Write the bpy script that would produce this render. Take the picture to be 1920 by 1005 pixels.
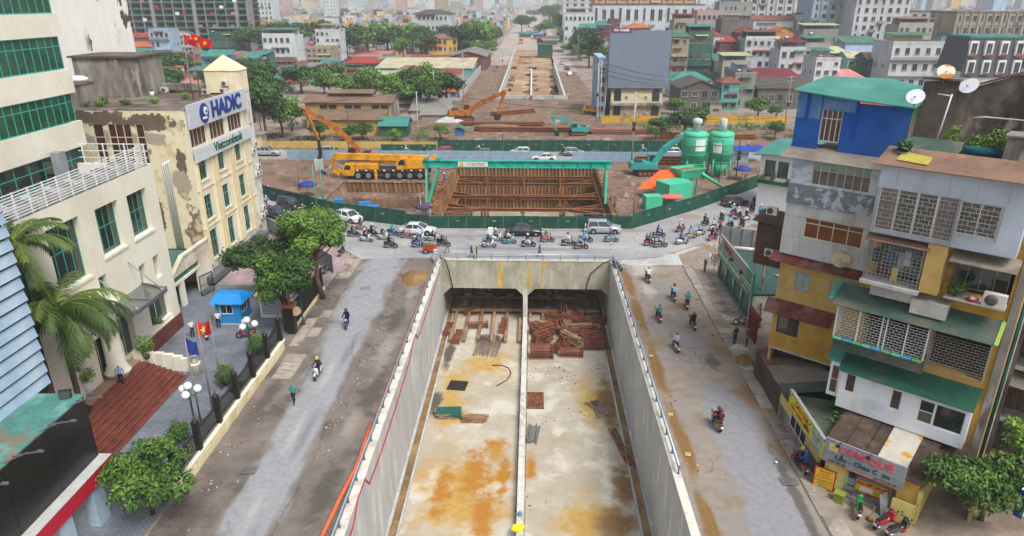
import bpy, math, random
from mathutils import Vector, Matrix
V=Vector; R=random.Random(11); PI=math.pi; rad=math.radians
S=bpy.context.scene; COL=S.collection
for o in list(bpy.data.objects): bpy.data.objects.remove(o)
# ------------------------------------------------------------------ camera, sky, sun, exposure
H=28.0; FPX=1290.0; CXP,CYP=960.0,502.5
TH=math.atan(502.5/FPX); YAW=math.atan(40/math.hypot(FPX,502.5))
cd=bpy.data.cameras.new('camera'); cam=bpy.data.objects.new('camera',cd); COL.objects.link(cam)
cd.sensor_width=36; cd.lens=FPX/1920*36; cd.clip_start=.5; cd.clip_end=12000
cam.location=(0,0,H); cam.rotation_euler=(PI/2-TH,0,YAW); S.camera=cam
W=bpy.data.worlds.new('World'); S.world=W; W.use_nodes=True
nt=W.node_tree; nt.nodes.clear()
sk=nt.nodes.new('ShaderNodeTexSky'); sk.sky_type='NISHITA'; sk.sun_disc=False
SUN_EL,SUN_AZ=rad(55),rad(142)          # azimuth measured clockwise from +Y
sk.sun_elevation=SUN_EL; sk.sun_rotation=SUN_AZ; sk.dust_density=6; sk.air_density=1.2; sk.ozone_density=1
hs=nt.nodes.new('ShaderNodeHueSaturation'); hs.inputs['Saturation'].default_value=.55
bg=nt.nodes.new('ShaderNodeBackground'); bg.inputs[1].default_value=.088
wo=nt.nodes.new('ShaderNodeOutputWorld')
nt.links.new(sk.outputs[0],hs.inputs['Color']); nt.links.new(hs.outputs[0],bg.inputs[0]); nt.links.new(bg.outputs[0],wo.inputs[0])
sl=bpy.data.lights.new('sun','SUN'); sl.energy=1.5; sl.angle=rad(22); sl.color=(1,.98,.95)
so=bpy.data.objects.new('sun',sl); COL.objects.link(so); so.location=(0,-50,200)
sdir=V((math.sin(SUN_AZ)*math.cos(SUN_EL),math.cos(SUN_AZ)*math.cos(SUN_EL),math.sin(SUN_EL)))
so.rotation_euler=sdir.to_track_quat('Z','Y').to_euler()
S.view_settings.view_transform='Standard'; S.view_settings.look='None'; S.view_settings.gamma=1
S.view_settings.use_curve_mapping=False; S.view_settings.exposure=.86
S.cycles.use_denoising=True; S.cycles.max_bounces=5; S.cycles.diffuse_bounces=3; S.cycles.glossy_bounces=2
S.cycles.transmission_bounces=3; S.cycles.transparent_max_bounces=4; S.cycles.volume_bounces=1; S.cycles.volume_max_steps=64
S.cycles.sample_clamp_indirect=6
# ------------------------------------------------------------------ helpers
_fw=V((-math.sin(YAW)*math.cos(TH),math.cos(YAW)*math.cos(TH),-math.sin(TH)))
_rt=V((math.cos(YAW),math.sin(YAW),0)); _up=_rt.cross(_fw); _C=V((0,0,H))
def _ray(x,y): return _fw*FPX+_rt*(x-CXP)+_up*(CYP-y)
def G(x,y,z=0.0):                       # survey: photo point lying at height z -> place in the world
    d=_ray(x,y); return _C+d*((z-H)/d.z)
def GY(x,y,Y): d=_ray(x,y); return _C+d*(Y/d.y)
def dep(p): return (V(p)-_C).dot(_fw)
def hexc(h):
    h=h.lstrip('#'); f=lambda c:(c/12.92 if c<=.04045 else ((c+.055)/1.055)**2.4)
    return tuple(f(int(h[i:i+2],16)/255) for i in (0,2,4))
MATS={}
def mat(name,c,r=.8,var=.16,sc=2.5,c2=None,sc2=.5,thr=.55,wid=.12,streak=1.0,metal=0,bump=0,bsc=None,objrand=0,c3=None,sc3=2,thr3=.6,lines=None,attr=None,spec=.35,emit=0,coord='Object'):
    """procedural surface: fine grain, up to two stain colours, optional ridges (lines=(axis,period,depth)), relief"""
    if name in MATS: return MATS[name]
    if isinstance(c,str): c=hexc(c)
    m=bpy.data.materials.new(name); m.use_nodes=True; t=m.node_tree; N=t.nodes; L=t.links
    b=N['Principled BSDF']; b.inputs['Roughness'].default_value=r; b.inputs['Metallic'].default_value=metal
    b.inputs['Specular IOR Level'].default_value=spec
    tc=N.new('ShaderNodeTexCoord'); co=tc.outputs[coord]
    if streak!=1.0:
        mp=N.new('ShaderNodeMapping'); mp.inputs['Scale'].default_value=(1,1,streak); L.new(co,mp.inputs[0]); cs=mp.outputs[0]
    else: cs=co
    def noise(scale,detail,vec):
        n=N.new('ShaderNodeTexNoise'); n.inputs['Scale'].default_value=scale; n.inputs['Detail'].default_value=detail; n.inputs['Roughness'].default_value=.62
        L.new(vec,n.inputs['Vector']); return n.outputs[0]
    def mixc(fac,a,bb,mode='MIX'):
        x=N.new('ShaderNodeMix'); x.data_type='RGBA'; x.blend_type=mode
        if hasattr(fac,'links') or not isinstance(fac,(int,float)): L.new(fac,x.inputs[0])
        else: x.inputs[0].default_value=fac
        for k,q in ((6,a),(7,bb)):
            if isinstance(q,tuple): x.inputs[k].default_value=(*q[:3],1)
            else: L.new(q,x.inputs[k])
        return x.outputs[2]
    def ramp(src,a,bb):
        q=N.new('ShaderNodeMapRange'); q.inputs[1].default_value=a; q.inputs[2].default_value=bb; L.new(src,q.inputs[0]); q.interpolation_type='SMOOTHSTEP'; return q.outputs[0]
    base=c
    if attr:
        at=N.new('ShaderNodeVertexColor'); at.layer_name=attr; base=at.outputs[0]
    f=noise(sc,5,cs)
    if var:
        g=ramp(f,.3,.7)
        q=N.new('ShaderNodeMapRange'); q.inputs[3].default_value=1-var; q.inputs[4].default_value=1+var; L.new(g,q.inputs[0])
        base=mixc(1.0,base,q.outputs[0],'MULTIPLY')
    if c2 is not None:
        c2=hexc(c2) if isinstance(c2,str) else c2
        base=mixc(ramp(noise(sc2,7,cs),thr-wid/2,thr+wid/2),base,c2)
    if c3 is not None:
        c3=hexc(c3) if isinstance(c3,str) else c3
        base=mixc(ramp(noise(sc3,6,cs),thr3-.06,thr3+.06),base,c3)
    if objrand:
        oi=N.new('ShaderNodeObjectInfo'); q=N.new('ShaderNodeMapRange'); q.inputs[3].default_value=1-objrand; q.inputs[4].default_value=1+objrand
        L.new(oi.outputs['Random'],q.inputs[0]); base=mixc(1.0,base,q.outputs[0],'MULTIPLY')
    if isinstance(base,tuple): b.inputs['Base Color'].default_value=(*base,1)
    else: L.new(base,b.inputs['Base Color'])
    h=None
    if lines:
        ax,per,dp=lines; w=N.new('ShaderNodeTexWave'); w.bands_direction=ax; w.inputs['Scale'].default_value=PI/(10*per)*2; L.new(co,w.inputs['Vector']); h=w.outputs['Fac']
        bp=N.new('ShaderNodeBump'); bp.inputs['Strength'].default_value=min(1,dp); bp.inputs['Distance'].default_value=.06; L.new(h,bp.inputs['Height']); L.new(bp.outputs[0],b.inputs['Normal'])
    elif bump:
        bp=N.new('ShaderNodeBump'); bp.inputs['Strength'].default_value=bump; bp.inputs['Distance'].default_value=.08
        L.new(noise(bsc or sc*4,4,co),bp.inputs['Height']); L.new(bp.outputs[0],b.inputs['Normal'])
    if emit:
        b.inputs['Emission Strength'].default_value=emit
        b.inputs['Emission Color'].default_value=(*c,1)
    MATS[name]=m; return m
def glass(name,c,r=.08): return mat(name,c,r=r,var=.35,sc=.5,spec=.9)
class MB:
    def __init__(s): s.v=[];s.f=[];s.m=[];s.sm=[]
    def add(s,vs,fs,mi=0,sm=False):
        k=len(s.v); s.v+= [tuple(p) for p in vs]
        for f in fs: s.f.append(tuple(i+k for i in f)); s.m.append(mi); s.sm.append(sm)
        return s
    def box(s,x0,y0,z0,x1,y1,z1,mi=0):
        return s.add([(x0,y0,z0),(x1,y0,z0),(x1,y1,z0),(x0,y1,z0),(x0,y0,z1),(x1,y0,z1),(x1,y1,z1),(x0,y1,z1)],
            [(3,2,1,0),(4,5,6,7),(0,1,5,4),(1,2,6,5),(2,3,7,6),(3,0,4,7)],mi)
    def obox(s,c,sz,rz=0,rx=0,ry=0,mi=0):
        M=Matrix.Translation(V(c))@Matrix.Rotation(rz,4,'Z')@Matrix.Rotation(ry,4,'Y')@Matrix.Rotation(rx,4,'X')
        hx,hy,hz=sz[0]/2,sz[1]/2,sz[2]/2
        return s.add([M@V(p) for p in ((-hx,-hy,-hz),(hx,-hy,-hz),(hx,hy,-hz),(-hx,hy,-hz),(-hx,-hy,hz),(hx,-hy,hz),(hx,hy,hz),(-hx,hy,hz))],
            [(3,2,1,0),(4,5,6,7),(0,1,5,4),(1,2,6,5),(2,3,7,6),(3,0,4,7)],mi)
    def beam(s,p,q,w,h=None,mi=0,w2=None,h2=None):
        p,q=V(p),V(q); d=q-p
        if d.length<1e-6: return s
        h=h or w; x=d.normalized(); up=V((0,0,1)) if abs(x.z)<.98 else V((0,1,0)); y=up.cross(x).normalized(); z=x.cross(y)
        w2=w if w2 is None else w2; h2=h if h2 is None else h2
        vs=[p-y*w/2-z*h/2,p+y*w/2-z*h/2,p+y*w/2+z*h/2,p-y*w/2+z*h/2,q-y*w2/2-z*h2/2,q+y*w2/2-z*h2/2,q+y*w2/2+z*h2/2,q-y*w2/2+z*h2/2]
        return s.add(vs,[(0,3,2,1),(4,5,6,7),(0,1,5,4),(1,2,6,5),(2,3,7,6),(3,0,4,7)],mi)
    def tube(s,pts,r,n=6,mi=0,cap=True,sm=True):
        pts=[V(p) for p in pts]; rs=r if isinstance(r,(list,tuple)) else [r]*len(pts); k0=len(s.v); ref=None
        for i,p in enumerate(pts):
            d=(pts[min(i+1,len(pts)-1)]-pts[max(i-1,0)])
            d=d.normalized() if d.length>1e-9 else V((0,0,1))
            if ref is None: ref=V((0,0,1)) if abs(d.z)<.9 else V((1,0,0))
            a=ref.cross(d)
            if a.length<1e-4: a=V((1,.1,0)).cross(d)
            a.normalize(); b=d.cross(a); ref=ref
            for j in range(n):
                t=2*PI*j/n; s.v.append(tuple(p+(a*math.cos(t)+b*math.sin(t))*rs[i]))
        for i in range(len(pts)-1):
            for j in range(n):
                s.f.append((k0+i*n+j,k0+i*n+(j+1)%n,k0+(i+1)*n+(j+1)%n,k0+(i+1)*n+j)); s.m.append(mi); s.sm.append(sm)
        if cap:
            s.f.append(tuple(k0+j for j in range(n))[::-1]); s.m.append(mi); s.sm.append(False)
            s.f.append(tuple(k0+(len(pts)-1)*n+j for j in range(n))); s.m.append(mi); s.sm.append(False)
        return s
    def lathe(s,c,prof,n=12,mi=0,sm=True):
        c=V(c); k0=len(s.v)
        for r,z in prof:
            for j in range(n): t=2*PI*j/n; s.v.append((c.x+r*math.cos(t),c.y+r*math.sin(t),c.z+z))
        for i in range(len(prof)-1):
            for j in range(n):
                s.f.append((k0+i*n+j,k0+i*n+(j+1)%n,k0+(i+1)*n+(j+1)%n,k0+(i+1)*n+j)); s.m.append(mi); s.sm.append(sm)
        s.f.append(tuple(k0+(len(prof)-1)*n+j for j in range(n))); s.m.append(mi); s.sm.append(False)
        s.f.append(tuple(k0+j for j in range(n))[::-1]); s.m.append(mi); s.sm.append(False)
        return s
    def ball(s,c,r,n=10,m=6,sq=(1,1,1),mi=0,jit=0):
        c=V(c); k0=len(s.v)
        for i in range(m+1):
            ph=PI*i/m
            for j in range(n):
                t=2*PI*j/n; q=1+(R.uniform(-jit,jit) if jit else 0)
                s.v.append((c.x+r*sq[0]*q*math.sin(ph)*math.cos(t),c.y+r*sq[1]*q*math.sin(ph)*math.sin(t),c.z-r*sq[2]*q*math.cos(ph)))
        for i in range(m):
            for j in range(n): s.f.append((k0+i*n+j,k0+i*n+(j+1)%n,k0+(i+1)*n+(j+1)%n,k0+(i+1)*n+j)); s.m.append(mi); s.sm.append(True)
        return s
    def prism(s,poly,z0,z1,mi=0):
        n=len(poly); a=[(x,y,z0) for x,y in poly]; b=[(x,y,z1) for x,y in poly]
        return s.add(a+b,[tuple(range(n))[::-1],tuple(range(n,2*n))]+[(i,(i+1)%n,n+(i+1)%n,n+i) for i in range(n)],mi)
    def xprism(s,prof,y0,y1,mi=0):          # profile of (x,z) swept along y
        n=len(prof); a=[(x,y0,z) for x,z in prof]; b=[(x,y1,z) for x,z in prof]
        return s.add(a+b,[tuple(range(n)),tuple(range(n,2*n))[::-1]]+[((i+1)%n,i,n+i,n+(i+1)%n) for i in range(n)],mi)
    def quad(s,a,b,c,d,mi=0): return s.add([a,b,c,d],[(0,1,2,3)],mi)
    def slab(s,pts,th,mi=0):                # four corners given thickness downwards along the normal
        a,b,c,d=[V(p) for p in pts]; n=(b-a).cross(d-a).normalized()*th
        return s.add([a-n,b-n,c-n,d-n,a,b,c,d],[(3,2,1,0),(4,5,6,7),(0,1,5,4),(1,2,6,5),(2,3,7,6),(3,0,4,7)],mi)
    def mesh(s,name,mats):
        me=bpy.data.meshes.new(name); me.from_pydata(s.v,[],s.f)
        for m in (mats if isinstance(mats,(list,tuple)) else [mats]): me.materials.append(m)
        me.polygons.foreach_set('material_index',s.m); me.polygons.foreach_set('use_smooth',s.sm); me.update(); return me
WROOT={}
def link(name,me,parent=None,loc=(0,0,0),rz=0,scale=None,rot=None):
    o=bpy.data.objects.new(name,me); COL.objects.link(o)
    if parent is not None:
        o.parent=parent
        q=parent; off=V((0,0,0))
        if parent.name in WROOT: off=-WROOT[parent.name]
        o.location=V(loc)+off
    else: o.location=loc
    o.rotation_euler=rot if rot else (0,0,rz)
    if scale is not None: o.scale=scale
    return o
def thing(name,label,cat,loc=(0,0,0),rz=0,group=None,world=False):
    """Empty at a thing's base; with world=True its parts are given in world coordinates"""
    o=bpy.data.objects.new(name,None); COL.objects.link(o); o.location=loc; o.rotation_euler=(0,0,rz); o.empty_display_size=.2
    o['label']=label; o['category']=cat
    if group: o['group']=group
    if world: WROOT[o.name]=V(loc)
    return o
def part(name,mb,m,parent,label=None,stuff=False,**k):
    o=link(name,mb if isinstance(mb,bpy.types.Mesh) else mb.mesh(name,m),parent,**k)
    if label: o['label']=label
    if stuff: o['kind']='stuff'
    return o
def solo(name,mb,m,label,cat,group=None,loc=(0,0,0),**k):
    o=link(name,mb if isinstance(mb,bpy.types.Mesh) else mb.mesh(name,m),None,loc=loc,**k); o['label']=label; o['category']=cat
    if group: o['group']=group
    return o
def struct(name,mb,m,kind='structure',parent=None):
    o=link(name,mb.mesh(name,m),parent)
    if parent is None or kind=='stuff': o['kind']=kind
    return o
def copy_tree(o,loc,rz=0,label=None,parent=None,group=None):
    c=o.copy(); COL.objects.link(c)
    if parent is None:
        c.location=loc; c.rotation_euler=(0,0,rz)
        if label: c['label']=label
        if group: c['group']=group
    else: c.parent=parent
    for ch in KIDS(o): copy_tree(ch,None,parent=c)
    return c
def KIDS(o): return [c for c in bpy.data.objects if c.parent==o] if o.name not in KC else KC[o.name]
KC={}
def freeze(o):                       # remember the children of a prototype once
    KC[o.name]=[c for c in o.children]
    for c in KC[o.name]: freeze(c)
    return o
def paint(o,slot,m):                 # a copy's own colour on shared mesh data
    o.material_slots[slot].link='OBJECT'; o.material_slots[slot].material=m
_UB={}
def ubox(m):
    if m.name not in _UB:
        _UB[m.name]=MB().box(-.5,-.5,-.5,.5,.5,.5).mesh('block',m)
    return _UB[m.name]
def bx(name,m,parent,x0,y0,z0,x1,y1,z1,rz=0):    # a box part that shares unit mesh data
    return link(name,ubox(m),parent,loc=((x0+x1)/2,(y0+y1)/2,(z0+z1)/2),scale=(abs(x1-x0),abs(y1-y0),abs(z1-z0)),rz=rz)
def wallgrid(mb,o,u,w,h,ops,d=.18,mi=0,mir=None,n=None):
    """upright wall face of w x h from corner o along u, real openings (x,z,w,h) with reveals d deep"""
    o,u=V(o),V(u).normalized(); z=V((0,0,1)); n=n or u.cross(z); mir=mi if mir is None else mir
    xs=sorted({0,w,*[a for q in ops for a in (q[0],q[0]+q[2])]}); zs=sorted({0,h,*[a for q in ops for a in (q[1],q[1]+q[3])]})
    P=lambda x,y,dd=0:o+u*x+z*y-n*dd
    for i in range(len(xs)-1):
        for j in range(len(zs)-1):
            cx,cz=(xs[i]+xs[i+1])/2,(zs[j]+zs[j+1])/2
            if any(q[0]<cx<q[0]+q[2] and q[1]<cz<q[1]+q[3] for q in ops): continue
            mb.quad(P(xs[i],zs[j]),P(xs[i+1],zs[j]),P(xs[i+1],zs[j+1]),P(xs[i],zs[j+1]),mi)
    for x,y,ww,hh in ops:
        a,b,c,e=(x,y),(x+ww,y),(x+ww,y+hh),(x,y+hh)
        for p,q in ((a,b),(b,c),(c,e),(e,a)): mb.quad(P(*p),P(*p,d),P(*q,d),P(*q),mir)
_WN={}
def window(parent,o,u,x,z,w,h,fm,gm,nx=2,nz=1,d=.1,bar=.07,split=None,name='window',loc_off=None,n=None):
    """window frame (with mullions) and its pane as a child, sharing meshes between alike windows"""
    o,u=V(o),V(u).normalized(); n=n or u.cross(V((0,0,1)))
    key=(round(w,2),round(h,2),nx,nz,fm.name,split,round(bar,3))
    if key not in _WN:
        m=MB(); t=bar
        m.box(0,-.03,0,w,.04,t); m.box(0,-.03,h-t,w,.04,h); m.box(0,-.03,t,t,.04,h-t); m.box(w-t,-.03,t,w,.04,h-t)
        for i in range(1,nx): m.box(w*i/nx-t*.4,-.025,t,w*i/nx+t*.4,.035,h-t)
        zz=[split*h] if split else [h*i/nz for i in range(1,nz)]
        for q in zz: m.box(t,-.022,q-t*.4,w-t,.03,q+t*.4)
        g=MB().box(t*.5,.005,t*.5,w-t*.5,.02,h-t*.5)
        _WN[key]=(m.mesh('window',fm),{})
    fme,gd=_WN[key]
    if gm.name not in gd: gd[gm.name]=MB().box(bar*.5,.005,bar*.5,w-bar*.5,.02,h-bar*.5).mesh('pane',gm)
    rz=math.atan2(u.y,u.x); p=o+u*x+V((0,0,z))-n*d
    f=link(name,fme,parent,loc=p,rz=rz)
    g=link('pane',gd[gm.name],None); g.parent=f
    return f
def text(body,size,m,parent,loc,rot,name='lettering',ext=.02,align='CENTER',scale=None,bold=0):
    c=bpy.data.curves.new(name,'FONT'); c.body=body; c.size=size; c.extrude=ext; c.align_x=align; c.align_y='CENTER'; c.offset=bold; c.resolution_u=3
    o=bpy.data.objects.new(name,c); COL.objects.link(o); me=bpy.data.meshes.new_from_object(o.evaluated_get(bpy.context.evaluated_depsgraph_get())); bpy.data.objects.remove(o)
    me.materials.clear(); me.materials.append(m); o=link(name,me,parent,loc=loc,rot=rot,scale=scale); return o
FACE_X=(PI/2,0,PI/2); FACE_MY=(PI/2,0,0)     # lettering that faces +X / -Y
# ------------------------------------------------------------------ materials
m_earth=mat('earth','#8d8176',var=.2,sc=.8,c2='#75685c',sc2=.12,c3='#a2978a',sc3=.5,bump=.4,bsc=5,r=.95)
m_dirt=mat('dirt','#7a6556',var=.28,sc=1.1,c2='#5f4c41',sc2=.22,c3='#9a8a7c',sc3=.35,thr3=.62,bump=1,bsc=3.5,r=.95)
m_mud=mat('mud','#75665a',var=.2,sc=.9,c2='#877668',sc2=.16,wid=.22,c3='#5d5148',sc3=.35,thr3=.64,bump=.7,bsc=6,r=.7)
m_asph=mat('asphalt','#8d8e92',var=.1,sc=7,c2='#a3a2a1',sc2=.18,wid=.3,c3='#77787c',sc3=.3,thr3=.66,bump=.25,bsc=30,r=.9)
m_asph2=mat('worn_asphalt','#98979a',var=.12,sc=6,c2='#7a7a80',sc2=.13,wid=.22,c3='#b3aca4',sc3=.4,thr3=.64,bump=.3,bsc=25,r=.9)
m_wet=mat('damp_verge','#5f5853',var=.25,sc=1.5,c2='#7b736c',sc2=.3,wid=.2,c3='#4a4541',sc3=.5,bump=.5,bsc=9,r=.65)
m_dust=mat('dusty_road','#978a7f',var=.14,sc=2,c2='#84807f',sc2=.12,wid=.3,c3='#8a7355',sc3=.16,thr3=.6,bump=.4,bsc=12,r=.92)
m_sand=mat('sand','#80643e',var=.22,sc=4,c2='#8f7650',sc2=.7,bump=.8,bsc=14,r=.95)
m_conc=mat('concrete','#b1b3b1',var=.1,sc=1.6,c2='#9b9d9b',sc2=.3,wid=.3,c3='#c3c0b6',sc3=.8,bump=.15,bsc=9,r=.88)
m_wallc=mat('wall_concrete','#b7b9b9',var=.1,sc=1.2,c2='#a9abab',sc2=.5,wid=.35,streak=.22,c3='#cdccc6',sc3=.9,bump=.15,bsc=7,r=.85)
m_face=mat('stained_concrete','#aaa696',var=.14,sc=1.3,c2='#8f8b7c',sc2=.55,wid=.25,c3='#b9b7ab',sc3=.7,streak=.5,bump=.2,bsc=8,r=.9)
m_ochre=mat('ochre_stain','#b79b4e',var=.3,sc=2,c2='#aaa696',sc2=1.2,streak=.2,r=.9)
m_slab=mat('pavement_slab','#9f958a',var=.16,sc=2,c2='#83776b',sc2=.6,objrand=.1,bump=.3,r=.9)
m_floor=mat('underpass_floor','#b2ab9c',var=.12,sc=.9,c2='#a29884',sc2=.14,thr=.52,wid=.3,c3='#c2bdb0',sc3=.3,thr3=.56,bump=.2,bsc=6,r=.8)
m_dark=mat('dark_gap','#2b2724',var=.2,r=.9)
m_rail=mat('galvanised_rail','#b9c3cc',r=.4,metal=.55,var=.08)
m_steelblue=mat('blue_grey_post','#5a6a80',r=.5,var=.1)
m_rust=mat('rusty_steel','#7f5538',var=.3,sc=3,c2='#8b5a33',sc2=1.2,c3='#573823',sc3=1.5,r=.85,objrand=.16,bump=.3)
m_rust2=mat('rusty_pile','#8f6d4d',var=.3,sc=1.5,c2='#5b3b27',sc2=.5,c3='#a08468',sc3=.9,thr3=.62,streak=.3,r=.9,objrand=.32)
m_timber=mat('weathered_timber','#8a6d55',var=.28,sc=2.5,c2='#a28a6b',sc2=1,streak=1,r=.9,objrand=.22)
m_redform=mat('red_oxide_steel','#7f4c38',var=.3,sc=2.5,c2='#5a3626',sc2=.8,c3='#8f6f58',sc3=1.2,thr3=.6,r=.85,objrand=.3)
m_hoard=mat('green_hoarding','#1d4f41',var=.12,sc=.8,c2='#2a5f4e',sc2=.4,lines=('X',.16,.6),r=.55,objrand=.08)
m_hoardb=mat('pale_blue_hoarding','#8fa9bd',var=.1,sc=.6,c2='#7993a8',sc2=.5,lines=('X',.2,.5),r=.5,objrand=.06)
m_grey=mat('grey_paint','#8a9096',r=.6,var=.12)
m_white=mat('white_paint','#d8dadb',r=.5,var=.05)
m_black=mat('black_rubber','#1d1d1f',r=.7,var=.15)
m_yel=mat('yellow_print','#c8b042',r=.6,var=.1)
m_teal=mat('teal_paint','#1f9d8c',r=.45,var=.14,sc=2,c2='#33b09d',sc2=.5,c3='#6d5b3e',sc3=1.1,thr3=.7)
m_hose=mat('red_hose','#b03740',r=.6,var=.1); m_orange=mat('orange_pipe','#d9683c',r=.5,var=.12)
m_cover=mat('steel_cover','#6f6e6d',r=.6,var=.2)
def brickmat(name,c1,c2,mo,sx,sy,scale,bump=.6,r=.85,off=.5,ms=.012):
    m=bpy.data.materials.new(name); m.use_nodes=True; t=m.node_tree; N=t.nodes;L=t.links; b=N['Principled BSDF']; b.inputs['Roughness'].default_value=r; b.inputs['Specular IOR Level'].default_value=.3
    tc=N.new('ShaderNodeTexCoord'); k=N.new('ShaderNodeTexBrick'); L.new(tc.outputs['Object'],k.inputs['Vector'])
    for q,c in (('Color1',c1),('Color2',c2),('Mortar',mo)): k.inputs[q].default_value=(*hexc(c),1)
    k.inputs['Scale'].default_value=scale; k.inputs['Mortar Size'].default_value=ms; k.inputs['Brick Width'].default_value=sx; k.inputs['Row Height'].default_value=sy; k.offset=off
    n=N.new('ShaderNodeTexNoise'); n.inputs['Scale'].default_value=.5; n.inputs['Detail'].default_value=5; L.new(tc.outputs['Object'],n.inputs['Vector'])
    x=N.new('ShaderNodeMix'); x.data_type='RGBA'; x.blend_type='OVERLAY'; x.inputs[0].default_value=.6; L.new(k.outputs[0],x.inputs[6]); L.new(n.outputs[0],x.inputs[7]); L.new(x.outputs[2],b.inputs['Base Color'])
    bp=N.new('ShaderNodeBump'); bp.inputs['Strength'].default_value=bump; bp.inputs['Distance'].default_value=.02; L.new(k.outputs[1],bp.inputs['Height']); bp.invert=True; L.new(bp.outputs[0],b.inputs['Normal'])
    return m
m_paver=brickmat('courtyard_pavers','#7d838f','#6d7480','#565a63',.5,.25,1.6,ms=.03)
m_pink=brickmat('pink_tiles','#a88f92','#96898c','#7d7577',.5,.5,1.2,off=0)
# ------------------------------------------------------------------ ground with its excavations
XL,XR=-10.25,9.12; ZF=-8.0; YP=74.1
HOLES=[(XL-.6,-20,XR+.55,YP+.02),(-13.5,89.3,11.3,121),(-31,91.5,-14.2,110),(-10.6,214,10.2,430)]
xs=sorted({-6000,-160,160,6000,*[h[0] for h in HOLES],*[h[2] for h in HOLES]}); ys=sorted({-300,600,12000,*[h[1] for h in HOLES],*[h[3] for h in HOLES]})
g=MB()
for i in range(len(xs)-1):
    for j in range(len(ys)-1):
        cx,cy=(xs[i]+xs[i+1])/2,(ys[j]+ys[j+1])/2
        if any(h[0]<cx<h[2] and h[1]<cy<h[3] for h in HOLES): continue
        g.quad((xs[i],ys[j],0),(xs[i+1],ys[j],0),(xs[i+1],ys[j+1],0),(xs[i],ys[j+1],0))
struct('ground',g,m_earth)
def ragged(pts,step=.6,amp=.12,seed=1,closed=True):
    q=random.Random(seed); out=[]
    n=len(pts)
    for i in range(n if closed else n-1):
        a,b=V((*pts[i],0)),V((*pts[(i+1)%n],0)); k=max(1,int((b-a).length/step)); d=(b-a).normalized() if (b-a).length else V((1,0,0)); nn=V((-d.y,d.x,0))
        for t in range(k): p=a.lerp(b,t/k)+nn*(q.gauss(0,amp) if t else 0)*(1+.8*math.sin(t*.7)); out.append((p.x,p.y))
    return out
def sheet(name,pts,z,m,th=0,amp=0,step=.7,seed=1,kind='structure'):
    p=ragged(pts,step,amp,seed) if amp else pts; b=MB()
    if th: b.prism(p,z-th,z)
    else: b.add([(x,y,z) for x,y in p],[tuple(range(len(p)))])
    return struct(name,b,m,kind)
HF=[(-80,131),(-41,99.9),(-27.3,90.4),(-16.6,86.7),(-13.2,85.8),(13.2,86.3),(23.1,95.1),(36.8,109.1),(52,124)]      # line of the front hoarding
sheet('building_site_dirt',[(-75,126.6),(-41,101),(-27.3,91.1),(-31.05,91.6),(-31.05,110.1),(-14.1,110.1),(-14.1,91.6),(-13.55,89.2),(-13.55,121.1),(11.35,121.1),(11.35,89.2),(13.2,87.2),(23,96),(36.8,110),(50,124),(50,126.9),(-75,126.9)],.004,m_dirt)
sheet('railway_yard_dirt',[(-19,136),(70,136),(60,166),(21,171),(19.6,213),(18,300),(10.25,300),(10.25,213.9),(-10.65,213.9),(-10.65,330),(-21.5,330),(-21.5,200),(-33,158),(-60,148),(-60,136)],.004,m_dirt)
sheet('far_street',[(-21.7,330.1),(-10.7,330.1),(-10.7,431),(10.3,431),(10.3,300.1),(19,300.1),(17,600),(12,2600),(-14,2600),(-22,600)],.004,mat('street_dust','#9b8f88',var=.2,sc=.3,c2='#b5aca5',sc2=.1,r=.95))
sheet('cross_road',[(-170,128.2),(170,128.2),(170,135),(-170,135)],.03,m_asph,th=.03)
m_lst=mat('left_street','#6d655f',var=.2,sc=.9,c2='#7d746c',sc2=.16,wid=.25,c3='#59524d',sc3=.3,bump=.5,bsc=6,r=.85); m_rst=mat('right_street','#8f8378',var=.16,sc=1.2,c2='#85817d',sc2=.1,wid=.3,c3='#857157',sc3=.16,thr3=.58,bump=.4,bsc=9,r=.92)
sheet('left_street',[(-21.3,18),(-10.9,18),(-10.9,74.4),(-13.2,75.2),(-19.6,74.5),(-21.3,78)],.02,m_lst)
sheet('road_edge_slab',[(-16.9,18),(-14.3,18),(-14.4,30),(-14.0,37),(-14.5,43),(-14.0,53),(-14.1,66),(-14.4,72),(-13.3,75),(-19.0,74.4),(-18.9,60),(-17.8,43),(-17.0,30)],.10,m_lst,th=.09,amp=.06,step=.4,seed=4)
sheet('junction_road',[*[(x,y-.15) for x,y in HF],(70,124),(31.8,91.0),(22.3,81.6),(14.5,75.6),(9.8,74.6),(-10.9,74.6),(-13.2,74.6),(-19.6,74.0),(-31.2,87),(-37.2,92),(-90,131)],.104,m_asph,th=.13)
sheet('right_street',[(9.7,18),(18.3,18),(18.3,58),(20.2,58),(20.2,75),(23,81),(14.5,75.5),(9.7,74.4)],.004,m_rst)
sheet('concrete_apron',[(11.2,73),(20.4,73.5),(22.2,81.2),(14.6,75.4),(10,74.5)],.03,m_conc,amp=.2,seed=10)
sheet('courtyard',[(-36,26),(-21.5,26),(-21.5,52.5),(-21.5,66),(-36,66)],.02,m_paver)
sheet('pink_forecourt',[(-34.2,66.1),(-21.5,66.1),(-20.2,74),(-31.6,86.6),(-37,91.6),(-34.2,84)],.03,m_pink)
_LR=[(-16.0+(-.0 if y<40 else -.75*(min(y,66)-40)/26),y,2.35+.3*(y>44)+.5*(y>58),5.4) for y in range(20,76,4)]
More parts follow.
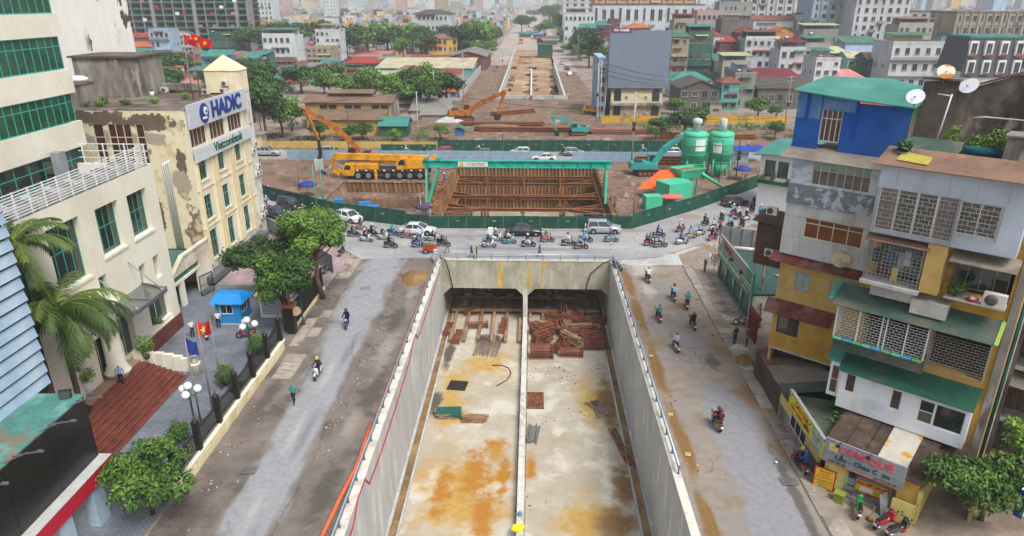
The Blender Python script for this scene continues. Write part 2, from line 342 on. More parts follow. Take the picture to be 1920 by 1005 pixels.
def later_patches():
    patch(m_lst,'#8f9094',_LR,.32,.55,.2,axis=(1.6,.35)); patch(m_lst,'#a2a1a0',[(-16.1,y,.55,4) for y in (24,32,40,48)],.5,.7,.4,axis=(2.2,.2)); patch(m_lst,'#7b7c82',[(-15.4,y,.5,5) for y in (28,40,52)],.5,.8,.35,axis=(2.2,.18)); patch(m_lst,'#5a534d',[(-19.6,30,1.3,10),(-19.8,44,1,7)],.5,.5,.35)
    patch(m_rst,'#87878b',[(14.5,y,2.3,6.5) for y in (20,26,32,38,42)],.2,.45,.1); patch(m_rst,'#84807e',[(14,54,2.8,9),(13.6,66,2.4,7)],.6,.4,.4); patch(m_rst,'#7d6039',[(10.4,y,.75,7) for y in (20,30,40,50,60,68)],.5,.7,.25,axis=(1.5,.5)); patch(m_rst,'#86694a',[(16.9,46,1.0,4),(16.2,53,1.3,4),(14.5,62,1.6,2)],.6,.6,.35); patch(m_rst,'#a7a39d',[(12.6,72,2.5,3.5),(14,75.5,4,2.5),(12.2,66,1.2,3)],.6,.5,.35)
    for m_,sc_ in ((m_lst,.22),(m_rst,.2),(m_asph,.14),(m_conc,.3)): crack(m_,sc_,'#4a4743')
    patch(m_rst,'#5f5a57',[(16.2,34,.5,7),(16.4,24,.4,4),(15.2,51,.8,2)],.6,.8,.25); patch(m_lst,'#55504b',[(-12.4,34,1.2,4),(-11.8,46,.8,5),(-12.6,58,1,4)],.7,.6,.3); patch(m_lst,'#8d857c',[(-12.3,52,1.3,5),(-12,64,1,4),(-12.6,41,1,3)],.7,.5,.35)
    patch(m_asph,'#a3a19d',[(10,79,9,2.5),(18,79,5,3),(-14,80,5,3)],.6,.3,.4); patch(m_asph,'#7d7d81',[(-2,82.5,18,1.4),(0,78,16,1.0)],.5,.4,.4,axis=(.25,1.5)); patch(m_asph,'#8d8378',[(13,85.5,4,1.2),(0,85.2,16,.7),(22,92,3,2)],.4,.6,.3)
def crack(m,scale,col,w=.009,amt=.75):
    '''network of fine cracks and tar seams over a paved surface'''
    t=m.node_tree;N=t.nodes;L=t.links;b=N['Principled BSDF']; tc=N.new('ShaderNodeTexCoord'); nz=N.new('ShaderNodeTexNoise'); nz.inputs['Scale'].default_value=.9; nz.inputs['Detail'].default_value=5; L.new(tc.outputs['Object'],nz.inputs['Vector'])
    mx=N.new('ShaderNodeMix'); mx.data_type='VECTOR'; mx.inputs[0].default_value=.45; L.new(tc.outputs['Object'],mx.inputs[4]); ad=N.new('ShaderNodeVectorMath'); ad.operation='MULTIPLY_ADD'; ad.inputs[1].default_value=(3,3,3); L.new(nz.outputs[1],ad.inputs[0]); L.new(tc.outputs['Object'],ad.inputs[2]); L.new(ad.outputs[0],mx.inputs[5])
    v=N.new('ShaderNodeTexVoronoi'); v.feature='DISTANCE_TO_EDGE'; v.inputs['Scale'].default_value=scale; L.new(mx.outputs[1],v.inputs['Vector']); r=N.new('ShaderNodeMapRange'); r.inputs[1].default_value=w; r.inputs[2].default_value=0; L.new(v.outputs[0],r.inputs[0])
    n2=N.new('ShaderNodeTexNoise'); n2.inputs['Scale'].default_value=.25; L.new(tc.outputs['Object'],n2.inputs['Vector']); r2=N.new('ShaderNodeMapRange'); r2.inputs[1].default_value=.45; r2.inputs[2].default_value=.6; r2.inputs[4].default_value=amt; L.new(n2.outputs[0],r2.inputs[0]); mu=N.new('ShaderNodeMath'); mu.operation='MULTIPLY'; L.new(r.outputs[0],mu.inputs[0]); L.new(r2.outputs[0],mu.inputs[1])
    x=N.new('ShaderNodeMix'); x.data_type='RGBA'; L.new(mu.outputs[0],x.inputs[0]); L.new(b.inputs['Base Color'].links[0].from_socket,x.inputs[6]); x.inputs[7].default_value=(*hexc(col),1); L.new(x.outputs[2],b.inputs['Base Color'])
# cracked pavement slabs, each its own piece
pv=struct('right_pavement',MB().prism([(16.95,20),(18.2,20),(18.3,58),(20.3,58.5),(20.3,74),(22.2,80.6),(17.4,76.5),(17.0,60)],0,.08),m_rst)
def slabs(parent,x0,x1,y0,y1,nx,ny,z,m,seed,gap=.03,skip=.1):
    q=random.Random(seed); gx=[[x0+(x1-x0)*i/nx+(q.uniform(-.16,.16) if 0<i<nx else 0) for i in range(nx+1)] for j in range(ny+1)]
    gy=[[y0+(y1-y0)*j/ny+(q.uniform(-.2,.2) if 0<j<ny else 0) for i in range(nx+1)] for j in range(ny+1)]
    for j in range(ny):
        for i in range(nx):
            if q.random()<skip: continue
            c=[(gx[j][i]+gap,gy[j][i]+gap),(gx[j][i+1]-gap,gy[j][i+1]+gap),(gx[j+1][i+1]-gap,gy[j+1][i+1]-gap),(gx[j+1][i]+gap,gy[j+1][i]-gap)]
            zz=z+q.uniform(-.015,.03); part('paving_slab',MB().prism(c,z-.08,zz),m,parent)
slabs(pv,17.0,18.2,21,57,1,19,.12,m_slab,5); slabs(pv,17.1,20.2,58.6,75,3,9,.12,m_slab,6,skip=.2)
pl_=struct('left_pavement',MB().prism([(-21.2,56),(-19.0,56),(-19.4,68),(-21.2,70)],0,.03),m_wet)
slabs(pl_,-20.5,-18.8,47,51,1,3,.09,m_slab,15,skip=0); slabs(pl_,-20.9,-18.9,52.5,60,2,4,.09,m_slab,16,skip=.3); slabs(pl_,-21.1,-19.5,68,76,2,4,.09,m_slab,17,skip=.15)
# ------------------------------------------------------------------ near underpass
def retaining(x0,x1,label):
    t=thing('retaining_wall',label,'wall',((x0+x1)/2,30,ZF),world=True)
    y=-10.0
    while y<74:
        y2=min(y+3.5,74.08); part('wall_segment',MB().box(x0,y,ZF-.4,x1,y2-.02,.12),m_wallc,t); y=y2
    part('coping',MB().box(x0-.02,-10,.123,x1+.02,74.05,.17),mat('coping_concrete','#cfccc2',var=.08,sc=2,c2='#b5b1a6',sc2=1),t)
    return t
retaining(XL-.58,XL,'long pale concrete retaining wall on the left side of the underpass, with a red hose along it')
retaining(XR,XR+.5,'long pale concrete retaining wall on the right side of the underpass, sand at its back')
struct('underpass_floor',MB().box(XL-.3,-20,ZF-.5,XR+.3,122,ZF),m_floor)
m_brownw=mat('brown_wet_deposit','#7f6647',var=.25,sc=1.2,c2='#9a7c4e',sc2=.5,c3='#66523c',sc3=.4,r=.6)
fl=lambda px:[tuple(G(x,y,ZF)[:2]) for x,y in px]
def patch(m,col,blobs,amt=.5,sc=.5,soft=.22,ax=1,axis=(1,1)):
    '''stain of its own soft shape: soft blobs (x,y,rx,ry) in metres broken up by noise, mixed over the surface colour'''
    t=m.node_tree;N=t.nodes;L=t.links;b=N['Principled BSDF']; tc=N.new('ShaderNodeTexCoord'); sep=N.new('ShaderNodeSeparateXYZ'); L.new(tc.outputs['Object'],sep.inputs[0])
    def M(op,a,b_=None,c=None):
        n=N.new('ShaderNodeMath'); n.operation=op
        for i,v in enumerate((a,b_,c)):
            if v is None: continue
            if isinstance(v,(int,float)): n.inputs[i].default_value=v
            else: L.new(v,n.inputs[i])
        return n.outputs[0]
    tot=None
    for x,y,rx,ry in blobs:
        d=M('SQRT',M('ADD',M('POWER',M('DIVIDE',M('SUBTRACT',sep.outputs[0],x),rx),2.0),M('POWER',M('DIVIDE',M('SUBTRACT',sep.outputs[ax],y),ry),2.0)))
        f=M('SUBTRACT',1.0,d); tot=f if tot is None else M('MAXIMUM',tot,f)
    mp=N.new('ShaderNodeMapping'); mp.inputs['Scale'].default_value=(axis[0],axis[1],1); L.new(tc.outputs['Object'],mp.inputs[0])
    nz=N.new('ShaderNodeTexNoise'); nz.inputs['Scale'].default_value=sc; nz.inputs['Detail'].default_value=8; nz.inputs['Roughness'].default_value=.65; L.new(mp.outputs[0],nz.inputs['Vector'])
    v=M('ADD',tot,M('MULTIPLY',M('SUBTRACT',nz.outputs[0],.5),3.2*amt)); r=N.new('ShaderNodeMapRange'); r.interpolation_type='SMOOTHSTEP'; r.inputs[1].default_value=.12; r.inputs[2].default_value=.12+soft*2; L.new(v,r.inputs[0])
    x=N.new('ShaderNodeMix'); x.data_type='RGBA'; L.new(r.outputs[0],x.inputs[0]); old=b.inputs['Base Color'].links[0].from_socket; L.new(old,x.inputs[6])
    n2=N.new('ShaderNodeTexNoise'); n2.inputs['Scale'].default_value=sc*5; n2.inputs['Detail'].default_value=5; L.new(tc.outputs['Object'],n2.inputs['Vector']); q=N.new('ShaderNodeMapRange'); q.inputs[3].default_value=.72; q.inputs[4].default_value=1.28; L.new(n2.outputs[0],q.inputs[0])
    y=N.new('ShaderNodeMix'); y.data_type='RGBA'; y.blend_type='MULTIPLY'; y.inputs[0].default_value=1; y.inputs[6].default_value=(*hexc(col),1); L.new(q.outputs[0],y.inputs[7]); L.new(y.outputs[2],x.inputs[7]); L.new(x.outputs[2],b.inputs['Base Color'])
patch(m_floor,'#b0904f',[(-5.3,43,5.2,12),(-7.5,58,2.6,9),(4.5,40,4,6),(6,58,3,6),(-4,64,4,4)],.8,.4,.4)
patch(m_floor,'#a8803f',[(-4.6,45.5,2.0,5.5),(-3.0,48.5,1.4,3.5),(-3.2,41,1.6,4),(.1,47,.9,3.0)],.7,.6,.45); patch(m_floor,'#a5732a',[(-4.2,46.5,1.5,5.5),(-2.8,50.3,1.8,1.1),(-2.0,46,.7,4),(-3.4,41.5,1.2,4),(-6.8,44,1.2,4),(.2,47,.6,2)],.75,.8,.3)
patch(m_floor,'#806342',[(7.6,45,1.7,4.5),(6.6,40.5,2.2,3.6),(7.6,57,1.6,7)],.55,.5,.3)
patch(m_floor,'#5b5046',[(-9.0,57,1.0,3.5),(-8.8,67,.8,5)],.6,.6,.25)
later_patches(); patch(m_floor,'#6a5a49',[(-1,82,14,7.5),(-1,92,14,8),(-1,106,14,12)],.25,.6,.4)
for s,x in ((1,XL),(-1,XR)):
    t=thing('gutter','narrow wet gutter and low kerb along the %s underpass wall'%('left' if s>0 else 'right'),'gutter',(x+s*.4,30,ZF),world=True)
    part('kerb',MB().box(min(x+s*.78,x+s*.95),-10,ZF-.1,max(x+s*.78,x+s*.95),83,ZF+.16),m_conc,t)
    part('ledge',MB().box(min(x+s*.004,x+s*.22),-10,ZF-.1,max(x+s*.004,x+s*.22),83,ZF+.22),m_conc,t)
    part('channel_bed',MB().box(min(x+s*.222,x+s*.778),-10,ZF-.1,max(x+s*.222,x+s*.778),83,ZF+.03),m_brownw,t)
XD=float(GY(985,560,YP).x)
t=thing('median_wall','low white concrete wall down the middle of the underpass floor','wall',(XD,30,ZF),world=True)
y=-10.
while y<88: part('wall_segment',MB().box(XD-.25,y,ZF,XD+.25,min(y+8,88)-.01,ZF+.85),mat('pale_concrete','#c9c8c2',var=.08,sc=2,c2='#aaa89f',sc2=.6),t); y+=8
bars=MB(); q=random.Random(3)
for i in range(150):
    y=38+i*.3; x=XD+random.choice((-.34,.34)); bars.beam((x,y,ZF),(x+q.uniform(-.03,.03),y,ZF+q.uniform(.6,1.1)),.035)
part('rebar',bars,m_rust,t,stuff=True)
# portal, deck, columns
t=thing('underpass_portal','stained grey concrete portal beam with ochre streaks where the road crosses the underpass','bridge',(0,YP,-3.45),world=True)
b=MB(); b.box(XL,YP,-3.45,XR,88.6,-.012)
part('deck_beam',b,m_face,t)
for x,sx in ((XL+.003,1),(XR-.003,-1),(XD-.27,-1),(XD+.27,1)):
    part('haunch',MB().xprism([(x,-3.452),(x+sx*.85,-3.452),(x,-4.3)] if sx>0 else [(x,-3.452),(x,-4.3),(x+sx*.85,-3.452)],YP+.004,88.4),m_face,t)
part('centre_column',MB().box(XD-.27,YP+.006,ZF+.852,XD+.27,88.3,-3.453),m_wallc,t)
part('kerb_cap',MB().box(XL-.5,YP-.06,.0,XR+.5,YP+.36,.16),mat('coping_concrete','#cfccc2'),t)
for x in (-.5,-3.8,1.2):
    part('ochre_streak',MB().box(x,YP-.006,-3.44,x+R.uniform(.4,.8),YP-.001,-.08),m_ochre,t)
# tunnel side walls
for x0,x1,n in ((XL-.5,XL,'left'),(XR,XR+.5,'right')):
    solo('tunnel_wall',MB().box(x0,74.1,ZF-.3,x1,89.2,-3.46),m_face,'concrete side wall inside the tunnel under the road, '+n+' of the two','wall')
# railings
def railing(label,p,q,n,h=.62,z0=.17,skirt=False):
    t=thing('railing',label,'railing',(p[0],p[1],z0),world=True); P,Q=V((*p,z0)),V((*q,z0)); L_=(Q-P).length; d=(Q-P)/L_
    part('handrail',MB().tube([P+V((0,0,h)),Q+V((0,0,h))],.055,8),m_rail,t); part('mid_rail',MB().tube([P+V((0,0,h*.55)),Q+V((0,0,h*.55))],.035,6),m_steelblue,t)
    pm=MB().beam((0,0,0),(0,0,h),.05,.1).box(-.08,-.08,0,.08,.08,.03).mesh('post',m_steelblue)
    for i in range(n+1): link('post',pm,t,loc=P+d*(L_*i/n),rz=math.atan2(d.y,d.x))
    if skirt:
        b=MB(); k=int(L_/.14)
        for i in range(k): b.beam(P+d*(L_*i/k)+V((0,0,.06)),P+d*(L_*i/k)+V((0,0,h)),.022)
        part('baluster',b,m_rail,t,stuff=True)
railing('steel pipe railing on top of the left underpass wall',(XL-.42,4),(XL-.42,73.8),34)
railing('steel pipe railing on top of the right underpass wall, ending before the photo edge',(XR+.33,36),(XR+.33,73.8),18)
railing('steel railing with thin balusters on the portal above the tunnel mouth',(XL-.2,YP+.1),(XR+.25,YP+.1),10,skirt=True)
def curvetube(name,pts,r,m,label,cat,n=6): return solo(name,MB().tube(pts,r,n),m,label,cat)
# hoses and pipes along the left wall
hp=[]
for i in range(60):
    y=72-i*.95; fr=i/59; z=.15-.02*math.sin(i) if (i%21)>17 else -.35-1.1*abs(math.sin((i%21)/21*PI))*fr-.2
    hp.append((XL+.06,y,z))
curvetube('hose',hp,.045,m_hose,'thin red hose sagging in loops over the left underpass wall','hose')
curvetube('drain_pipe',[(XL-.9,41,.2),(XL-.78,39,.3),(XL-.62,37,.55),(XL-.66,35.5,.45),(XL-.95,33,.35),(XL-1.15,30,.28),(XL-1.2,26,.28),(XL-1.2,20,.28)],.12,m_orange,'fat orange plastic pipe bent over the railing by the left underpass wall','pipe',10)
curvetube('drain_pipe',[(XL-.75,y,.1+.03*math.sin(y)) for y in range(42,72,2)],.05,m_orange,'thin orange pipe lying on the ground behind the left railing','pipe')
curvetube('cable',[(XR+.1,73.7,.4),(XR-.9,73.75,-.1),(XR-2.2,73.85,-1.4),(XR-2.6,73.9,-3),(XR-2.65,73.95,-5),(XR-2.6,74,-7.9)],.06,m_black,'black cable hanging down the right end of the portal','cable')
curvetube('cable',[(XL-.2,73.6,.5),(XL+.4,73.8,.2),(XL+.8,73.85,-1.2),(XL+1.2,73.9,-3.4)],.07,m_black,'black cable hanging over the left end of the portal','cable')
# timber grid on the tunnel floor
t=thing('timber_grid','grid of long brown timber beams laid on the tunnel floor','formwork',(0,79,ZF),world=True)
for sx,x0,x1 in ((0,XL+1.3,XD-.6),(1,XD+.6,XR-1.3)):
    for i in range(6):
        x=x0+(x1-x0)*i/5; part('timber_beam',MB().beam((x,68.9+sx*5,ZF+.35),(x+R.uniform(-.3,.3),88,ZF+.35),.34,.3),m_timber,t)
    for yy in (76.5,80.5,84,86.8): part('timber_beam',MB().beam((x0-.6,yy,ZF+.66),(x1+.6,yy+R.uniform(-.2,.2),ZF+.66),.36,.3),m_timber,t)
    for i in range(3): part('timber_block',MB().box(x0+.6+i*2.7,80.1,ZF+.82,x0+1.5+i*2.7,80.8,ZF+1.3),m_timber,t)
m_plastic=mat('plastic_sheet','#9aa3ad',r=.3,var=.4,sc=3,c2='#60666d',sc2=1)
for k,(x,y,w) in enumerate(((2.6,77.5,1.5),(4.4,78.2,1.5),(-8.4,80,1.2),(2.8,82.5,1.6),(-6,83,1.5))):
    b=MB(); nn=9; k0=0; vs=[];fs=[]
    for i in range(nn):
        for j in range(nn): vs.append((x+(i/8-.5)*w,y+(j/8-.5)*w*2,ZF+.06+R.uniform(0,.16)))
    for i in range(nn-1):
        for j in range(nn-1): a=i*nn+j; fs.append((a,a+1,a+nn+1,a+nn))
    solo('plastic_sheet',b.add(vs,fs),m_plastic,'crumpled grey plastic sheet between the tunnel timbers, '+('in front of the right bay','beside the right bay middle beam','in the left bay corner','deep in the right bay','deep in the left bay')[k],'plastic sheet')
# ------------------------------------------------------------------ stacks of material on the underpass floor
def formpanel():
    b=MB(); L_,h=2.5,.5
    b.box(-.04,-.04,0,.04,.5,h)
    return b.mesh('end_plate',m_redform)
_ep=formpanel(); _bar=MB().box(-1.2,-.05,-.05,1.2,.05,.05).mesh('bar',m_redform)
def formstack(x,y,rz,n,label,tilt=0,z=0):
    t=thing('formwork_frame',label,'formwork',(x,y,ZF+z),rz,'rusty red formwork frames on the underpass floor'); t.rotation_euler=(tilt,0,rz)
    for sx in (-1.21,1.21): e=link('end_plate',_ep,t,loc=(sx,0,0)); e.scale=(1,1.5,n*.34/.5)
    for k in range(n):
        for yy in (0,.32,.64): link('bar',_bar,t,loc=(0,yy,.15+k*.34))
    return t
for x,y,rz,n,tl,lb,z in ((XD+1.9,65.4,.02,5,0,'tall red formwork frame lying square to the median wall, nearest of the heap',0),(XD+5.1,65.9,-.02,3,0,'low red formwork frame in the front row, middle of the heap',0),
    (XD+7.9,67.6,.03,4,0,'red formwork frame against the right wall in the front row',0),(XD+1.3,70.5,-1.0,4,.2,'slanting red formwork frame beside the median wall',0),
    (XD+3.9,67.8,1.2,3,.3,'red formwork frame turned end-on behind the front row',0),(XD+8.3,70.2,.9,3,.25,'tilted red formwork frame by the right wall under a white board',0),
    (XD+5.8,74.0,.0,3,.1,'red formwork frame at the back of the heap, right of the timber',0),(XD+8.4,73.6,.2,3,0,'last red formwork frame at the tunnel mouth beside the right wall',0),
    (XD+3.4,73.6,.05,2,.1,'low red formwork frame at the back of the heap, left of the timber',0),(XD-8.6,71.6,1.45,2,.1,'red frame leaning at the left wall inside the tunnel mouth',0),(XD-2.2,72.5,1.5,3,0,'red frame standing by the median in the left bay',0),(XD-7.3,69.8,1.5,2,0,'small red frame beside the bundle of pipes',0),
    (XD+5.6,71.2,.4,2,.5,'red frame half buried in the middle of the heap',.3)):
    formstack(x,y,rz,n,lb,tl,z)
q=random.Random(14)
for i in range(15): formstack(XD+1.6+q.uniform(0,7.2),67.5+q.uniform(0,7.5),q.uniform(-1.6,1.6),q.choice((2,2,3,3,4)),'loose red frame in the heap at the tunnel mouth, '+('by the median, low','by the median, upright','centre front','centre back','centre, tilted','right of centre','against the right wall','on top of the timber','behind the front row','half hidden at the back','leaning steeply','crossing another frame','flat on the ground','nearest the dark bay','beside the loose planks')[i],q.uniform(-.3,.9),q.uniform(0,.5))
for i in range(2): formstack(XL+1.6+q.uniform(0,6.5),72.5+q.uniform(0,4),q.uniform(-.6,1.6),q.choice((2,3)),'red frame among the timbers of the left bay, '+('far left','left','middle','right','by the median')[i],q.uniform(-.2,.5),0)
def bundle(name,x,y,rz,n,L_,r,m,label,w=1.6,cat='timber pile',layers=3,piece='plank',mess=.06,zb=0):
    t=thing(name,label,cat,(x,y,ZF+zb),rz); me=MB().box(-L_/2,-r*1.3,-r,L_/2,r*1.3,r).mesh(piece,m) if piece!='pipe' else MB().tube([(-L_/2,0,0),(L_/2,0,0)],r,6).mesh(piece,m)
    for i in range(n):
        o=link(piece,me,t,loc=(R.uniform(-.3,.3),(i%(n//layers or 1))/(n/layers)*w-w/2+R.uniform(-.04,.04),r+(i//(n//layers or 1))*r*2.05),rz=R.gauss(0,mess)); o.rotation_euler.y=R.gauss(0,.02)
    return t
bundle('timber_pile',XD+4.6,72.2,1.35,10,2.6,.1,m_timber,'pile of sawn timber balks standing on the frames, end towards the camera',1.1,zb=.6)
bundle('timber_pile',XD+6.6,71.8,.15,8,3.4,.1,m_timber,'long pale timber balks on the right of the heap',.7,zb=.5)
bundle('timber_pile',XD+2.7,72.4,-.6,4,3.2,.12,m_timber,'grey poles slanting across the left of the heap',.4,layers=1,zb=.7)
bundle('timber_pile',XD+5.3,68.8,-.8,8,2.6,.12,m_timber,'splintered planks sliding off the front of the heap',.9,zb=.5)
m_pipe=mat('scaffold_pipe','#8e8279',r=.5,metal=.3,var=.25,c2='#7a4f3a',sc2=1.5,objrand=.25)
bundle('pipe_pile',XD-4.1,68.3,1.45,42,4.6,.05,m_pipe,'loose bundle of steel scaffold pipes on the left carriageway',2.8,'pipes',3,'pipe',.06)
m_tarpg=mat('green_tarpaulin','#1c5a50',r=.6,var=.15,bump=.4)
c=G(842,779,ZF); t=bundle('timber_pile',c.x,c.y,.05,12,2.2,.09,m_timber,'stack of boards under a green tarpaulin',1.0)
part('tarpaulin',MB().box(-1.15,-.62,.56,1.15,.55,.62).quad((-1.15,-.63,.62),(1.15,-.63,.62),(1.17,-.66,.25),(-1.17,-.64,.3)),m_tarpg,t)
c=G(892,787,ZF); bundle('timber_pile',c.x,c.y,-.02,14,2.0,.08,m_timber,'uncovered dark plank stack beside the tarpaulined one',.9)
c=G(1123,768,ZF); t=bundle('rebar_pile',c.x,c.y,1.9,36,2.6,.035,m_pipe,'messy heap of steel bars near the right gutter',1.2,'rebar heap',3,'pipe',.25)
c=G(1163,840,ZF); bundle('pipe_pile',c.x,c.y,1.75,8,5.2,.06,m_rust,'long rusty pipes beside the right gutter',.7,'pipes',2,'pipe',.04)
c=G(998,815,ZF); bundle('timber_pile',c.x,c.y,1.5,16,2.4,.05,mat('grey_board','#6c6f68',var=.2,objrand=.2),'grey boards leaning together at the foot of the median wall',1.0,layers=2)
c=G(1004,752,ZF); t=thing('steel_grate','rusty brown steel grate lying flat beside the median wall','grate',(c.x,c.y,ZF+.05),0)
part('frame',MB().box(-.8,-1.4,0,-.7,1.4,.1).box(.7,-1.4,0,.8,1.4,.1).box(-.8,-1.4,0,.8,-1.3,.1).box(-.8,1.3,0,.8,1.4,.1),m_redform,t)
b=MB()
for i in range(14): b.box(-.7,-1.3+i*.2,.02,.7,-1.23+i*.2,.07)
for i in range(8): b.box(-.68+i*.19,-1.3,.03,-.64+i*.19,1.3,.08)
part('grille',b,m_redform,t)
c=G(855,722,ZF); solo('mat_sheet',MB().prism([(-.9,-.9),(1.0,-1.1),(1.2,.7),(-.6,.9)],0,.03),m_dark,'black square of roofing felt on the left carriageway','mat',loc=(c.x,c.y,ZF+.005))
def debris(pts,label,n,s,ms,name='litter',z=0.0):
    q=random.Random(len(pts)*31+n); b=MB()
    for i in range(n):
        x,y=pts[q.randrange(len(pts))]; x+=q.gauss(0,s); y+=q.gauss(0,s)
        if z>-1 and any(h[0]<x<h[2] and h[1]<y<h[3] for h in HOLES): continue
        k=q.uniform(.03,.13)
        b.obox((x,y,z+k*.2),(k,k*q.uniform(.4,1.4),k*.5),q.uniform(0,6),q.uniform(-.4,.4),q.uniform(-.4,.4),mi=q.randrange(len(ms)))
    o=link(name,b.mesh(name,ms)); o['kind']='stuff'; return o
m_paper=mat('litter_paper','#a8a296',var=.3); m_ylw=mat('litter_yellow','#b3a568',var=.25); m_brick=mat('litter_brick','#8a5844',var=.2)
fp=lambda L_,z:[tuple(G(x,y,z)[:2]) for x,y in L_]
debris(fp([(1060,720),(1110,690),(1135,690),(1140,720),(1060,700),(1040,700),(1020,710),(1150,760),(1120,705),(1000,940),(1030,780),(1075,780),(830,690),(850,640),(838,655),(925,660)],ZF),'',200,.7,[m_paper,m_dark,m_timber,m_brick],z=ZF)
debris([(-13.6+R.uniform(-.3,.3),y) for y in (38,41,44,47,50,53,56,60,63)],'',240,.45,[m_paper,m_brick,m_wet,m_earth],name='rubble',z=.02)
debris([(-20,y) for y in (24,27,31,34,38,42,60,64)],'',160,.6,[m_paper,m_brick,m_wet],z=.02)
debris([(17.2,y) for y in (50,55,60,63,66,70)]+[(19,64),(19.5,60)],'',160,.5,[m_paper,m_brick,m_conc],name='rubble',z=.03)
debris([(10.6,y) for y in (24,30,37,45,52,58)],'',60,.5,[m_paper,m_ylw,m_sand],z=.02)
debris([(-22+R.uniform(-3,4),75+R.uniform(-3,3)) for i in range(6)],'',160,.5,[m_paper,m_brick,m_conc,m_orange],name='rubble',z=.03)
for px,py,lb in ((1220,668,'crumpled yellow sheet by the right wall half way down'),(1256,778,'square yellow sheet on the sand strip'),(1289,853,'torn yellow paper on the dusty verge'),(1177,893,'yellow scrap beside the right gutter on the underpass floor')):
    c=G(px,py,0 if py!=893 else ZF); solo('paper_sheet',MB().prism([(-.22,-.15),(.18,-.2),(.25,.15),(-.1,.22)],0,.03),m_ylw,lb,'litter',loc=(c.x,c.y,c.z+.05))
c=G(975,967,ZF+.85); solo('water_jug',MB().lathe((0,0,0),[(.13,0),(.15,.05),(.15,.3),(.06,.4),(.05,.46)],10),mat('blue_jug','#4f95b0',r=.3),'blue water jug standing on the median wall','jug',loc=tuple(c))
c=G(972,990,ZF+.85); solo('yellow_cloth',MB().prism([(-.5,-.3),(.2,-.5),(.45,.1),(.0,.35),(-.4,.2)],0,.12),mat('yellow_cloth','#e0cf2a',var=.2),'bright yellow cloth dropped on the median wall','cloth',loc=tuple(c))
c=G(950,700,ZF); curvetube('bent_rod',[(c.x-1.6,c.y+1.5,ZF+.05),(c.x-.6,c.y+1.6,ZF+.05),(c.x+.2,c.y+1.0,ZF+.05),(c.x+.45,c.y,ZF+.05),(c.x+.1,c.y-1.4,ZF+.05),(c.x-.9,c.y-2.6,ZF+.05)],.05,m_black,'curved black rod lying on the left carriageway','rod')
# ------------------------------------------------------------------ sand heap, ground furniture
def mound(name,c,rx,ry,h,m,label,cat,seed=1,n=26):
    q=random.Random(seed); b=MB(); rings=8; k0=0; vs=[(0,0,h)]; fs=[]
    for i in range(1,rings+1):
        for j in range(n):
            t=2*PI*j/n; rr=i/rings*(1+.10*math.sin(3*t+seed)+.06*math.sin(7*t)); z=h*(1-(i/rings)**1.4)*(1+q.uniform(-.1,.1)) if i<rings else -.05
            vs.append((rx*rr*math.cos(t),ry*rr*math.sin(t),z))
    for j in range(n): fs.append((0,1+j,1+(j+1)%n))
    for i in range(rings-1):
        for j in range(n): a=1+i*n+j; b2=1+i*n+(j+1)%n; fs.append((a,a+n,b2+n,b2))
    return solo(name,b.add(vs,fs,sm=True),m,label,cat,loc=c)
mound('sand_heap',(-12.4,68.6,0),1.75,2.3,.75,m_sand,'round heap of ochre sand behind the left railing near the portal','sand heap')
c=G(1402,680); mound('sand_heap',(c.x-.3,c.y,0),.9,.9,.8,m_sand,'small heap of builders sand beside the tin-roofed annex','sand heap',2)
c=G(1398,660); mound('gravel_heap',(c.x-.4,c.y+.6,0),.9,.6,.4,m_conc,'small grey heap of gravel behind the sand by the annex','gravel heap',3)
for px,py,rz,lb in ((685,542,.1,'iron drain grating in the left road near the junction'),(468,884,0,'iron drain grating at the left road edge near the photo bottom'),(1480,905,0,'iron drain grating at the right road edge before the food shop')):
    c=G(px,py); t=thing('drain_grating',lb,'drain',(c.x,c.y,.103),rz,'drain gratings')
    part('frame',MB().box(-.5,-.35,0,.5,-.3,.03).box(-.5,.3,0,.5,.35,.03).box(-.5,-.3,0,-.45,.3,.03).box(.45,-.3,0,.5,.3,.03),m_cover,t)
    b=MB(); [b.box(-.4+i*.12,-.3,0,-.34+i*.12,.3,.02) for i in range(7)]; part('bar',b,m_cover,t)
# ------------------------------------------------------------------ leaves, trees, plants
def leafmat(name,a,b,c):
    m=bpy.data.materials.new(name); m.use_nodes=True; t=m.node_tree;N=t.nodes;L=t.links; p=N['Principled BSDF']; p.inputs['Roughness'].default_value=.55; p.inputs['Specular IOR Level'].default_value=.3
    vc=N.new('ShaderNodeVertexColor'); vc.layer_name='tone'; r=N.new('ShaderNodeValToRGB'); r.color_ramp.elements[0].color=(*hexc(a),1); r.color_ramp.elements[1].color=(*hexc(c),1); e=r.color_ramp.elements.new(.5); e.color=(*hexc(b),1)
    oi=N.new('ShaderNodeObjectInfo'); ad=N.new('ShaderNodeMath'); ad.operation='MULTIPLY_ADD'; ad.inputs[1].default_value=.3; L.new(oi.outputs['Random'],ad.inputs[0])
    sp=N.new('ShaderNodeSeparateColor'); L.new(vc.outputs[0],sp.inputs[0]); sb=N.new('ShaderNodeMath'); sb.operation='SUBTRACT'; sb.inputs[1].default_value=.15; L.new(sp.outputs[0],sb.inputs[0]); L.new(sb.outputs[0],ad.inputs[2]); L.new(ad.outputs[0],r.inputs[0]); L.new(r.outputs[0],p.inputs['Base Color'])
    return m
m_leaf=leafmat('tree_leaf','#2a421e','#45652b','#6d8f3a'); m_leafd=leafmat('dark_leaf','#20351b','#345128','#4f6f36'); m_leafy=leafmat('bright_leaf','#3a5a1f','#567c28','#80a13b')
m_bark=mat('bark','#5b4c3f',var=.3,sc=5,bump=.6,r=.95); m_palm=leafmat('palm_leaf','#2a3c1b','#415926','#6f7d36')
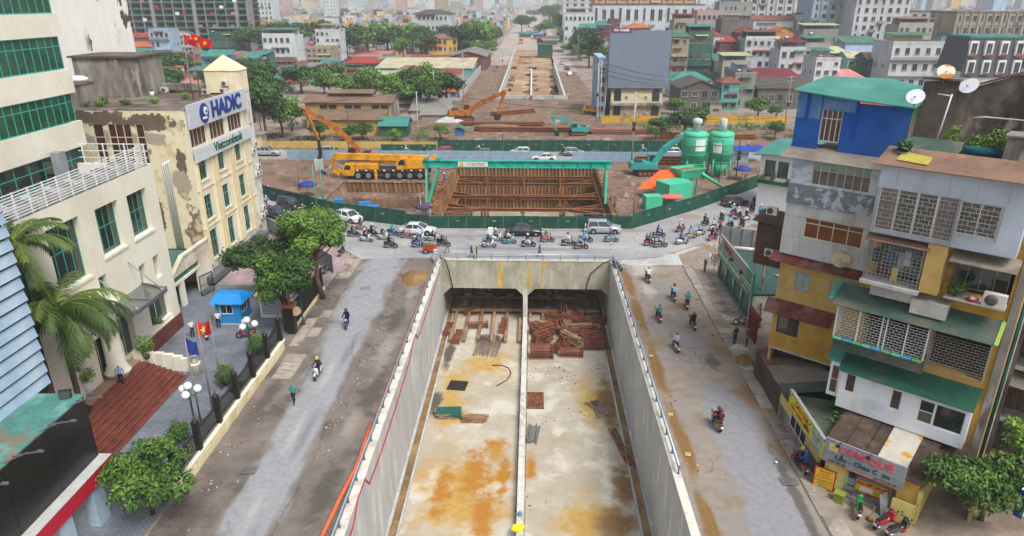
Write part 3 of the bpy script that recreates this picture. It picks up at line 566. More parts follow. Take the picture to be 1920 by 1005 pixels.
def crown(blobs,nleaf,size,seed,m,name='crown',shape='leaf'):
    """blobs: (x,y,z,rx,ry,rz); leaf faces spread through the outer part of every clump"""
    q=random.Random(seed); vs=[];fs=[];tone=[]
    vol=[b[3]*b[4]+b[4]*b[5]+b[3]*b[5] for b in blobs]; tot=sum(vol)
    for bi,b in enumerate(blobs):
        bt=q.uniform(.25,.75)
        for k in range(int(nleaf*vol[bi]/tot)):
            while True:
                d=V((q.gauss(0,1),q.gauss(0,1),q.gauss(0,1)))
                if d.length>.01: break
            d.normalize(); rr=(q.uniform(.45,1.0)**.6 if q.random()>.09 else q.uniform(1.0,1.3))*(1+.18*math.sin(5*d.x+3*d.y+bi)*math.cos(4*d.z+bi))
            p=V((b[0]+d.x*b[3]*rr,b[1]+d.y*b[4]*rr,b[2]+d.z*b[5]*rr))
            n=(d+V((q.gauss(0,.5),q.gauss(0,.5),q.gauss(.55,.4)))).normalized(); a=n.cross(V((q.gauss(0,1),q.gauss(0,1),q.gauss(0,1)))).normalized(); c=n.cross(a)
            s=size*q.choice((.5,.75,1,1.25,1.6))*q.uniform(.8,1.15); w=s*.5
            k0=len(vs)
            vs+= [p-a*s*.5,p-c*w*.5+n*s*.05,p+a*s*.5-n*s*.12,p+c*w*.5+n*s*.05]
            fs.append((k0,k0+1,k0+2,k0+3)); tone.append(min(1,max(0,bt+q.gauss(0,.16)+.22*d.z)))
    me=bpy.data.meshes.new(name); me.from_pydata(vs,[],fs); me.materials.append(m)
    ca=me.color_attributes.new('tone','FLOAT_COLOR','CORNER'); arr=[]
    for t in tone: arr+= [t,t,t,1]*4
    ca.data.foreach_set('color',arr); return me
def limbs(mb,base,top,r,blobs,seed,n=None):
    q=random.Random(seed); base,top=V(base),V(top); bend=V((q.uniform(-.3,.3),q.uniform(-.3,.3),0))*r*3
    pts=[base,base.lerp(top,.35)+bend,base.lerp(top,.7)-bend*.5,top]; mb.tube(pts,[r*1.25,r,r*.8,r*.5],8)
    for b in blobs[:n]:
        st=pts[1].lerp(pts[3],q.uniform(.2,1)); en=V(b[:3]); md=st.lerp(en,.5)+V((0,0,-.12*(en-st).length)); mb.tube([st,md,en,en+(en-md)*.6],[r*.42,r*.28,r*.16,r*.04],5)
    return mb
def spread(n,rx,ry,rz,cz,seed,br=(.35,.55),flat=.7):
    q=random.Random(seed); out=[]
    for i in range(n):
        a=q.uniform(0,2*PI); el=q.uniform(-.5,1.0); k=q.uniform(.35,.8)
        s=q.uniform(*br)
        out.append((rx*k*math.cos(a)*math.cos(el),ry*k*math.sin(a)*math.cos(el),cz+rz*k*math.sin(el),rx*s,ry*s,rz*s*flat))
    return out
def neartree(label,base,height,rx,ry,rz,seed,nleaf,size,m=None,nb=14,trunk=.2,group=None,cat='tree',cz=None,lean=(0,0),name='broadleaf_tree',flat=.75,br=(.3,.5)):
    t=thing(name,label,cat,base,0,group); cz=cz or height-rz
    bl=[(b[0]+lean[0],b[1]+lean[1],*b[2:]) for b in spread(nb,rx,ry,rz,cz,seed,br,flat)]
    part('trunk',limbs(MB(),(0,0,-.05),(lean[0]*.7,lean[1]*.7,cz),trunk,bl,seed),m_bark,t)
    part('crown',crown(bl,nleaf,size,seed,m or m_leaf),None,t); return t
neartree('tall spreading street tree with a bare trunk in front of the grey hoarding',tuple(G(606,560)),9.9,3.6,3.4,3.2,31,12000,.3,nb=26,trunk=.24,cz=6.9,lean=(-.6,0),br=(.2,.38))
neartree('dense rounded tree in the forecourt hiding a globe lamp, at the road gate',(-22.0,55.5,0),8.0,3.1,3.4,3.0,32,11000,.28,m_leaf,nb=24,trunk=.18,cz=5.1,lean=(.1,0),br=(.22,.4))
neartree('dark leafy tree in the forecourt in front of the bank building',(-26.0,62.0,0),7.0,3.6,3.6,2.8,33,9000,.28,m_leafd,nb=22,trunk=.18,cz=4.6,br=(.22,.4))
neartree('bright leafed bushy tree between the dense rounded tree and the street tree',(-23.6,64.0,0),5.8,2.5,2.5,2.0,36,5000,.28,m_leafy,nb=18,trunk=.14,cz=4.0,br=(.2,.36))
neartree('wide low tree at the end of the iron fence beside the black shop front',(-21.9,31.6,0),5.6,2.3,3.0,2.2,34,9000,.22,m_leaf,nb=30,trunk=.12,cz=3.0,lean=(.55,-.5),br=(.18,.36))
def bush(label,base,r,h,seed,n=900,size=.11,m=None,cat='shrub',name='clipped_shrub',group=None,pot=None):
    t=thing(name,label,cat,base,0,group); z0=0
    if pot: part('planter',MB().lathe((0,0,0),[(pot[0]*.8,0),(pot[0],pot[1]),(pot[0]*.85,pot[1])],4 if len(pot)>2 else 12),pot[2] if len(pot)>2 else m_white,t); z0=pot[1]
    part('stem',MB().tube([(0,0,z0-.05),(0,0,z0+h*.6)],.05,6),m_bark,t)
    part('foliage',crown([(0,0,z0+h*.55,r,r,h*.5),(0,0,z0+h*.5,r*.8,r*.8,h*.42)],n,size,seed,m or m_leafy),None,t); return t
for px,py,r,h,lb in ((425,722,.75,1.8,'egg-shaped clipped shrub behind the iron fence, middle of three'),(483,665,.8,2.0,'round clipped shrub behind the fence below the lamp near the gate'),(338,828,.7,1.5,'dome-shaped clipped shrub behind the fence nearest the big red steps')):
    c=G(px,py); bush(lb,(c.x,c.y,0),r,h,int(px),2600,.12,m_leaf,group='clipped shrubs along the fence')
for px,py,lb in ((440,735,'low ragged shrub beside the egg-shaped clipped one'),(505,668,'loose yellow-green shrub at the foot of a fence pillar')):
    c=G(px,py); bush(lb,(c.x+.3,c.y,0),.6,.8,int(px),800,.14,m_leaf)
# palms
def frond(mb,tone,base,az,el,L_,q,nl=46):
    pts=[]; p=V(base); a=el
    for i in range(13):
        pts.append(p.copy()); a-=(.062+.02*q.random())*(1+i*.16); p=p+V((math.cos(az)*math.cos(a),math.sin(az)*math.cos(a),math.sin(a)))*(L_/12)
    mb.tube(pts,[.055*(1-i/13)+.008 for i in range(13)],4,mi=1)
    side=V((-math.sin(az),math.cos(az),0)); t0=q.uniform(.2,.75)
    for k in range(nl):
        f=.10+.88*k/nl; i=min(11,int(f*12)); p=pts[i].lerp(pts[i+1],f*12-i); d=(pts[i+1]-pts[i]).normalized()
        ll=L_*.27*(math.sin(PI*min(1,.15+f*.85))**.6)*q.uniform(.8,1.1)
        for s in (-1,1):
            e=p+side*s*ll*.62+d*ll*.62-V((0,0,ll*q.uniform(.3,.65))); w=d*.035
            m=p.lerp(e,.5)+V((0,0,ll*.10)); k0=len(mb.v); mb.v+=[tuple(p-w),tuple(p+w),tuple(m+w*1.3),tuple(m-w*1.3),tuple(e)]
            mb.f+=[(k0,k0+1,k0+2,k0+3),(k0+3,k0+2,k0+4)]; mb.m+=[0,0]; mb.sm+=[False,False]
def palm(label,base,z,L_,n,seed,r=.2):
    q=random.Random(seed); t=thing('palm_tree',label,'palm',base,0,'palms beside the bank steps'); tk=MB(); pr=[(r*1.2,0)]
    for i in range(1,22): zz=z*i/21; pr.append((r*(1.05 if i%2 else .92)*(1-.2*i/21),zz))
    tk.lathe((0,0,0),pr,10); part('trunk',tk,m_bark,t); part('crownshaft',MB().lathe((0,0,z),[(r*.9,0),(r*.75,.7),(r*.3,1.1)],10),m_palm_s,t)
    for i in range(n):
        az=2*PI*i/n*1.0+q.uniform(-.2,.2); el=q.uniform(-.5,1.1); b=MB(); frond(b,None,(0,0,z+.6),az,el,L_*q.uniform(.85,1.1),q)
        me=b.mesh('frond',[m_palm,m_palm_s]); ca=me.color_attributes.new('tone','FLOAT_COLOR','CORNER'); tt=q.uniform(.15,.85); ca.data.foreach_set('color',[tt,tt,tt,1]*len(ca.data)); part('frond',me,None,t)
m_palm_s=mat('palm_shaft','#6b7a3d',var=.2,sc=2)
palm('royal palm with drooping fronds over the bank entrance, lower of the two',(-30.2,39.0,0),9.0,5.0,34,3)
palm('taller palm at the photo edge beside the pale blue louvred building',(-31.3,38.2,0),13.6,4.0,20,5)
# ------------------------------------------------------------------ bank office with the two signs
m_cream=mat('aged_cream_plaster','#ddd3b4',var=.06,sc=.8,c2='#77695a',sc2=.3,thr=.585,wid=.04,c3='#c6b992',sc3=.6,r=.9,bump=.1)
m_cream2=mat('yellowed_plaster','#ddd2ae',var=.06,sc=.9,c2='#cbb98a',sc2=.4,wid=.25,streak=.3,r=.9); m_creamf=mat('cream_front_plaster','#dfdacb',var=.06,sc=.9,c2='#cfc5a6',sc2=.4,wid=.3,streak=.3,c3='#93887a',sc3=.7,thr3=.68,r=.9)
m_peel=mat('peeling_whitewash','#c9c9c2',var=.1,sc=1,c2='#77695a',sc2=.6,thr=.61,wid=.05,streak=.5,c3='#aaa79f',sc3=1.1,r=.92)
m_peelw=mat('spotted_white_render','#dcdcd8',var=.04,sc=1,c2='#564b42',sc2=.6,thr=.61,wid=.03,streak=.3,c3='#b4aea6',sc3=.35,thr3=.66,r=.9)
m_cream3=mat('cream_paint','#e0dccb',var=.04,sc=.7,c2='#d2ccb8',sc2=.3,wid=.3,streak=.4,r=.8)
m_creamb=mat('cream_paint_shaft','#e2decf',var=.04,sc=.7,c2='#d6d0be',sc2=.3,wid=.3,r=.8)
m_gframe=mat('green_window_frame','#3f9c8e',r=.45,var=.08); m_gglass=glass('green_glass','#24503c'); m_dglass=glass('dark_glass','#2b3330'); m_bglass=glass('brown_glass','#4a2d20',.25); m_wframe=mat('cream_window_frame','#c9c3b2',r=.6,var=.1)
m_roofd=mat('dirty_roof','#5f544c',var=.25,sc=.8,c2='#80766d',sc2=.25,c3='#4d443c',sc3=.4,r=.95,bump=.3)
m_mould=mat('mouldy_concrete','#8b8580',var=.25,sc=.9,c2='#5a504a',sc2=.35,wid=.2,streak=.35,c3='#a7a29c',sc3=.5,r=.95,bump=.3)
m_acw=mat('ac_casing','#c8c6bd',var=.08,r=.6); m_acd=mat('ac_grille','#57544f',r=.7,var=.2)
_ac=MB().box(-.4,-.15,0,.4,.15,.55).mesh('casing',m_acw); _acg=MB().lathe((0,0,0),[(.23,0),(.23,.03),(.08,.05)],12).mesh('fan_grille',m_acd)
def acunit(loc,rz,label,s=1.0):
    t=thing('ac_unit',label,'air conditioner',loc,rz,'outdoor air conditioner units'); t.scale=(s,s,s); link('casing',_ac,t); g=link('fan_grille',_acg,t,loc=(-.1,-.15,.28),rot=(PI/2,0,0)); return t
patch(m_cream,'#6a5d50',[(-43,17.1,4.0,.9),(-38,16.8,3.0,1.0),(-35.2,12.6,.6,1.8),(-38.5,7.5,.5,2.6),(-46,17.2,3,.9)],.8,.8,.08,ax=2); patch(m_cream,'#a59a8b',[(-40,15.2,6,1.2),(-35.6,10.6,1,1.8)],.8,.7,.12,ax=2)
patch(m_creamb,'#b8ac93',[(-50,4,40,2.5)],.5,.5,.4,ax=2)
X0=-34.2
t=thing('office_building','aged cream bank office with a navy rooftop sign and a bank sign below it','building',(X0,75.5,0),world=True)
cols=((68.7,1.7),(73.3,1.5),(77.9,1.5)); rows=((10.5,2.5),(6.25,2.6),(1.95,3.1))
ops=[(y-67.4,z,w,h) for y,w in cols for z,h in rows]+[(.6,14.0,3.5,1.95),(5.0,14.0,3.7,1.95),(9.7,14.0,3.7,1.95)]
b=MB(); wallgrid(b,(X0,67.4,1.5),V((0,1,0)),14.8,16.4,[(x,z-1.5,w,h) for x,z,w,h in ops],.25); part('front_wall',b,m_creamf,t)
part('ground_floor_wall',MB().box(-60,67.42,0,X0-.02,84,1.499),m_peel,t)
b=MB(); wallgrid(b,(-60,67.4,0),V((1,0,0)),25.8,17.9,[(16.4,11.2,1.1,5.4),(17.9,11.2,2.4,5.4),(20.7,11.2,.9,5.4)],.2); part('side_wall',b,m_cream,t)
part('rear_wall',MB().box(-60,83.6,1.5,-38,84,17.9).box(-60,67.4,0,-59.8,83.6,17.9),m_cream,t)
part('stair_strip',MB().box(-38,82.2,0,X0+.06,84.1,17.9),m_peel,t)
part('roof_slab',MB().box(-59.8,67.45,17.45,X0-.05,82.1,17.75),m_roofd,t)
b=MB(); b.box(-59.8,67.38,17.9,X0+.1,67.62,18.05).box(X0-.2,67.63,17.9,X0+.1,82.1,18.05).box(-59.8,83.4,17.9,-38,84.1,18.7); part('parapet',b,m_mould,t)
for i in range(4): part('drain_pipe',MB().tube([(-37.2+i*.22,67.3,3.6),(-37.2+i*.22,67.3,12.4+.1*i),(-37.1+i*.22,67.34,12.7+.1*i)],.07,6),m_white,t)
for (y,w) in cols:
    for z,h in rows:
        window(t,(X0,67.4,0),V((0,1,0)),y-67.4,z,w,h,m_gframe,m_dglass,2,1,.16,.08,.62); part('sill',MB().box(X0+.003,y-.15,z-.16,X0+.14,y+w+.15,z-.01),m_cream2,t)
for x,w,n in ((.6,3.5,4),(5.0,3.7,4),(9.7,3.7,4)): window(t,(X0,67.4,0),V((0,1,0)),x,14.0,w,1.95,m_wframe,m_bglass,n,1,.12,.08)
for x,w,n in ((16.4,1.1,1),(17.9,2.4,3),(20.7,.9,1)): window(t,(-60,67.4,0),V((1,0,0)),x,11.2,w,5.4,m_wframe,m_bglass,n,4,.1,.1)
for y in (67.95,71.4,72.2,75.9,76.7,80.2): part('pilaster',MB().box(X0+.003,y,1.6,X0+.22,y+.36,12.7),m_cream2,t)
for z in (5.5,9.6): part('string_course',MB().box(X0+.004,67.5,z,X0+.1,82.1,z+.14),m_cream2,t)
m_board=mat('white_ribbed_board','#c9ced6',var=.05,lines=('Z',.16,.7),r=.5); m_board2=mat('pale_grey_board','#c3cacd',var=.05,r=.5)
m_navy=mat('navy_lettering','#123a86',r=.4,var=.05); m_dgreen=mat('dark_green_lettering','#1c5a48',r=.4,var=.05); m_wlet=mat('white_lettering','#e6e6e2',r=.5,var=.02)
# the signs: things fixed on the facade
sg=thing('rooftop_sign','white ribbed sign board with navy letters HADIC and a round navy emblem','sign',(X0+.3,75,15.95),world=True)
part('board',MB().box(X0+.12,67.75,15.98,X0+.34,82.1,18.35),m_board,sg)
text('HADIC',2.25,m_navy,sg,(X0+.37,76.6,17.15),FACE_X,ext=.06,scale=(1.12,1,1),bold=.075)
part('emblem',MB().lathe((0,0,0),[(1.0,0),(1.0,.06)],28),m_navy,sg,loc=(X0+.36,71.0,17.15),rot=(0,PI/2,0))
part('emblem_ring',MB().lathe((0,0,0),[(.42,0),(.42,.05)],20),m_wlet,sg,loc=(X0+.43,71.25,17.35),rot=(0,PI/2,0))
text('HADIC',.36,m_wlet,sg,(X0+.45,71.0,16.65),FACE_X)
part('emblem_dot',MB().lathe((0,0,0),[(.16,0),(.16,.05)],16),m_navy,sg,loc=(X0+.475,71.3,17.3),rot=(0,PI/2,0))
sg=thing('bank_sign','pale grey sign board with dark green letters Vietcombank across the facade','sign',(X0+.3,75,12.6),world=True)
part('board',MB().box(X0+.24,67.75,12.62,X0+.44,82.3,13.97),m_board2,sg); text('Vietcombank',1.28,m_dgreen,sg,(X0+.47,75.6,13.35),FACE_X,ext=.03,scale=(1.1,1,1),bold=.02)
b=MB().box(X0,65.6,.35,-33.0,81.5,1.0); t2=solo('canopy_fascia',b,mat('grey_fascia','#5f656d',var=.15,c2='#6b5e54',sc2=.8),'long grey canopy fascia at the foot of the bank office','canopy')
# tower
t=thing('stair_tower','cream stair tower with a pyramid cap on the bank office roof','tower',(-36,82.8,17.9),world=True)
part('wall',MB().box(-38.0,81.2,17.9,X0+.1,84.05,20.4),m_cream,t)
part('roof',MB().add([(-38.1,81.1,20.403),(X0+.2,81.1,20.403),(X0+.2,84.15,20.403),(-38.1,84.15,20.403),(-36.05,82.6,22.1)],[(0,1,4),(1,2,4),(2,3,4),(3,0,4),(3,2,1,0)]),m_cream2,t)
acunit((-35.6,81.0,18.75),0,'air conditioner high on the stair tower wall'); acunit((-35.6,80.3,18.0),0,'air conditioner on the roof below the stair tower, right one'); acunit((-37.2,79.4,18.0),0,'air conditioner on the roof below the stair tower, left one')
for i,(z,y) in enumerate(((11.3,83.3),(10.6,82.5),(8.4,83.4),(7.7,82.6),(7.6,83.6),(3.2,83.2),(2.4,83.5),(2.3,82.5))): acunit((X0+.25,y,z),PI/2,'air conditioner on the white end strip of the bank office, %s from the top'%('first','second','third','fourth','fifth','sixth','seventh','eighth')[i])
# roof things
t=thing('roof_hut','grey stained concrete hut on the bank office roof','hut',(-48,80,17.76),world=True)
part('wall',MB().box(-51.5,78.6,17.76,-44.4,84.5,22.0),m_mould,t); part('roof_slab',MB().box(-51.8,78.3,22.003,-44.1,84.8,22.2),m_roofd,t); part('pilaster',MB().box(-46.6,78.45,17.76,-46.3,78.598,21.99),m_mould,t)
t=thing('roof_hut','low mouldy parapet block on the bank office roof in front of the grey hut','hut',(-50,70,17.76),world=True); part('wall',MB().box(-59,68.2,17.77,-45.7,72.5,20.0),m_mould,t); part('cap',MB().box(-59,68.1,20.003,-45.6,72.6,20.12),m_roofd,t)
solo('skylight_dome',MB().lathe((-48.6,74.5,20.0),[(1.1,0),(.95,.25),(.5,.45),(.05,.5)],16),m_white,'white shallow dome on the low roof block','dome')
part('post',MB().box(-48.75,74.3,17.75,-48.45,74.6,20.1),m_mould,bpy.data.objects['skylight_dome'])
acunit((-43.6,82.5,17.8),0,'white air conditioner beside the grey roof hut'); bush('small potted plant in a white pot by the roof hut',(-43.2,78.8,17.76),.22,.5,77,120,.1,m_leafy,pot=(.25,.55))
for i,(x,y) in enumerate(((-46,70.5),(-44.5,71),(-42.5,72),(-40,73),(-45.3,73),(-38.5,77))): bush('weed tuft on the roof, %s'%('by the low block corner','beside the block edge','on the bare roof middle','near the sign end','behind the low block','by the flagpoles')[i],(x,y,17.75),.7-.05*i,.7,90+i,260,.16,m_leafy if i%2 else m_leaf,'weeds','weed_tuft')
m_red=mat('red_cloth','#c8262b',r=.7,var=.1); m_star=mat('yellow_cloth_print','#e8c53a',r=.7,var=.05); m_blueflag=mat('blue_cloth','#263a86',r=.7,var=.1); m_pole=mat('flag_pole','#8d8077',r=.5,var=.1)
def flag(label,base,top,w,h,m,az,droop,emb):
    t=thing('flagpole',label,'flag',base); b=MB().tube([(0,0,0),(0,0,top)],[.07,.035],8).ball((0,0,top+.05),.08,8,5); part('pole',b,m_pole,t)
    f=MB(); nx,nz=9,6; d=V((math.cos(az),math.sin(az),0)); s=V((-d.y,d.x,0)); vs=[]
    for i in range(nx):
        for j in range(nz): u=i/(nx-1); p=d*(w*u)+s*(.16*math.sin(u*7+j*.5))+V((0,0,top-.1-h*j/(nz-1)-droop*u*w)); vs.append(p)
    fs=[(i*nz+j,i*nz+j+1,(i+1)*nz+j+1,(i+1)*nz+j) for i in range(nx-1) for j in range(nz-1)]; f.add(vs,fs,sm=True); c=part('cloth',f,m,t)
    if emb=='star':
        for sd in (1,-1):
            e=MB(); c0=d*(w*.5)+V((0,0,top-.1-h*.5-droop*.5*w))+s*(.2*sd); pts=[]
            for k in range(10): rr=h*(.3 if k%2==0 else .12); a=PI/2+k*PI/5; pts.append(c0+d*rr*math.cos(a)+V((0,0,rr*math.sin(a))))
            e.add(pts+[c0],[(k,(k+1)%10,10) for k in range(10)]); ob=link('star',e.mesh('star',m_star),None); ob.parent=c
    return t
flag('flagpole on the bank roof with a plain drooping red flag, left one',(-37.2,76.1,17.76),7.0,1.3,.75,m_red,-.1,.6,'');flag('flagpole on the bank roof with a red flag and yellow star, middle one',(-37.7,78.8,17.76),7.0,1.25,.8,m_red,.1,.4,'star');flag('flagpole on the bank roof with a waving red flag and yellow star, right one',(-37.6,80.3,17.76),6.3,1.4,.9,m_red,.15,.05,'star')
flag('courtyard flagpole with a dark blue flag, nearest of three',(-23.4,41.1,0),6.7,.7,1.1,m_blueflag,.6,.7,'');flag('courtyard flagpole with a red flag and yellow star, middle of three',(-23.3,42.8,0),7.2,.5,1.1,m_red,1.3,.9,'star');flag('courtyard flagpole with a plain red flag, farthest of three',(-23.7,45.4,0),6.0,.8,1.1,m_red,2.4,.5,'')
# white gable building behind
t=thing('gable_building','tall white blank gable wall with black peeling spots behind the bank roof','building',(-64,100,0),world=True)
part('gable_wall',MB().box(-76,92,0,-51.7,92.4,44),m_peelw,t); part('side_wall',MB().prism([(-76,92.41),(-51.75,92.41),(-64.5,112),(-76,112)],0,43.9),m_peelw,t)
# ------------------------------------------------------------------ cream bank building with terrace
XC=-32.0; YC=56.3
t=thing('bank_building','cream three-storey bank building with green-framed windows and a railed roof terrace','building',(-36,46,0),world=True)
cw=[(51.8,9.95,2.85,3.6),(47.6,9.95,2.9,3.7),(42.2,9.3,3.5,4.5),(51.5,5.7,.95,2.0),(53.7,5.7,.95,2.0),(51.7,1.5,3.4,3.1),(47.4,1.25,1.9,3.6),(44.2,1.25,1.7,3.4),(37.5,9.5,2.6,4.3),(46.3,6.2,1.0,2.6)]
b=MB(); wallgrid(b,(XC,30,0),V((0,1,0)),26.3,15.2,[(y-30,z,w,h) for y,z,w,h in cw],.55); part('front_wall',b,m_cream3,t)
part('end_wall',MB().box(-60,56.0,0,XC-.003,56.3,15.2).box(-60,30,0,XC-.003,30.3,15.2),m_cream3,t)
part('terrace_floor',MB().box(-60,30.3,14.0,XC-.3,55.99,14.3),m_roofd,t)
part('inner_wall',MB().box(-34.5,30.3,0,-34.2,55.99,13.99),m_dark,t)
part('plinth',MB().box(XC+.003,48.6,0,XC+.12,56.36,1.4),mat('red_granite','#6d3a31',var=.2,sc=6,c2='#5a2f28',sc2=2,r=.35),t)
for y,z,w,h in cw:
    if z>9: window(t,(XC,30,0),V((0,1,0)),y-30,z,w,h,m_gframe,m_dglass,3 if w<2.5 else 4,1,.45,.07,.55)
    elif z>6: window(t,(XC,30,0),V((0,1,0)),y-30,z,w,h,m_gframe,m_gglass,1,2,.4,.06)
    else: window(t,(XC,30,0),V((0,1,0)),y-30,z,w,h,m_wframe,glass('lobby_glass','#3c4a47'),2,1,.5,.06)
    if z>9: part('sill',MB().box(XC+.003,y-.12,z-.2,XC+.1,y+w+.12,z-.01),m_cream3,t)
    if 1.4<z<2: part('window_box',MB().box(XC-.5,y,z-.02,XC-.1,y+w,z+.3),m_creamb,t)
bush('long green hedge in the window box of the bank ground floor',(XC-.28,53.1,1.75),.42,.6,55,420,.12,m_leafy,name='window_box_hedge')
# roof railing with slats
t=thing('terrace_railing','white slatted railing round the bank roof terrace','railing',(XC,44,15.2),world=True)
me=MB().box(-.02,0,-.035,.02,25.3,.035).mesh('slat',m_white); mp=MB().box(-.04,-.04,0,.04,.04,1.7).mesh('post',m_white); ms=MB().box(-5.8,-.02,-.035,0,.02,.035).mesh('slat',m_white)
for k in range(9): link('slat',me,t,loc=(XC-.15,30.5,15.32+k*.19)); 
for k in (2,5,8): link('slat',ms,t,loc=(XC-.12,56.1,15.32+k*.19))
for i in range(19): link('post',mp,t,loc=(XC-.15,30.6+i*1.4,15.2))
for i in range(1,4): link('post',mp,t,loc=(XC-.15-i*1.8,56.1,15.2))
for i in range(10):
    y=33+i*2.35; q=thing('condenser_unit','rooftop condenser behind the white slatted railing, number %s from its far end'%(('one','two','three','four','five','six','seven','eight','nine','ten')[9-i]),'air conditioner',(-33.6,y,14.3),0,'condensers on the terrace'); part('casing',MB().box(-.85,-.85,0,.85,.85,1.3),mat('pale_casing','#a9a9a6',var=.1),q)
    for s in (-.0,): part('fan_grille',MB().lathe((0,0,1.302),[(.72,0),(.72,.06),(.3,.1)],14),m_acd,q)
part('pipe_run',MB().box(-35.6,32,14.3,-35.2,55.6,14.5).box(-36.2,32,14.3,-36,55.6,14.42),m_roofd,t)
bx('cabinet',m_grey,t,-37.6,52.2,14.3,-36.9,53.0,16.9)
# tower above the terrace
XT=-38.0
t=thing('office_tower','cream office tower with bands of green glass rising above the bank terrace','building',(-46,50,14.3),world=True)
yl=42.0; yr=57.2
part('core',MB().box(-60,yl+.35,14.3,XT-.35,yr-.35,40),m_dark,t)
for i,(z0,z1) in enumerate(((16.5,18.55),(20.85,22.75),(25.3,27.0),(29.3,31.2),(33.4,35.2))):
    part('wall_band',MB().box(-60,yl,z0,XT,yr+.4,z1),m_creamb,t)
    zg=z1; zt=(18.55,20.85,22.75,25.3,27.0,29.3,31.2,33.4,35.2,37.2)[2*i+1]
    window(t,(XT-.1,yl+.1,0),V((0,1,0)),0,zg,yr-yl-1.0,zt-zg,m_gframe,m_gglass,16,1,.05,.09,.7); window(t,(XT-.1,yl+.1,0),V((0,1,0)),yr-yl-1.0,zg,1.0,zt-zg,m_gframe,m_gglass,1,1,.2,.09,.7)
    window(t,(-60,yl+.1,0),V((1,0,0)),0,zg,22-.12,zt-zg,m_gframe,m_gglass,18,1,.05,.09,.7)
window(t,(XT-.1,yl+.1,0),V((0,1,0)),0,14.32,yr-yl-.3,2.17,m_gframe,m_dglass,9,1,.1,.09,.6)
window(t,(-60,yl+.1,0),V((1,0,0)),0,14.32,21.8,2.17,m_gframe,m_dglass,12,1,.1,.09,.6)
# entrance steps, column, canopy
t=thing('entrance_steps','broad flight of dark red granite steps up to the bank entrance','steps',(-30,42,0),world=True)
m_gran=mat('red_granite_step','#6e3a30',var=.15,sc=5,c2='#5c3028',sc2=1.2,c3='#7d4a3e',sc3=2,r=.45); 
for i in range(8):
    x1=-27.2-i*.42; part('step',MB().box(-31.0,30,i*.16,x1,47.3,(i+1)*.16-.004),m_gran,t)
    part('nosing',MB().box(x1+.001,30,(i+1)*.16-.05,x1+.03,47.3,(i+1)*.16-.006),mat('step_nosing','#86564a',r=.4),t)
part('landing',MB().box(-34.2,30,0,-30.98,47.6,1.29),mat('tan_tiles','#947a66',var=.12,sc=2,r=.5),t)
t=thing('round_column','fat cream column with a moulded base at the top of the bank steps','column',(-31.4,45.2,1.29))
part('shaft',MB().lathe((0,0,0),[(.82,0),(.82,.25),(.95,.3),(.95,.45),(.78,.55),(.78,.8),(.66,.95),(.6,4.6),(.75,4.8),(.75,5.0),(1.0,5.2),(1.0,5.8),(1.25,6.0),(1.25,6.4)],24),m_creamb,t)
t=thing('glass_canopy','triangular glass canopy hung on steel rods over the bank entrance','canopy',(-31,49,5),world=True)
m_cglass=mat('canopy_glass','#5d665f',r=.15,var=.2,spec=.8); m_cfr=mat('canopy_steel','#6f6a70',r=.45,metal=.3,var=.1)
P=[V((-32.2,51.5,6.2)),V((-29.4,50.4,6.2)),V((-29.4,46.0,6.2)),V((-32.2,45.2,6.2))]
part('glass_panel',MB().slab(P[::-1],.03),m_cglass,t); b=MB(); [b.beam(P[i],P[(i+1)%4],.14,.3) for i in range(4)]; b.beam(P[0].lerp(P[3],.5),P[1].lerp(P[2],.5),.1,.2); part('frame',b,m_cfr,t)
for a,c in ((V((-32,50.2,8.6)),P[1]+V((-.2,-.3,.15))),(V((-32,46.4,8.6)),P[2]+V((-.2,.3,.15)))): part('tie_rod',MB().tube([a,c],.05,6).ball(c,.14,8,5),m_grey,t)
t=thing('balustrade','curved cream balustrade stepping down beside the red steps','balustrade',(-29,47.9,0),world=True)
b=MB(); n=7
for i in range(n):
    x=-31.6+i*.72; y=47.6+.5*math.sin(i/n*PI); b.box(x,y,0,x+.74,y+.35,1.95-i*.16)
b.lathe((-26.75,47.7,0),[(.42,0),(.42,.9),(.48,1.0),(.3,1.05)],14); part('rail_wall',b,m_creamb,t)
t=thing('stone_lantern','small grey stone lantern on the end of the curved balustrade','lantern',(-26.75,47.7,1.06)); part('body',MB().lathe((0,0,0),[(.3,0),(.18,.15),(.14,.5),(.3,.6),(.3,.68),(.2,.7),(.2,1.0)],8),m_conc,t); part('roof',MB().lathe((0,0,1.003),[(.46,0),(.4,.1),(.12,.35),(.08,.5)],6),m_conc,t)
bush('bushy potted tree beside the column',(-30.6,47.9,1.29),.75,1.6,61,800,.14,m_leafy,pot=(.4,.4,m_bark)); bush('round shrub in a tall white planter on the bank landing',(-32.0,42.4,1.29),.75,1.1,62,700,.13,m_leafy,pot=(.38,1.0,m_white))
t=thing('floor_lamp','black floodlight on an arm on the bank landing','floodlight',(-30.9,39.6,1.3)); part('arm',MB().tube([(0,0,0),(0,0,.5),(.5,0,.6)],.04,6),m_black,t); part('head',MB().obox((.6,0,.62),(.5,.6,.12),0,0,.4),m_black,t)
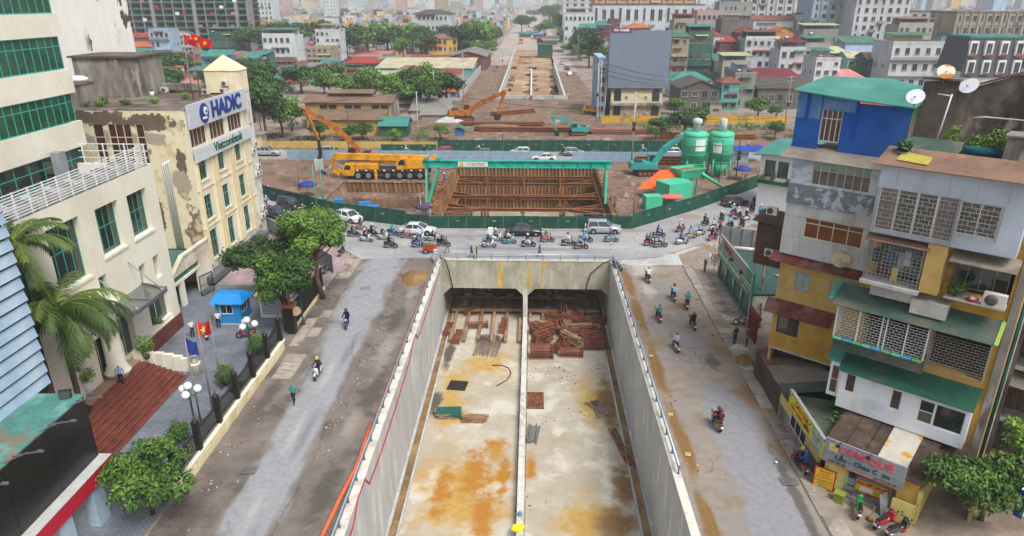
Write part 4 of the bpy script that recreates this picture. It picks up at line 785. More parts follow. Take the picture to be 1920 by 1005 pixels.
# gate building with pediment
t=thing('gatehouse','cream gatehouse with a stepped pediment between the two bank buildings','building',(-35,62,0),world=True)
XG=-33.8
b=MB(); wallgrid(b,(XG,56.5,0),V((0,1,0)),10.7,3.6,[(1.0,0,3.0,2.5),(4.7,0,3.0,2.5),(2.2,2.75,6.0,.6)],.3); part('front_wall',b,m_creamb,t)
part('pediment',MB().add([(XG-.3,56.5,3.603),(XG,56.5,3.603),(XG-.3,59.5,3.9),(XG,59.5,3.9),(XG-.3,61.6,4.95),(XG,61.6,4.95),(XG-.3,67.2,4.9),(XG,67.2,4.9),(XG-.3,67.2,3.603),(XG,67.2,3.603)],[(1,9,7,5,3),(0,2,4,6,8),(0,1,3,2),(2,3,5,4),(4,5,7,6),(6,7,9,8)]),m_creamb,t)
part('moulding',MB().beam((XG+.05,59.5,3.8),(XG+.05,61.6,4.85),.14,.2).beam((XG+.05,61.6,4.85),(XG+.05,67.2,4.8),.14,.2).beam((XG+.05,56.5,3.62),(XG+.05,59.5,3.8),.14,.2),m_creamb,t)
window(t,(XG,56.5,0),V((0,1,0)),2.2,2.75,6.0,.6,m_gframe,m_gglass,6,1,.2,.05)
part('inner_wall',MB().box(-44,56.5,0,-43.7,67.2,3.6).box(-43.7,66.9,0,XG-.31,67.2,3.6),m_cream2,t); part('roof',MB().box(-44,56.5,3.45,XG-.32,67.2,3.6),mat('green_tin','#4a6f66',var=.15,lines=('Y',.2,.5)),t)
t=thing('iron_gate','black iron gate leaf open in the gatehouse','gate',(-33.2,62.9,0),rad(70)); b=MB(); b.box(0,-.03,0,.06,.03,2.2).box(1.7,-.03,0,1.76,.03,2.2).box(0,-.025,.05,1.76,.025,.12).box(0,-.025,2.1,1.76,.025,2.2).box(0,-.025,1.1,1.76,.025,1.15)
part('frame',b,m_black,t); b=MB(); [b.box(.15+i*.15,-.012,.1,.18+i*.15,.012,2.1) for i in range(11)]; part('bar',b,m_black,t)
t=thing('guard_booth','bright blue guard booth with a hipped roof and a white sliding window','booth',(-27.75,57.75,0),world=True)
m_bblue=mat('bright_blue','#1f7fc4',var=.08,sc=2,r=.5); m_bblue2=mat('booth_blue_panel','#2a86bd',var=.06,r=.5)
b=MB(); wallgrid(b,(-28.9,56.7,.1),V((1,0,0)),2.3,2.1,[(.4,.95,1.2,.95)],.08); wallgrid(b,(-26.6,56.7,.1),V((0,1,0)),2.2,2.1,[(.4,.95,1.2,.95)],.08); b.box(-28.9,58.8,.1,-26.6,58.9,2.2).box(-28.95,56.78,.1,-28.9,58.9,2.2); part('wall',b,m_bblue2,t)
window(t,(-28.9,56.7,.1),V((1,0,0)),.4,.95,1.2,.95,m_white,m_dglass,2,1,.05,.06); window(t,(-26.6,56.7,.1),V((0,1,0)),.4,.95,1.2,.95,m_white,m_dglass,2,1,.05,.06)
part('roof',MB().add([(-29.3,56.3,2.2),(-26.2,56.3,2.2),(-26.2,59.2,2.2),(-29.3,59.2,2.2),(-28.9,57.3,2.85),(-26.7,57.3,2.85),(-26.7,58.2,2.85),(-28.9,58.2,2.85)],[(0,1,5,4),(1,2,6,5),(2,3,7,6),(3,0,4,7),(4,5,6,7),(3,2,1,0)]),mat('booth_roof','#1b86d6',var=.06,lines=('X',.25,.5),r=.5),t)
part('base_slab',MB().box(-29.0,56.6,0,-26.5,59,.1),m_conc,t)
for z in (1.0,): part('rail_trim',MB().box(-28.92,56.66,.98,-26.58,56.697,1.04),m_bblue,t)
# iron fence on a cream wall
t=thing('iron_fence','black iron fence on a low cream panelled wall along the pavement','fence',(-21.2,43,0),world=True)
m_iron=mat('black_iron','#25231f',var=.2,r=.5)
part('base_wall',MB().box(-21.45,33.3,0,-21.0,52.0,.85),m_cream2,t); part('coping',MB().box(-21.52,33.2,.853,-20.93,52.1,.98),m_cream3,t)
for i in range(9): part('panel',MB().box(-20.997,33.7+i*2.05,.2,-20.94,35.4+i*2.05,.7),m_cream2,t)
mp=MB().box(-.17,-.17,0,.17,.17,2.0).lathe((0,0,2.0),[(.24,0),(.24,.08),(.1,.2),(.03,.45)],8).mesh('pillar',m_iron)
for i in range(7): link('pillar',mp,t,loc=(-21.22,33.5+i*3.05,.98))
b=MB()
for i in range(120): y=33.5+i*.153; b.beam((-21.22,y,.98),(-21.22,y,2.6+.12*math.sin(i*.35)),.035)
part('picket',b,m_iron,t,stuff=True); part('rail',MB().box(-21.26,33.4,1.3,-21.18,52,1.36).box(-21.26,33.4,2.3,-21.18,52,2.36),m_iron,t)
t=thing('gate_pillar','black gate pillar with a brick cap and a round sign beside the courtyard entrance','pillar',(-21.4,55.2,0)); part('shaft',MB().box(-.35,-.35,0,.35,.35,2.6),m_iron,t); part('cap',MB().box(-.5,-.5,2.603,.5,.5,2.9).lathe((0,0,2.9),[(.25,0),(.15,.3),(.28,.5),(.05,.7)],8),m_brick,t); part('round_sign',MB().lathe((0,0,0),[(.45,0),(.45,.05)],18),mat('tan_sign','#b89a80',var=.1),t,loc=(.55,-.1,2.2),rot=(PI/2,0,.4))
t=thing('iron_fence','tall black iron fence with shrubs behind it, north of the courtyard gate','fence',(-21.5,60,0),world=True); b=MB()
for i in range(60): b.beam((-21.5,55.8+i*.16,0),(-21.5,55.8+i*.16,2.5),.04)
part('picket',b,m_iron,t,stuff=True); part('rail',MB().box(-21.54,55.6,.3,-21.46,65.5,.37).box(-21.54,55.6,2.2,-21.46,65.5,2.27),m_iron,t); part('base_wall',MB().box(-21.6,55.6,0,-21.4,65.5,.3),m_cream2,t)
t=thing('guard_hut','small cream hut with louvred shutters under the forecourt trees','hut',(-24.2,59.2,0)); part('wall',MB().box(-1.2,-1,0,1.2,1,2.3),m_white,t); part('roof',MB().box(-1.5,-1.3,2.303,1.5,1.3,2.45),m_cream2,t); b=MB(); [b.box(-1.0+.0,-1.03,.4+i*.2,1.0,-1.002,.52+i*.2) for i in range(9)]; part('shutter',b,m_grey,t)
# globe lamps
m_globe=mat('lamp_globe','#e4e4e2',r=.25,var=.02); m_lamppost=mat('lamp_post_green','#2e4a48',var=.15,r=.5)
def globelamp(label,base,h):
    t=thing('street_lamp',label,'lamp',base,R.uniform(0,1),'three-globe courtyard lamps'); b=MB().lathe((0,0,0),[(.2,0),(.16,.5),(.08,.6),(.06,h-.6),(.12,h-.5)],10)
    for k in range(3): a=k*2*PI/3; b.tube([(0,0,h-.55),(.3*math.cos(a),.3*math.sin(a),h-.7),(.55*math.cos(a),.55*math.sin(a),h-.5)],.035,6)
    b.tube([(0,0,h-.6),(0,0,h-.1)],.045,6); part('post',b,m_lamppost,t); gm=MB().ball((0,0,0),.27,14,10).mesh('globe',m_globe)
    for k in range(3): a=k*2*PI/3; link('globe',gm,t,loc=(.55*math.cos(a),.55*math.sin(a),h-.25))
    link('globe',gm,t,loc=(0,0,h+.12))
globelamp('globe lamp behind the iron fence beside the red steps',(-22.4,38.6,0),4.3); globelamp('globe lamp in the courtyard by the guard booth',(-22.5,48.8,0),4.2); globelamp('globe lamp half hidden in the dense tree near the road',(-20.9,56.7,0),4.75)
# grey hoarding along the forecourt
t=thing('corrugated_fence','grey corrugated hoarding between the pink forecourt and the junction','fence',(-28,76.5,0),world=True); A,B=V((-34.0,83.6,0)),V((-21.6,69.6,0)); n=11; d=(B-A)/n; m_gcor=mat('grey_corrugated','#7e858b',var=.12,c2='#6d7379',sc2=.6,lines=('X',.16,.5),objrand=.08)
me=MB().box(.02,-.02,0,d.length-.02,.02,2.1).mesh('panel',m_gcor)
for i in range(n): link('panel',me,t,loc=A+d*i,rz=math.atan2(d.y,d.x))
# louvred facade and black shop front
t=thing('louvred_building','building faced with long pale blue metal louvres','building',(-30,28,0),world=True)
part('wall',MB().box(-31.5,10,0,-27.75,33.6,21),m_dark,t); m_lou=mat('pale_blue_louvre','#93aec6',var=.12,sc=.6,c2='#b4c6d2',sc2=.35,wid=.3,r=.35,spec=.6)
q=0; me=MB().box(0,-11.9,-.30,.05,11.9,.30).mesh('louvre',m_lou)
for k in range(18): o=link('louvre',me,t,loc=(-27.6,21.8,7.8+k*.74)); o.rotation_euler=(0,-.22,0)
t=thing('black_shop_front','black panelled shop front with a red fascia and a worn green top','building',(-26,28,0),world=True)
m_blk=mat('black_cladding','#1d1a1b',var=.15,r=.35,spec=.6); m_gtop=mat('worn_green_top','#4b8078',var=.2,sc=1.5,c2='#6d978c',sc2=.5,c3='#7a6a58',sc3=.6,r=.7)
for i in range(5):
    for j in range(2): part('panel',MB().box(-25.0,32.4-(i+1)*3.2+.015,3.55+j*1.95+.01,-24.8,32.4-i*3.2-.015,3.55+(j+1)*1.95-.01),m_blk,t)
part('top_deck',MB().box(-27.6,16,7.46,-24.75,32.45,7.56),m_gtop,t); part('body',MB().box(-27.5,16,0,-25.02,32.35,7.45),m_blk,t)
part('fascia',MB().box(-24.95,16,2.6,-24.15,32.5,3.5),mat('crimson_fascia','#b51f35',var=.05,r=.4),t); part('fascia_top',MB().box(-24.95,16,3.503,-24.13,32.52,3.54),m_conc,t)
for y in (31.0,28.2,24): part('pier',MB().box(-25.01,y-.5,0,-24.3,y+.5,2.59),mat('pale_blue_tile','#9fb3c1',var=.08,r=.4),t)
part('shutter',MB().box(-25.018,24.6,0,-24.9,30.4,2.58),m_grey,t)
for y in (31.7,29.4,26.8,24.4): part('lamp_bracket',MB().beam((-24.8,y,7.6),(-23.9,y+.5,7.5),.05).beam((-24.9,y-.6,7.58),(-24.2,y+.3,7.62),.04).obox((-23.8,y+.55,7.5),(.3,.12,.1)),m_cfr,t)
t=thing('floodlight','square floodlight on the green shop-front top','floodlight',(-25.5,32.0,7.57),.3); part('head',MB().obox((0,0,.28),(.6,.16,.45),0,-.4),m_black,t); part('lens',MB().obox((0,-.1,.25),(.5,.02,.36),0,-.4),m_dglass,t)
# ------------------------------------------------------------------ old apartment block on the right (facade turned 40 degrees)
RZ=rad(-40); RR=V((19.9,39.1,0)); LF=V((18.2,47.4,0))
MR=Matrix.Translation(RR)@Matrix.Rotation(RZ,4,'Z'); ML=Matrix.Translation(LF)@Matrix.Rotation(RZ,4,'Z')
m_yw=mat('ochre_plaster','#b88d35',var=.12,sc=1,c2='#c9a658',sc2=.4,wid=.3,c3='#8a7759',sc3=.6,thr3=.64,r=.92,bump=.15)
m_yw2=mat('faded_ochre_plaster','#bda161',var=.1,sc=.9,c2='#a98a48',sc2=.5,wid=.25,c3='#a79e8b',sc3=.5,thr3=.62,r=.92,bump=.15)
m_sheet=mat('pale_blue_white_sheet','#b9c4d3',var=.05,sc=.8,c2='#a3aebd',sc2=.35,wid=.3,c3='#8f7f74',sc3=1.2,thr3=.73,r=.6)
m_panelw=mat('stained_white_panel','#b9bdbf',var=.08,sc=.9,c2='#9c9a96',sc2=.5,wid=.2,c3='#8f6b50',sc3=.8,thr3=.7,streak=.3,r=.7)
m_marble=mat('grey_marble_sheet','#6f7881',var=.18,sc=2,c2='#a9b5bf',sc2=1.3,thr=.56,wid=.05,streak=1,r=.4); m_marble2=mat('pale_marble_sheet','#9fadbb',var=.1,sc=1,c2='#c2ccd5',sc2=1.1,thr=.52,wid=.06,r=.5)
m_whitebox=mat('white_cladding','#dfe5ec',var=.03,sc=1,c2='#c4ccd4',sc2=.3,r=.5)
m_tinbr=mat('rusty_pink_corrugated','#9a7a68',var=.12,sc=.7,c2='#86695a',sc2=.4,c3='#b08d6c',sc3=.5,lines=('X',.14,.9),r=.8)
m_tingr=mat('grey_corrugated_tin','#9b9184',var=.15,sc=.8,c2='#85796c',sc2=.5,lines=('X',.14,.8),r=.75)
m_tinred=mat('dull_red_tin','#7b3f3a',var=.2,sc=1,c2='#8f6a60',sc2=.5,lines=('X',.22,.9),r=.7)
m_tingreen=mat('faded_green_corrugated','#46645a',var=.15,sc=.8,c2='#7b7568',sc2=.35,wid=.25,lines=('X',.14,.9),r=.75)
m_tingreen2=mat('deep_green_corrugated','#1d5a47',var=.12,sc=.8,c2='#7a6d61',sc2=.3,thr=.6,wid=.2,lines=('X',.14,.9),r=.65)
m_greenroof=mat('blue_green_sheet_roof','#3c7d72',var=.1,sc=.5,c2='#55938a',sc2=.2,wid=.3,c3='#6d8a76',sc3=.4,thr3=.64,lines=('X',.35,.35),r=.55)
m_bluecor=mat('cobalt_corrugated','#1d60bd',var=.12,sc=.6,c2='#2a67b8',sc2=.3,wid=.2,c3='#5c6a78',sc3=.9,thr3=.72,lines=('X',.22,.9),r=.5)
m_bluecor2=mat('faded_blue_corrugated','#5a8cc9',var=.15,sc=.8,c2='#7d9cbf',sc2=.4,c3='#6b5f58',sc3=.9,thr3=.68,lines=('X',.22,.9),r=.6)
m_wood=mat('brown_slats','#5d4a3f',var=.2,sc=2,c2='#4a3a31',sc2=.6,r=.8,lines=('Z',.12,.7)); m_curt=mat('grey_curtain','#77716f',var=.2,sc=1,lines=('X',.25,.8),r=.9); m_amber=mat('amber_pane','#6e3d12',var=.35,sc=.6,r=.3); m_frost=mat('frosted_pane','#8fa39d',var=.12,r=.4); m_rail2=mat('cage_bar_rust','#8a8580',var=.15,r=.6); m_cagew=mat('white_cage_bar','#c6c8c8',var=.05,r=.5)
def lattice(w,h,m,brick=True,sx=.34,sz=.17,t=.022,name='grille'):
    b=MB(); nz=int(h/sz)
    for j in range(nz+1): b.box(0,-.012,j*sz-t/2 if j else 0,w,.012,j*sz+t/2)
    if brick:
        for j in range(nz):
            x=(sx/2 if j%2 else 0)
            while x<=w+.001: b.box(x-t/2,-.01,j*sz,x+t/2,.01,(j+1)*sz); x+=sx
    else:
        x=0
        while x<=w+.001: b.box(x-t/2,-.012,0,x+t/2,.012,h); x+=sz
    return b
def cage(parent,x,y,z,w,dp,h,m,brick=True,**k):
    b=lattice(w,h,m,brick,**k); part('cage_front',b,m,parent,loc=(x,y,z),stuff=True)
    for xx in (x,x+w): part('cage_side',lattice(dp,h,m,False,**k),m,parent,loc=(xx,y,z),rz=PI/2,stuff=True)
def slope(parent,x0,x1,y0,y1,z0,z1,m,name='awning',th=.05,skew=0):
    part(name,MB().slab([(x0,y0,z0),(x1,y0,z0),(x1+skew,y1,z1),(x0-skew,y1,z1)],th),m,parent)
t=thing('apartment_block','front part of the old apartment block with a white clad box and caged balconies','building',RR,RZ)
YM=1.2
b=MB(); wallgrid(b,(0.2,YM,0),V((1,0,0)),7.3,19.2,[(.6,3.5,6.0,2.6),(.2,7.4,6.7,3.0),(.3,12.3,2.6,2.9),(4.2,12.4,2.9,2.1)],.9); part('front_wall',b,m_yw,t)
part('right_wall',MB().box(7.5,YM,0,7.75,9,19.2),m_yw2,t); part('corner_pier',MB().box(7.5,YM-.12,0,7.9,YM-.003,19.2),m_mould,t); part('left_wall',MB().box(.2,YM+.01,0,.45,9,19.2),m_yw2,t); part('back_wall',MB().box(.45,8.7,0,7.5,9,19.2),m_yw2,t)
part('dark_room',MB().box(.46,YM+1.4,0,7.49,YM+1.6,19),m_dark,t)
for z in (3.3,7.0,11.2,15.0): part('floor_slab',MB().box(.46,YM+.02,z,7.49,8.6,z+.2),m_conc,t)
part('roof_terrace',MB().box(.45,YM,19.2,7.9,14,19.5),m_roofd,t)
# white box
b=MB(); wallgrid(b,(0,0,3.5),V((1,0,0)),7.15,2.65,[(.33,1.15,.6,1.3),(3.0,1.0,.6,1.35),(4.55,.75,2.4,1.55)],.12); b.box(0,.02,3.5,.08,YM,6.15).box(7.07,.02,3.5,7.15,YM,6.15).box(0,.0,3.42,7.15,YM,3.498); part('clad_box',b,m_whitebox,t)
for x,z,w,h,n in ((.33,4.65,.6,1.3,1),(3.0,4.5,.6,1.35,1)): window(t,(0,0,0),V((1,0,0)),x,z,w,h,m_white,m_wood,1,1,.06,.06)
window(t,(0,0,0),V((1,0,0)),4.55,4.25,.85,1.55,m_white,m_dglass,1,2,.06,.07); window(t,(0,0,0),V((1,0,0)),5.4,4.25,1.55,1.55,m_white,m_dglass,1,1,.06,.06)
slope(t,-.15,7.25,-.35,YM,6.15,7.0,m_tingreen2,skew=.05); slope(t,-1.0,-.16,.0,YM+.2,6.5,7.0,m_greenroof)
b=MB(); wallgrid(b,(-.75,.25,3.9),V((1,0,0)),.7,2.5,[(.1,.2,.5,2.0)],.08); part('side_bay',b,m_whitebox,t); window(t,(-.75,.25,3.9),V((1,0,0)),.1,.2,.5,2.0,m_white,glass('maroon_glass','#4b2a2c'),1,2,.05,.05)
part('bay_filler',MB().box(-.74,.34,3.9,-.06,YM,6.4),m_whitebox,t)
# caged flower balcony
part('balcony_apron',MB().slab([(-.85,-.08,7.4),(4.3,-.08,7.4),(4.3,.0,8.25),(-.85,.0,8.25)],.06),m_tingreen,t)
cage(t,-.85,-.1,8.3,5.0,1.2,2.0,m_cagew); cage(t,4.35,-.12,7.75,2.85,1.2,2.5,m_rail2)
for x in (-.85,.45,1.75,2.0,3.1,4.2): part('cage_post',MB().box(x-.04,-.16,8.25,x+.04,-.115,10.35),m_cagew,t)
slope(t,-1.2,7.3,-.35,YM,10.45,11.4,m_tingreen); slope(t,-1.6,-.3,.1,YM+.4,10.5,11.4,m_greenroof); part('awning_trim',MB().slab([(7.3,-.35,10.5),(7.5,-.35,10.5),(7.5,YM,11.45),(7.3,YM,11.45)],.04),mat('lime_green','#8bb04f',var=.1),t)
m_pot=mat('terracotta','#a8503a',var=.15); m_tile=[mat('aqua_tile','#5aa08a',var=.1),mat('blue_tile','#2c86b4',var=.1),mat('green_tile','#4f8f5c',var=.1)]
for i in range(9): part('shelf_tile',MB().box(-.8+i*.56,-.42,8.2,-.3+i*.56,-.12,8.26),m_tile[i%3],t)
# laundry cage floor
cage(t,.15,-.15,12.5,2.9,1.2,2.5,m_rail2,False,sz=.22); slope(t,-.1,3.3,-.35,YM,14.95,15.35,m_tinbr); part('cage_floor',MB().box(.05,-.3,12.2,3.2,YM-.01,12.42),m_conc,t)
part('ledge_wall',MB().box(.6,.3,11.4,3.0,YM-.01,12.19),m_conc,t); part('curtain',MB().box(.3,1.6,12.5,2.9,1.63,15),mat('teal_curtain','#5f857e',var=.3,sc=3,c2='#b3b6ad',sc2=2.5),t)
cols_=('#2b2a4c','#36548a','#8c8f98','#5a2340','#c8b070','#a9b0b9')
for i,(x,z) in enumerate(((.55,13.9),(1.3,13.8),(1.9,13.9),(1.1,13.1),(1.7,12.9),(2.2,14.0))): solo('laundry',MB().prism([(-.18,0),(.18,0),(.18,.06),(-.18,.06)],-.45,.45),mat('cloth_%s'%cols_[i][1:],cols_[i],var=.2),('dark navy','blue','pale grey','maroon','straw','light grey')[i]+' piece of laundry hung in the caged balcony','laundry',loc=tuple(MR@V((x,.35,z))),rz=RZ)
part('pier_panel',MB().box(3.15,-.1,12.4,4.1,YM-.01,15.3),m_yw2,t); part('concrete_ledge',MB().box(2.9,.1,10.95,4.75,YM-.01,11.85),m_conc,t)
slope(t,4.3,7.45,-.2,YM,14.6,15.05,m_tingr); window(t,(0,YM,0),V((1,0,0)),4.4,12.6,2.7,2.0,m_rail2,m_dglass,4,1,.5,.06); part('balcony_shelf',MB().box(4.4,.15,12.3,7.3,YM-.01,12.38),m_conc,t)
bush('overgrown potted plants on the balcony shelf beside the bars',tuple(MR@V((4.9,.6,12.4))),.55,1.1,201,500,.13,m_leaf,cat='potted plant',name='potted_plant'); acunit(tuple(MR@V((6.75,.35,12.4))),RZ,'big air conditioner on the balcony shelf above the green awning',1.35)
t2=thing('red_basin','red plastic basin with washing on the balcony shelf','basin',tuple(MR@V((5.75,.45,12.4)))); part('bowl',MB().lathe((0,0,0),[(.2,0),(.32,.14),(.3,.15)],12),m_red,t2); part('washing',MB().ball((0,0,.16),.2,8,5,(1,1,.5),jit=.2),m_white,t2)
# top clad bump
b=MB(); wallgrid(b,(0,-.02,15.4),V((1,0,0)),7.15,4.0,[(.15,.15,3.95,2.5),(4.2,.75,1.85,1.8)],.12); b.box(0,.0,15.32,7.15,YM,15.395).box(0,.02,15.4,.06,YM,19.4).box(7.09,.02,15.4,7.15,YM,19.4); part('top_cladding',b,m_sheet,t)
for i in range(4): window(t,(0,-.02,0),V((1,0,0)),.15+i*.9875,15.55,.9875,2.5,m_white,(m_curt,m_dglass,m_dglass,m_curt)[i],1,1,.1,.06)
window(t,(0,-.02,0),V((1,0,0)),4.2,16.15,1.85,1.8,m_white,m_dglass,2,1,.1,.06)
for x,z,w,h in ((.05,15.45,4.1,2.65),(4.1,16.05,2.05,2.0)): cage(t,x,-.32,z,w,.32,h,m_rail2,False,sz=.17 if x<1 else .2,t=.014); part('brick_pattern_bars',lattice(w-.2,h-.2,m_rail2,True,sx=.5,sz=.25,t=.025),m_cagew,t,loc=(x+.1,.06,z+.1),stuff=True)
slope(t,-.35,7.9,-.45,2.3,19.4,20.0,m_tinbr,name='eave_sheet'); part('yellow_sheet',MB().slab([(.6,.3,19.63),(2.2,.1,19.59),(2.2,1.2,19.83),(.6,1.5,19.9)],.03),mat('mustard_sheet','#a89b45',var=.15),t)
for x in (.9,2.2,3.5,4.8,6.2): part('panel_joint',MB().box(x,-.032,18.2,x+.015,-.021,19.35),m_grey,t)
# ground storey under the box
for x,w,m in ((.3,1.1,m_wood),(1.45,.7,m_wood),(2.2,1.2,m_wood),(5.2,1.1,m_wood),(6.35,1.0,m_wood)): part('slat_panel',MB().box(x,YM-.2,0,x+w,YM-.02,3.2),m,t)
part('painted_panel',MB().box(3.55,YM-.24,.2,5.1,YM-.02,3.1),mat('flaking_yellow_panel','#b9b4a8',var=.1,sc=1,c2='#bf8d1f',sc2=.5,thr=.5,wid=.06,r=.8),t); slope(t,.2,2.4,.2,YM,3.0,3.3,m_wood); slope(t,5.0,7.6,-.2,YM-.1,2.7,3.2,m_wood)
# left part
t=thing('apartment_block','lower ochre part of the old apartment block with red tin awnings and grey marble sheets','building',LF,RZ)
b=MB(); wallgrid(b,(0,0,3.46),V((1,0,0)),7.4,7.1,[(1.23,4.95,1.05,1.4),(3.62,4.95,1.1,1.4),(.4,1.25,1.6,1.4),(4.0,1.1,1.6,1.3)],.18); part('front_wall',b,m_yw2,t)
part('lower_wall',MB().box(0,-.004,3.46,4.9,-.0005,4.65).box(2.1,-.004,4.65,4.9,-.0005,6.35),m_yw,t)
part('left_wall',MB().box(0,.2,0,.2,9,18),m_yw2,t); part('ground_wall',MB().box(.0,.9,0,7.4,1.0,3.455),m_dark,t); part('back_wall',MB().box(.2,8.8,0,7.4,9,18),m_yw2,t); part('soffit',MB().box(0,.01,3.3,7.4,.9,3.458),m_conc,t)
window(t,(0,0,0),V((1,0,0)),1.23,8.41,1.05,1.4,m_grey,m_frost,2,1,.06,.07); window(t,(0,0,0),V((1,0,0)),3.62,8.41,1.1,1.4,m_grey,m_frost,2,1,.06,.07); window(t,(0,0,0),V((1,0,0)),.4,4.71,1.6,1.4,m_wood,m_dglass,2,1,.1,.08); part('louvre_shutter',MB().box(1.25,-.02,4.8,1.93,.03,6.02),m_wood,t); window(t,(0,0,0),V((1,0,0)),4.0,4.56,1.6,1.3,m_wood,m_dglass,2,1,.1,.08)
slope(t,-.5,4.3,-.75,.0,6.45,7.4,m_tinred); slope(t,-.6,6.4,-.75,.0,10.5,11.08,m_tinred)
# metal clad upper storeys, slightly proud
b=MB(); wallgrid(b,(-.1,-.3,11.1),V((1,0,0)),6.6,3.72,[(1.43,1.4,3.85,1.5)],.12); b.box(-.1,-.29,11.05,6.5,.0,11.095).box(-.1,-.28,11.1,-.04,.2,18); part('metal_panel_wall',b,m_panelw,t)
window(t,(-.1,-.3,0),V((1,0,0)),1.43,12.5,3.85,1.5,m_wframe,m_amber,4,1,.08,.07,.72)
part('marble_band',MB().box(-.14,-.36,14.8,6.5,-.01,16.2),m_marble,t); b=MB(); wallgrid(b,(-.1,-.3,16.2),V((1,0,0)),6.6,1.85,[(1.4,.1,3.7,1.65)],.12); part('marble_wall',b,m_marble2,t)
window(t,(-.1,-.3,0),V((1,0,0)),1.4,16.3,3.7,1.65,m_wframe,m_curt,7,1,.08,.06,.62); part('frosted_transom',MB().box(1.36,-.24,17.38,4.94,-.215,17.9),m_frost,t)
slope(t,-.9,6.0,-.75,1.6,18.0,18.7,m_tingr,name='eave_sheet'); part('roof_slab',MB().box(.2,1.2,18.0,7.4,8.8,18.2),m_roofd,t)
for z in (12.4,13.9): part('panel_joint',MB().box(-.1,-.312,z,6.5,-.301,z+.02),m_grey,t)
def dish(label,loc,rz,r,m,tilt=.9,logo=None):
    t=thing('satellite_dish',label,'satellite dish',loc,rz); part('mast',MB().tube([(0,0,0),(0,0,.5),(0,-.1,.6)],.035,6),m_grey,t)
    o=part('bowl',MB().lathe((0,0,0),[(.02,-.0),(r*.5,.05),(r*.85,.14),(r,.2),(r*.98,.205)],20),m,t,loc=(0,-.05,.62)); o.rotation_euler=(tilt,0,0)
    a=part('arm',MB().tube([(0,0,.1),(.0,-.25*r,.75*r)],.02,5).ball((0,-.25*r,.75*r),.06,6,4),m_grey,t,loc=(0,-.05,.62)); a.rotation_euler=(tilt,0,0)
    if logo: q=link('logo',logo[0],None); q.parent=o
    return t
m_dishc=mat('cream_dish','#c9bd9a',var=.1,sc=3,c2='#ab9970',sc2=1.5); m_dishw=mat('white_dish','#ced3da',var=.04); m_dishr=mat('rusted_dish','#cfcabd',var=.1,sc=2,c2='#b3701f',sc2=.9,thr=.5,wid=.1)
dish('cream satellite dish on a bracket above the upper red tin awning',tuple(ML@V((4.15,-.5,10.95))),RZ+.2,.62,m_dishc)
# blue shed on the left roof
t=thing('rooftop_shed','cobalt blue corrugated shed with a blue-green sheet roof on top of the old block','shed',tuple(ML@V((0,.6,18.3))),RZ)
part('wall',MB().box(-.75,.25,.0,.95,.32,3.9).box(.95,.25,2.9,2.3,.32,3.85),m_bluecor,t); part('faded_panel',MB().box(-.72,.2,2.2,.85,.248,3.9).box(.96,.2,2.85,3.1,.248,3.75),m_bluecor2,t)
part('wall',MB().box(2.3,.25,-.4,6.3,.32,3.45).box(6.25,.33,-.4,6.3,4,3.5).box(-.75,.33,0,-.7,4,3.9),m_bluecor,t); [part('blue_batten',q_,mat('plain_blue','#1247a0',var=.05),t) for q_ in (MB().box(-.1,.15,2.2,.1,.199,3.9),MB().box(3.05,.18,1.0,3.2,.249,3.6))]
window(t,(0,.3,0),V((1,0,0)),.95,.75,1.35,2.15,m_wframe,glass('brown_glass','#4a2d20'),4,1,.02,.07,.72); part('brick_course',MB().box(2.3,.1,-.5,4.4,.249,-.1),m_brick,t)
c0=tuple(ML@V((0,.6,18.3))); inv=(Matrix.Translation(V(c0))@Matrix.Rotation(RZ,4,'Z')).inverted()
part('roof',MB().slab([(-1.0,-.25,4.05),(2.3,-.2,3.75),(6.5,-.1,3.5),(6.6,5.2,4.1)],.06).slab([(-1.0,-.25,4.06),(6.6,5.2,4.11),(3.4,6.0,4.6),(-.6,4.6,4.6)],.06),m_greenroof,t)
part('green_side',MB().slab([(6.32,.25,-.2),(6.32,2.4,.2),(6.32,2.4,3.4),(6.32,.25,3.45)],.05),m_tingreen2,t)
# mould wall and roof garden on the tall part
t=thing('parapet_wall','tall black-mouldy parapet wall behind the roof garden','wall',tuple(MR@V((0,7.5,19.5))),RZ)
m_black_mould=mat('black_mould','#6d635c',var=.3,sc=.8,c2='#3f3631',sc2=.35,wid=.2,streak=.5,c3='#96897d',sc3=.7,thr3=.63,r=.95,bump=.4)
part('wall',MB().add([(-.3,0,-.5),(1.6,0,-.5),(1.6,0,4.0),(-.3,0,3.75),(-.3,.35,-.5),(1.6,.35,-.5),(1.6,.35,4.0),(-.3,.35,3.75)],[(0,1,2,3),(7,6,5,4),(3,2,6,7),(0,3,7,4),(1,5,6,2)]),m_black_mould,t)
part('sloping_wall',MB().add([(1.61,.1,-.5),(9,.1,-.5),(9,.1,6.2),(1.61,.1,3.3),(1.61,.45,-.5),(9,.45,-.5),(9,.45,6.2),(1.61,.45,3.3)],[(0,1,2,3),(7,6,5,4),(3,2,6,7),(0,3,7,4),(1,5,6,2)]),m_black_mould,t)
part('coping',MB().beam((1.6,.27,3.4),(9,.27,6.3),.6,.12).box(-.4,-.1,3.9,1.7,.45,4.02),m_roofd,t)
dish('rust-stained satellite dish on top of the mouldy wall',tuple(MR@V((.75,7.4,23.2))),RZ+.3,.5,m_dishr); lg=MB().box(-.16,-.16,.08,.16,.16,.1).mesh('logo',mat('pink_logo','#c9487a'))
dd=dish('white satellite dish with a pink K logo in front of the mouldy wall',tuple(MR@V((2.3,7.0,22.5))),RZ-.3,.52,m_dishw); bw=[c for c in dd.children if c.name.startswith('bowl')][0]; k=link('logo',lg,None); k.parent=bw; k.location=(0,.12,.03)
tx=text('K',.32,m_wlet,None,(0,.12,.15),(0,0,0)); tx.parent=bw
